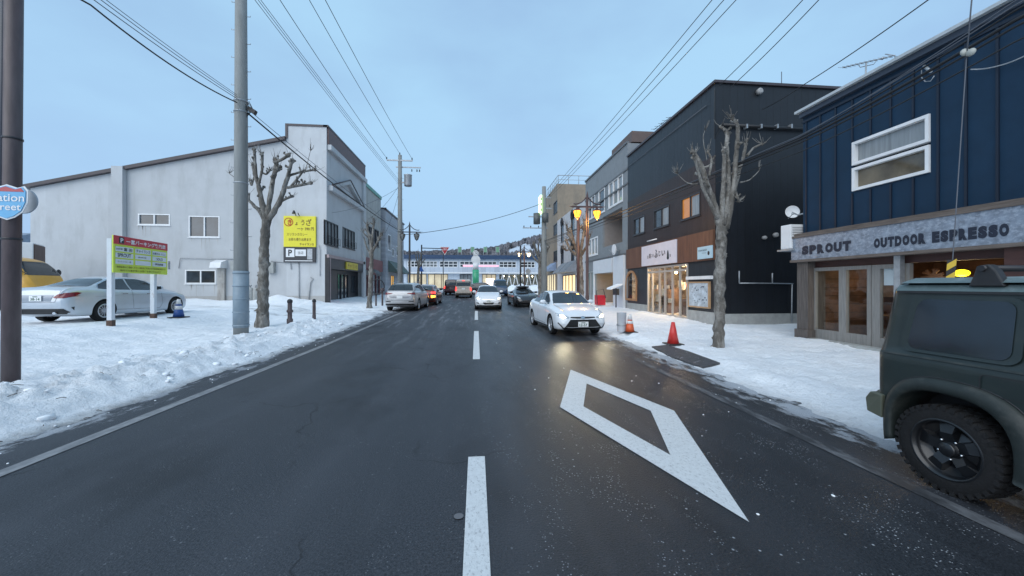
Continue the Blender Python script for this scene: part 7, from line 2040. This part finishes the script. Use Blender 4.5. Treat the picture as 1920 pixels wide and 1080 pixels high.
pruned_tree(b5, [(1013, 560, 5), (1013, 520, 4.2), (1013, 490, 4)],
    [[(1013, 492, 3.4), (1006, 470, 2.4), (1003, 455, 2)], [(1013, 490, 3), (1016, 468, 2.4), (1014, 450, 2)], [(1013, 494, 3), (1022, 478, 2.2), (1026, 464, 2)], [(1012, 494, 2.6), (1000, 482, 2), (995, 470, 1.8)], [(1010, 480, 2), (1009, 462, 1.8), (1012, 448, 1.4)]],
    'bushy pruned tree in front of the dark pole by the tan building', 17, twigs=50, wob=.6)
b6 = atD(784, 535, 38); b6.z = left_z(b6.x, b6.y)
pruned_tree(b6, [(784, 560, 3), (784, 520, 2.6), (785, 500, 2.4)],
    [[(785, 502, 2), (781, 488, 1.6), (779, 478, 1.3)], [(785, 500, 2), (788, 485, 1.6), (790, 474, 1.3)], [(785, 503, 1.8), (791, 493, 1.4), (795, 486, 1.2)], [(784, 500, 1.6), (785, 486, 1.3), (784, 474, 1.1)]],
    'thin pruned tree beside the unlit street lamp before the station', 19, twigs=16, wob=.5)

# street lamps with two lanterns
LANT = M('lantern_glass_lit', (0.8, 0.5, 0.1), rough=.4, var=.4, scale=9, emis=(1.0, .34, .012), estr=1.9)
LANTU = M('lantern_glass_dull', (0.16, 0.17, 0.17), rough=.3, var=.3, scale=10)
LPOST = M('lamp_post_red_brown', (0.075, 0.042, 0.040), rough=.45, var=.2)
def street_lamp(p, ztop, lit, label, s=1.0, energy=30, mat=LPOST, glow=LANT):
    T = Thing('street_lamp', label, 'street lamp', p, group='two-lantern street lamps')
    m = MB(); m.tube([p + Vector((0, 0, -.2)), p + Vector((0, 0, 1.0)), p + Vector((0, 0, 1.05)), Vector((p.x, p.y, ztop - .3)), Vector((p.x, p.y, ztop - .02)), Vector((p.x, p.y, ztop + .2))], [.095 * s, .095 * s, .075 * s, .065 * s, .05, .005], 14); T.part('post', m, mat)
    za = ztop - .62 * s
    m = MB(); m.box(p.x - .80 * s, p.x + .80 * s, p.y - .03, p.y + .03, za - .02, za + .05)
    for sx in (-1, 1): m.tube([(p.x + sx * .80 * s, p.y, za + .02), (p.x + sx * .98 * s, p.y, za + .03)], [.022, .006], 6)
    T.part('crossbar', m, mat)
    m = MB()
    for sx in (-1, 1):
        m.tube([(p.x + sx * q * s, p.y, ztop - .10 - h_ * s) for q, h_ in ((.05, .0), (.15, .13), (.3, .26), (.45, .33), (.62, .36), (.72, .33))], [.028] * 6, 7)
    T.part('curved_arms', m, mat)
    for sx in (-1, 1):
        c = Vector((p.x + sx * .52 * s, p.y, za))
        m = MB().lathe([(.0, .0), (.05, -.02), (.06, -.07), (.20 * s, -.13), (.215 * s, -.17)], c, 6, smooth=False)
        lo = T.part('lantern_cap', m, mat)
        m = MB().lathe([(.19 * s, -.171), (.20 * s, -.24), (.10 * s, -.55 * s), (.0, -.56 * s)], c, 6, smooth=False); T.part('lantern_glass', m, glow if lit else LANTU)
        m = MB()
        for k in range(6):
            a = 2 * math.pi * k / 6
            m.tube([c + Vector((math.cos(a) * q, math.sin(a) * q, h_)) for q, h_ in ((.202 * s, -.17), (.207 * s, -.24), (.108 * s, -.55 * s))], .011, 5)
        m.lathe([(.106 * s, -.54 * s), (.05, -.60 * s), (.0, -.66 * s)], c, 6)
        T.part('lantern_frame', m, mat)
        if lit and energy: lamp('lantern_light', 'POINT', c + Vector((0, -.0, -.75 * s)), energy, (1, .5, .1), .12, T.o).location = c + Vector((0, 0, -.75 * s)) - p
    return T
p = atD(1101, 535, 17.0); p.z = right_z(p.x, p.y)
street_lamp(p, zat(p, 366), True, 'glowing amber two-lantern street lamp nearest on the right pavement', .88, 60)
p = atD(1084, 535, 18.6); p.z = right_z(p.x, p.y)
m = MB().tube([p + Vector((0, 0, -.1)), Vector((p.x, p.y, zat(p, 388)))], .075, 10); single('steel_pole', m, LPOST, 'plain dark red-brown pole just left of the nearest lit street lamp', 'pole')
p = atD(768, 535, 28); p.z = left_z(p.x, p.y)
street_lamp(p, zat(p, 420), False, 'dark unlit two-lantern street lamp on the left behind the crossover', 1.0, 0, BLACKM)
p = atD(983, 535, 43); p.z = right_z(p.x, p.y)
street_lamp(p, zat(p, 462), True, 'small far lit two-lantern street lamp before the station truss', 1.0, 10, LPOST, M('far_lantern_glass', (.8, .6, .3), var=.2, emis=(1, .78, .42), estr=6))
p = atD(976, 535, 42); p.z = right_z(p.x, p.y)
m = MB().tube([p + Vector((0, 0, -.1)), Vector((p.x, p.y, zat(p, 461)))], .09, 8); single('steel_pole', m, BLACKM, 'slim dark pole beside the small far lit street lamp', 'pole')

# bollards
def bollard(u, v, h, label, fluted, rad=.075, side='l'):
    p = ground(u, v, side); T = Thing('bollard', label, 'bollard', p, group='brown bollards on the left pavement')
    m = MB().lathe([(rad, -.1), (rad, .0), (rad * (1.25 if fluted else 1), .05), (rad * (1.25 if fluted else 1), .18), (rad * .9, .22), (rad * .9, h * .45), (rad * (1.3 if fluted else .92), h * .48), (rad * (1.3 if fluted else .92), h * .54), (rad * .9, h * .58), (rad * .9, h * .84)], p, 14); T.part('body', m, BRSTEEL)
    m = MB().lathe([(rad * .9, h * .84), (rad * 1.1, h * .86), (rad * 1.1, h * .93), (rad * .7, h * .98), (0, h)], p, 14); T.part('cap', m, BLACKM)
bollard(543.5, 608, .95, 'turned brown bollard with rings, nearer of the two before the warehouse', True, .085)
bollard(589, 599, .88, 'plain straight brown bollard right of the ringed one', False, .07)
bollard(705, 574, .85, 'thin brown bollard between the slim pruned tree and the ring-shaped rack', False, .06)
# ring rack beside the crossover
p = ground(717, 573); T = Thing('ring_rack', 'round metal ring rack on the pavement just left of the silver crossover', 'cycle rack', p)
m = MB(); D_ = p.x * SA + p.y * CA; zc = zat(p, 533); R_ = 13 / FPX * D_
m.tube([(p.x - .35 + math.cos(t) * R_, p.y, zc - .15 + math.sin(t) * R_ * 1.05) for t in [2 * math.pi * k / 26 for k in range(27)]], .035, 8, cap=False); T.part('ring', m, BLACKM)
m = MB(); m.tube([p + Vector((0, 0, -.1)), p + Vector((0, 0, .9))], .06, 10); m.blob(p + Vector((0, 0, 1.05)), .15, 1, 0, 2); T.part('support', m, BRSTEEL)

# traffic cones
def cone(p, h, r0, label, cols, base=True, group=None):
    T = Thing('traffic_cone', label, 'traffic cone', p, group=group)
    n = len(cols); rt_ = .28
    for i, (a, b, mt, nm) in enumerate(cols):
        ra, rb = r0 * (1 - (1 - rt_) * a), r0 * (1 - (1 - rt_) * b)
        m = MB().lathe([(ra, .02 + a * h), (rb, .02 + b * h)] + ([(0, .02 + b * h)] if i == n - 1 else []), p, 20); T.part(nm, m, mt)
    if base:
        m = MB(); m.box(p.x - r0 * 1.35, p.x + r0 * 1.35, p.y - r0 * 1.35, p.y + r0 * 1.35, p.z - .01, p.z + .022); T.part('base', m, BLACKP, bevel=.006)
RED = M('cone_red', (0.55, 0.035, 0.03), rough=.45, var=.1, coat=.2)
ORG = M('cone_orange', (0.60, 0.10, 0.03), rough=.45, var=.1, coat=.2)
REFL = M('cone_reflective_band', (0.62, 0.62, 0.62), rough=.35, var=.08)
p = ground(1262, 645, 'r'); D_ = p.x * SA + p.y * CA
cone(p, 41 / FPX * D_ - .02, .15, 'plain red traffic cone on the snow before the poster frame', [(0, 1, RED, 'cone_body')])
p = ground(1181, 623, 'r'); D_ = p.x * SA + p.y * CA
cone(p, 34 / FPX * D_ - .02, .15, 'orange and white striped traffic cone nearest the white sedan', [(0, .46, ORG, 'cone_body'), (.46, .62, REFL, 'band'), (.62, .68, ORG, 'stripe'), (.68, 1, REFL, 'upper_band')])
q = p + Vector((-.22, .15, 0)); T = Thing('plastic_bin', 'pale translucent plastic tube bin behind the striped traffic cone', 'bin', q)
m = MB().lathe([(.13, 0), (.14, .02), (.155, .62), (.165, .63), (.15, .64), (.13, .6), (.0, .58)], q, 18); T.part('tub', m, M('pale_translucent_plastic', (.48, .50, .54), rough=.35, var=.1))
m = MB().lathe([(.157, .2), (.160, .21), (.162, .24), (.158, .25)], q, 18); T.part('rim_band', m, GALV)
p = ground(335, 598); D_ = p.x * SA + p.y * CA
cone(p, 34 / FPX * D_ - .02, .17, 'blue and white traffic cone standing in front of the silver saloon', [(0, .42, M('cone_blue', (0.02, 0.07, 0.25), rough=.45, var=.1), 'cone_body'), (.42, .62, REFL, 'band'), (.62, .72, M('cone_blue_stripe', (0.02, 0.07, 0.25), rough=.45, var=.1), 'stripe'), (.72, 1, REFL, 'upper_band')])

# parking board
pa, pb = ground(210, 612), ground(289.5, 600)
T = Thing('parking_board', 'red white and yellow Japanese parking notice board on two white posts', 'notice board', (pa + pb) / 2)
dr = (pb - pa); dr.z = 0; Lb = dr.length; dr.normalize(); nn = Vector((dr.y, -dr.x, 0))
if nn.x < 0: nn = -nn
WPOST = M('rusting_white_post', (0.60, 0.63, 0.66), rough=.6, var=.05, dirt=(.25, .13, .07), dscale=(14, 14, 3), dlo=.6, dhi=.7, dmax=.6)
zbt, ztp = zat(pa, 511), zat(pa, 441)
for p in (pa, pb):
    m = MB(); m.obox(p - dr * .08 - nn * .08 + Vector((0, 0, -.2)), dr * .14, nn * .12, Vector((0, 0, ztp - p.z + .1))); T.part('post', m, WPOST, bevel=.008)
    m = MB(); m.obox(p - dr * .087 - nn * .087 + Vector((0, 0, -.1)), dr * .154, nn * .134, Vector((0, 0, .27))); T.part('rusty_foot', m, RUST)
o = pa - dr * .12 + nn * .075; o.z = zbt; Wb, Hb = Lb + .62, ztp - zbt
m = MB(); m.obox(o, dr * Wb, nn * .03, EZ * Hb); T.part('panel', m, M('yellow_green_board', (0.55, 0.68, 0.06), rough=.4, var=.04, dirt=(.45, .55, .2), dmax=.3))
f_ = o + nn * .034
def cell(nm, a, b, c, d, mt, dz=.0):
    m = MB(); m.obox(f_ + dr * a * Wb + EZ * c * Hb, dr * (b - a) * Wb, nn * (.004 + dz), EZ * (d - c) * Hb); return m
T.part('red_header', cell('', .0, 1, .77, 1.0, None), M('board_red', (0.50, 0.03, 0.05), rough=.4, var=.06))
wc = M('board_white_cell', (0.62, 0.66, 0.68), rough=.4, var=.04)
m = MB()
for i in range(3):
    for j in range(3):
        q = cell('', .03 + i * .325, .32 + i * .325, .24 + j * .17, .37 + j * .17, None); m.add(q.v, q.f)
T.each('white_cell', m, wc)
ink = M('board_ink', (0.04, 0.06, 0.05), var=.1)
f2 = f_ + nn * .0075
def bt(m, s, a, c, w_, h_, bold=.01): text_mesh(m, s, f2 + dr * a * Wb + EZ * c * Hb, dr, EZ, w_ * Wb, h_ * Hb, bold=bold)
m = MB(); bt(m, '一富パーキング契約店', .20, .81, .75, .13, .025); T.part('header_lettering', m, WHITEF)
T.part('parking_square', cell('', .085, .165, .80, .97, None, .004), BLACKP)
m = MB(); text_mesh(m, 'P', f_ + nn * .010 + dr * .105 * Wb + EZ * .825 * Hb, dr, EZ, .045 * Wb, .12 * Hb, bold=.03); T.part('parking_letter', m, WHITEF)
m = MB()
bt(m, 'お料理', .04, .62, .10, .05); bt(m, '富 田', .16, .60, .14, .09, .02); bt(m, 'チャイランカ', .37, .60, .26, .09); bt(m, 'お菓子の ふじい', .69, .60, .26, .07)
bt(m, 'SPROUT', .06, .43, .22, .10, .02); bt(m, 'SOLO', .76, .43, .13, .08); bt(m, '美容室', .40, .45, .16, .04, 0); bt(m, 'カットハウス 一番', .06, .28, .22, .05, 0); bt(m, '学生服店', .73, .27, .17, .07, .03)
T.part('cell_lettering', m, ink)
m = MB(); bt(m, '無断駐車はご遠慮ください 契約店ご利用のお客様専用駐車場です', .05, .13, .90, .06, .01); bt(m, '場内での事故等には責任を負いかねます', .10, .04, .75, .055, .01); T.part('footer_lettering', m, M('board_brown_ink', (.18, .16, .02), var=.1))
m = MB()
p = f_ - nn * .0 + dr * (Wb + .12) + EZ * Hb * .18
m.obox(p - nn * .2, dr * .12, nn * .16, EZ * .3); T.part('junction_box', m, GALV)

# small hooded notice and red box before the grey building
p = ground(1150, 588, 'r')
p = onX(1155, 588, XR - .55); p.z = right_z(p.x, p.y)
T = Thing('hooded_notice', 'small roofed notice stand with a snowy slanted top by the grey building', 'notice stand', p)
m = MB(); m.tube([p, p + Vector((0, 0, 1.2))], .04, 8); T.part('post', m, BLACKM)
zz = zat(p, 553); m = MB(); m.box(p.x - .1, p.x + .1, p.y - .28, p.y + .28, zz, zat(p, 541)); T.part('notice_box', m, DKPANEL)
m = MB(); m.prism([(p.x - .45, p.y - .4, zat(p, 541) - .06), (p.x + .25, p.y - .4, zat(p, 541) + .22), (p.x + .25, p.y - .4, zat(p, 541) + .3), (p.x - .45, p.y - .4, zat(p, 541) + .04)], (0, .8, 0)); T.part('roof', m, SNOWM)
p = onX(1125, 581, XR - 1.1); p.z = right_z(p.x, p.y)
T = Thing('red_box', 'bright red box cart beside the yellow-lit entrance', 'box', p)
D_ = p.x * SA + p.y * CA
m = MB(); m.box(p.x - .28, p.x + .28, p.y - .3, p.y + .3, p.z + .05, p.z + 20 / FPX * D_); T.part('box', m, M('red_plastic_box', (0.50, 0.015, 0.03), rough=.4, var=.15), bevel=.03)
m = MB(); m.tube([p + Vector((-.28, -.3, .1)), p + Vector((-.36, -.34, 1.0)), p + Vector((.1, -.34, 1.1)), p + Vector((.28, -.3, .5))], .02, 6); T.part('handle', m, BLACKM)

# inverted triangle stop sign, its pole and arm
p = atD(831, 535, 46); p.z = gz(p.y)
T = Thing('stop_sign', 'red inverted triangle stop sign on a slim post before the station', 'sign', p)
m = MB(); m.tube([p, Vector((p.x, p.y, zat(p, 466)))], .05, 8); T.part('post', m, BLACKM)
c = Vector((p.x + .2, p.y - .08, 0)); zt_, zb_ = zat(p, 463), zat(p, 479); hwid = 9 / FPX * 46
m = MB(); m.prism([(c.x - hwid, c.y, zt_), (c.x + hwid, c.y, zt_), (c.x, c.y, zb_)], (0, -.03, 0)); T.part('white_border', m, WHITEF)
m = MB(); m.prism([(c.x - hwid * .85, c.y - .031, zt_ - .07), (c.x + hwid * .85, c.y - .031, zt_ - .07), (c.x, c.y - .031, zb_ + .14)], (0, -.012, 0)); T.part('red_face', m, M('stop_red', (0.5, 0.02, 0.03), rough=.35, var=.05))
m = MB(); text_mesh(m, '止まれ', (c.x - hwid * .5, c.y - .048, zt_ - .42), EX, EZ, hwid, .26, bold=.03); T.part('lettering', m, WHITEF)
p = atD(790.5, 535, 44); p.z = gz(p.y); T = Thing('signal_arm_pole', 'dark pole with a horizontal arm reaching towards the red triangle sign', 'pole', p)
m = MB(); m.tube([p, Vector((p.x, p.y, zat(p, 459)))], .08, 8); T.part('post', m, BLACKM)
m = MB(); m.tube([(p.x, p.y, zat(p, 465)), (p.x + 38 / FPX * 44, p.y + .5, zat(p, 465))], .05, 7); T.part('arm', m, BLACKM)
m = MB(); q = Vector((p.x - .05, p.y - .1, 0)); m.prism([(q.x - .35, q.y, zat(p, 509)), (q.x + .35, q.y, zat(p, 509)), (q.x, q.y, zat(p, 499))], (0, -.03, 0)); T.part('blue_sign', m, M('road_sign_blue', (.03, .12, .4), rough=.4, var=.05))
p = atD(990, 535, 43.5); p.z = right_z(p.x, p.y); T = Thing('round_sign', 'grey back of a round road sign beside the small far street lamp', 'sign', p)
m = MB().tube([p, Vector((p.x, p.y, zat(p, 503)))], .04, 8); T.part('post', m, GALV)
m = MB().lathe([(0, 0), (.3, 0), (.3, .03), (0, .03)], (p.x, p.y - .1, zat(p, 509)), 18, 'y', smooth=False); T.part('disc', m, GALV)

# yellow-black guarded stay wire before the espresso shop
XS_ = 6.15
pb_ = onX(1770, 700, XS_); pb_ = Vector((XS_, onX(1780, 540, XS_).y, right_z(XS_, 3.8)))
P1, P2, P3 = onX(1784, 520, XS_), onX(1812, 110, XS_), onX(1822, 0, XS_)
P4 = P3 + (P3 - P2) * 1.6
T = Thing('stay_wire', 'steel stay wire with a yellow and black striped guard and two pale discs', 'stay wire', pb_)
m = MB(); m.tube([pb_, P1, P2], .006, 6); m.tube([P2, P3, P4], .008, 6); T.part('wire', m, CABLEG)
a_ = onX(1781, 532, XS_); b_ = onX(1785, 487, XS_); d_ = (b_ - a_); n5 = 6
f__ = (Vector((0, 0, EYE)) - a_); f__.z = 0; f__.normalize(); r__ = Vector((-f__.y, f__.x, 0))
m = MB(); m.obox(a_ - r__ * .040 - d_ * .6, r__ * .080, f__ * .012, d_ * 1.6); T.part('guard_plate', m, BLACKP)
m = MB()
for k in range(-1, 2):
    z_ = a_ + d_ * (k * .52 + .12)
    m.prism([z_ - r__ * .039 + f__ * .014 - d_ * .10, z_ + r__ * .039 + f__ * .014 + d_ * .12, z_ + r__ * .039 + f__ * .014 + d_ * .40, z_ - r__ * .039 + f__ * .014 + d_ * .18], f__ * .003)
T.each('yellow_stripe', m, M('guard_yellow', (0.62, 0.42, 0.04), rough=.5, var=.1))
m = MB()
for u in (1809.5, 1820.5):
    c = onX(u, 98, XS_); b = MB().lathe([(0, -.02), (.036, -.018), (.048, 0), (.036, .018), (0, .02)], (0, 0, 0), 18, 'x', smooth=False); q = Vector((1, 0, 0)).rotation_difference((f__ + r__ * (.5 if u < 1815 else -.5)).normalized())
    m.add([c + q @ v for v in b.v], b.f, 0, True)
T.each('disc', m, M('porcelain', (.36, .37, .34), rough=.35, var=.1))

# overhead cables
def cable(label, pts, r=.012, sag=0.0, group=None, mat=CABLE, n=14, name='overhead_cable'):
    pts = [Vector(p) for p in pts]; out_ = []
    for a, b in zip(pts, pts[1:]):
        for k in range(n): t = k / n; q = a + (b - a) * t; q.z -= sag * 4 * t * (1 - t); out_.append(q)
    out_.append(pts[-1])
    m = MB().tube(out_, r, 6)
    return single(name, m, mat, label, 'cable', group)
def ext(a, b, t): return a + (b - a) * t
zT = topB - .3
for x, u, who in ((-1.0, 525, 'left'), (0, 580, 'middle'), (.95, 610, 'right')):
    a = Vector((pB.x + x, pB.y - .1, zT + (.4 if x == 0 else 0))); d = ray(u, 0); t = (a.z - .15 - EYE) / d.z; b = Vector((0, 0, EYE)) + d * t
    cable('single black wire above the left pavement, %s of three meeting at the transformer pole' % who, [a, ext(a, b, 1.0), ext(a, b, 2.2)], .013, .12, 'wires over the left pavement')
    cable('far continuation of the %s wire beyond the transformer pole' % who, [a, Vector((a.x - .3, 62, a.z - .6))], .012, .3, 'wires beyond the transformer pole') if False else None
for i, (u, uu) in enumerate(((478, 742), (484, 744), (489, 746))):
    a = Vector((pB.x - .1 + i * .06, pB.y, zat(pB, 345 - i * 2))); d = ray(u, 0); t = (a.z - .15 - EYE) / d.z; b = Vector((0, 0, EYE)) + d * t
    cable('thin grey cable in the close triple bundle left of the single black wires', [a, b, ext(a, b, 2.0)], .009, .08, 'triple bundle over the left pavement', CABLEG)
# bundle at the near pole
zP = zat(pA, 192)
qa = Vector((pA.x + .0, pA.y - rA, zP)); d = ray(170, 0); t = (zP + .1 - EYE) / d.z; qb = Vector((0, 0, EYE)) + d * t
for i, (dz, dx, r_, mt, s_) in enumerate(((-.10, 0, .017, CABLE, .16), (.02, .02, .009, CABLEG, .05), (.08, .05, .008, CABLEG, .04), (.13, .07, .007, CABLEG, .03))):
    q1 = qa + Vector((dx * 0, 0, dz)); q2 = qb + Vector((dx * 2, 0, dz))
    cable(['thickest black cable sagging below its bundle towards the near concrete pole', 'thin cable of the bundle running towards the near concrete pole'][min(i, 1)], [q1, q2, ext(q1, q2, 2.2)], r_, s_, None if i == 0 else 'thin cables to the near concrete pole', mt)
qc = Vector((pA.x + rA, pA.y, zat(pA, 212))); qd = Vector((pB.x - rB, pB.y, zat(pB, 430)))
cable('thick black cable from the near concrete pole past the warehouse to the transformer pole', [qc, qd], .024, .22)
cable('thin upper line from the near concrete pole to the transformer pole', [qc + Vector((0, 0, .12)), qd + Vector((0, 0, .1))], .009, .12, None, CABLEG)
pW = Vector((XF + .05, YW + .5, zX(610, 478 - 85, XF)))
for i, (va, px_) in enumerate(((345, (XF + .1, 36, zX(690, 412, XF))), (352, (X3 + .05, 41, zX(725, 440, X3))), (350, (XF + .05, YW + .8, zX(615, 396, XF))))):
    cable(['service line from the transformer pole to the grey stucco shop', 'service line from the transformer pole to the green-awning building', 'service line from the transformer pole to the warehouse front'][i], [Vector((pB.x, pB.y, zat(pB, va))), px_], .012, .35, None, CABLEG)
# across the street
cable('dark cable sagging across the street between the two far poles', [Vector((pB.x, pB.y, zat(pB, 441))), Vector((pC.x, pC.y, zat(pC, 380)))], .022, .45)
# right-hand wires
for i, (u, vv) in enumerate(((1335, 386), (1357, 390), (1380, 394))):
    a = Vector((pC.x + .1 + i * .2, pC.y, zat(pC, 372) + .1)); d = ray(u, 0); t = (a.z + .0 - EYE) / d.z; b = Vector((0, 0, EYE)) + d * t
    cable('thin black wire above the right pavement, %s of the three ending at the dark pole' % ('left', 'middle', 'right')[i], [a, b, ext(a, b, 2.0)], .011, .10, 'wires over the right pavement')
for i, (u, uu, vv) in enumerate(((1505, 1347, 150), (1535, 1372, 150))):
    a = onX(uu, vv + 12, XR - .15); d = ray(u, 0); b = Vector((0, 0, EYE)) + d * ((a.z + .3 - EYE) / d.z)
    cable('wire running down to the charcoal shop corner, %s of the pair' % ('left', 'right')[i], [a, b, ext(a, b, 2.0)], .012, .05, 'wires to the charcoal shop corner')
a = onY(1430, 205, ya + 3.42 if False else 13.5); b = onX(1740, 0, XN - .8); cable('dark wire climbing from the charcoal side wall over the navy roof', [a, onX(1505, 160, 9.6), b, ext(onX(1505, 160, 9.6), b, 1.8)], .012, .04)
# heavy bundle along the right
rr = random.Random(4)
A0 = Vector((pC.x, pC.y, zat(pC, 452)))
for i, (v1, v2, r_, mt) in enumerate(((262, 40, .022, CABLE), (258, 22, .012, CABLE), (254, 12, .009, CABLEG), (268, 52, .014, CABLE), (285, 80, .010, CABLE), (256, 4, .008, CABLEG))):
    b = onX(1500, v1, 6.5); c = onX(1900, v2, 6.5)
    cable(['thickest black cable of the heavy bundle crossing the navy shop', 'thin cable in the heavy bundle crossing the navy shop'][0 if i == 0 else 1] , [A0 + Vector((.05 * i, 0, -.08 * i)), b, c, ext(b, c, 2.2)], r_, .05, None if i == 0 else 'thin cables of the heavy bundle', mt)
cable('pale cable sagging across the right end of the navy wall', [onX(1820, 130, XN - .1), onX(1870, 124, XN - .1), onX(1925, 103, XN - .1), onX(2000, 60, XN - .1)], .012, .02, None, GALV)
m = MB(); m.tube([onX(u, v, XN - .08) for u, v in ((1728, 128), (1728, 145), (1735, 153), (1745, 152), (1752, 142))], .010, 5); m.tube([onX(1733, 124, XN - .08), onX(1745, 134, XN - .3)], .03, 8); single('cable_bracket', m, GALV, 'small galvanised bracket with a looped cable on the upper navy wall', 'bracket')
# manhole plug
p = G(860, 968, .006); m = MB().lathe([(0, 0), (.035, 0)], p, 18); m.v = [Vector((v.x, v.y, p.z)) for v in m.v]
m.v = [Vector((v.x, v.y, p.z + .002)) for v in m.v]; m.f = [list(range(18, 36))]; m.mi = [0]; m.sm = [False]
struct('road_marker', m, M('road_marker_grey', (.13, .13, .14), var=.2))
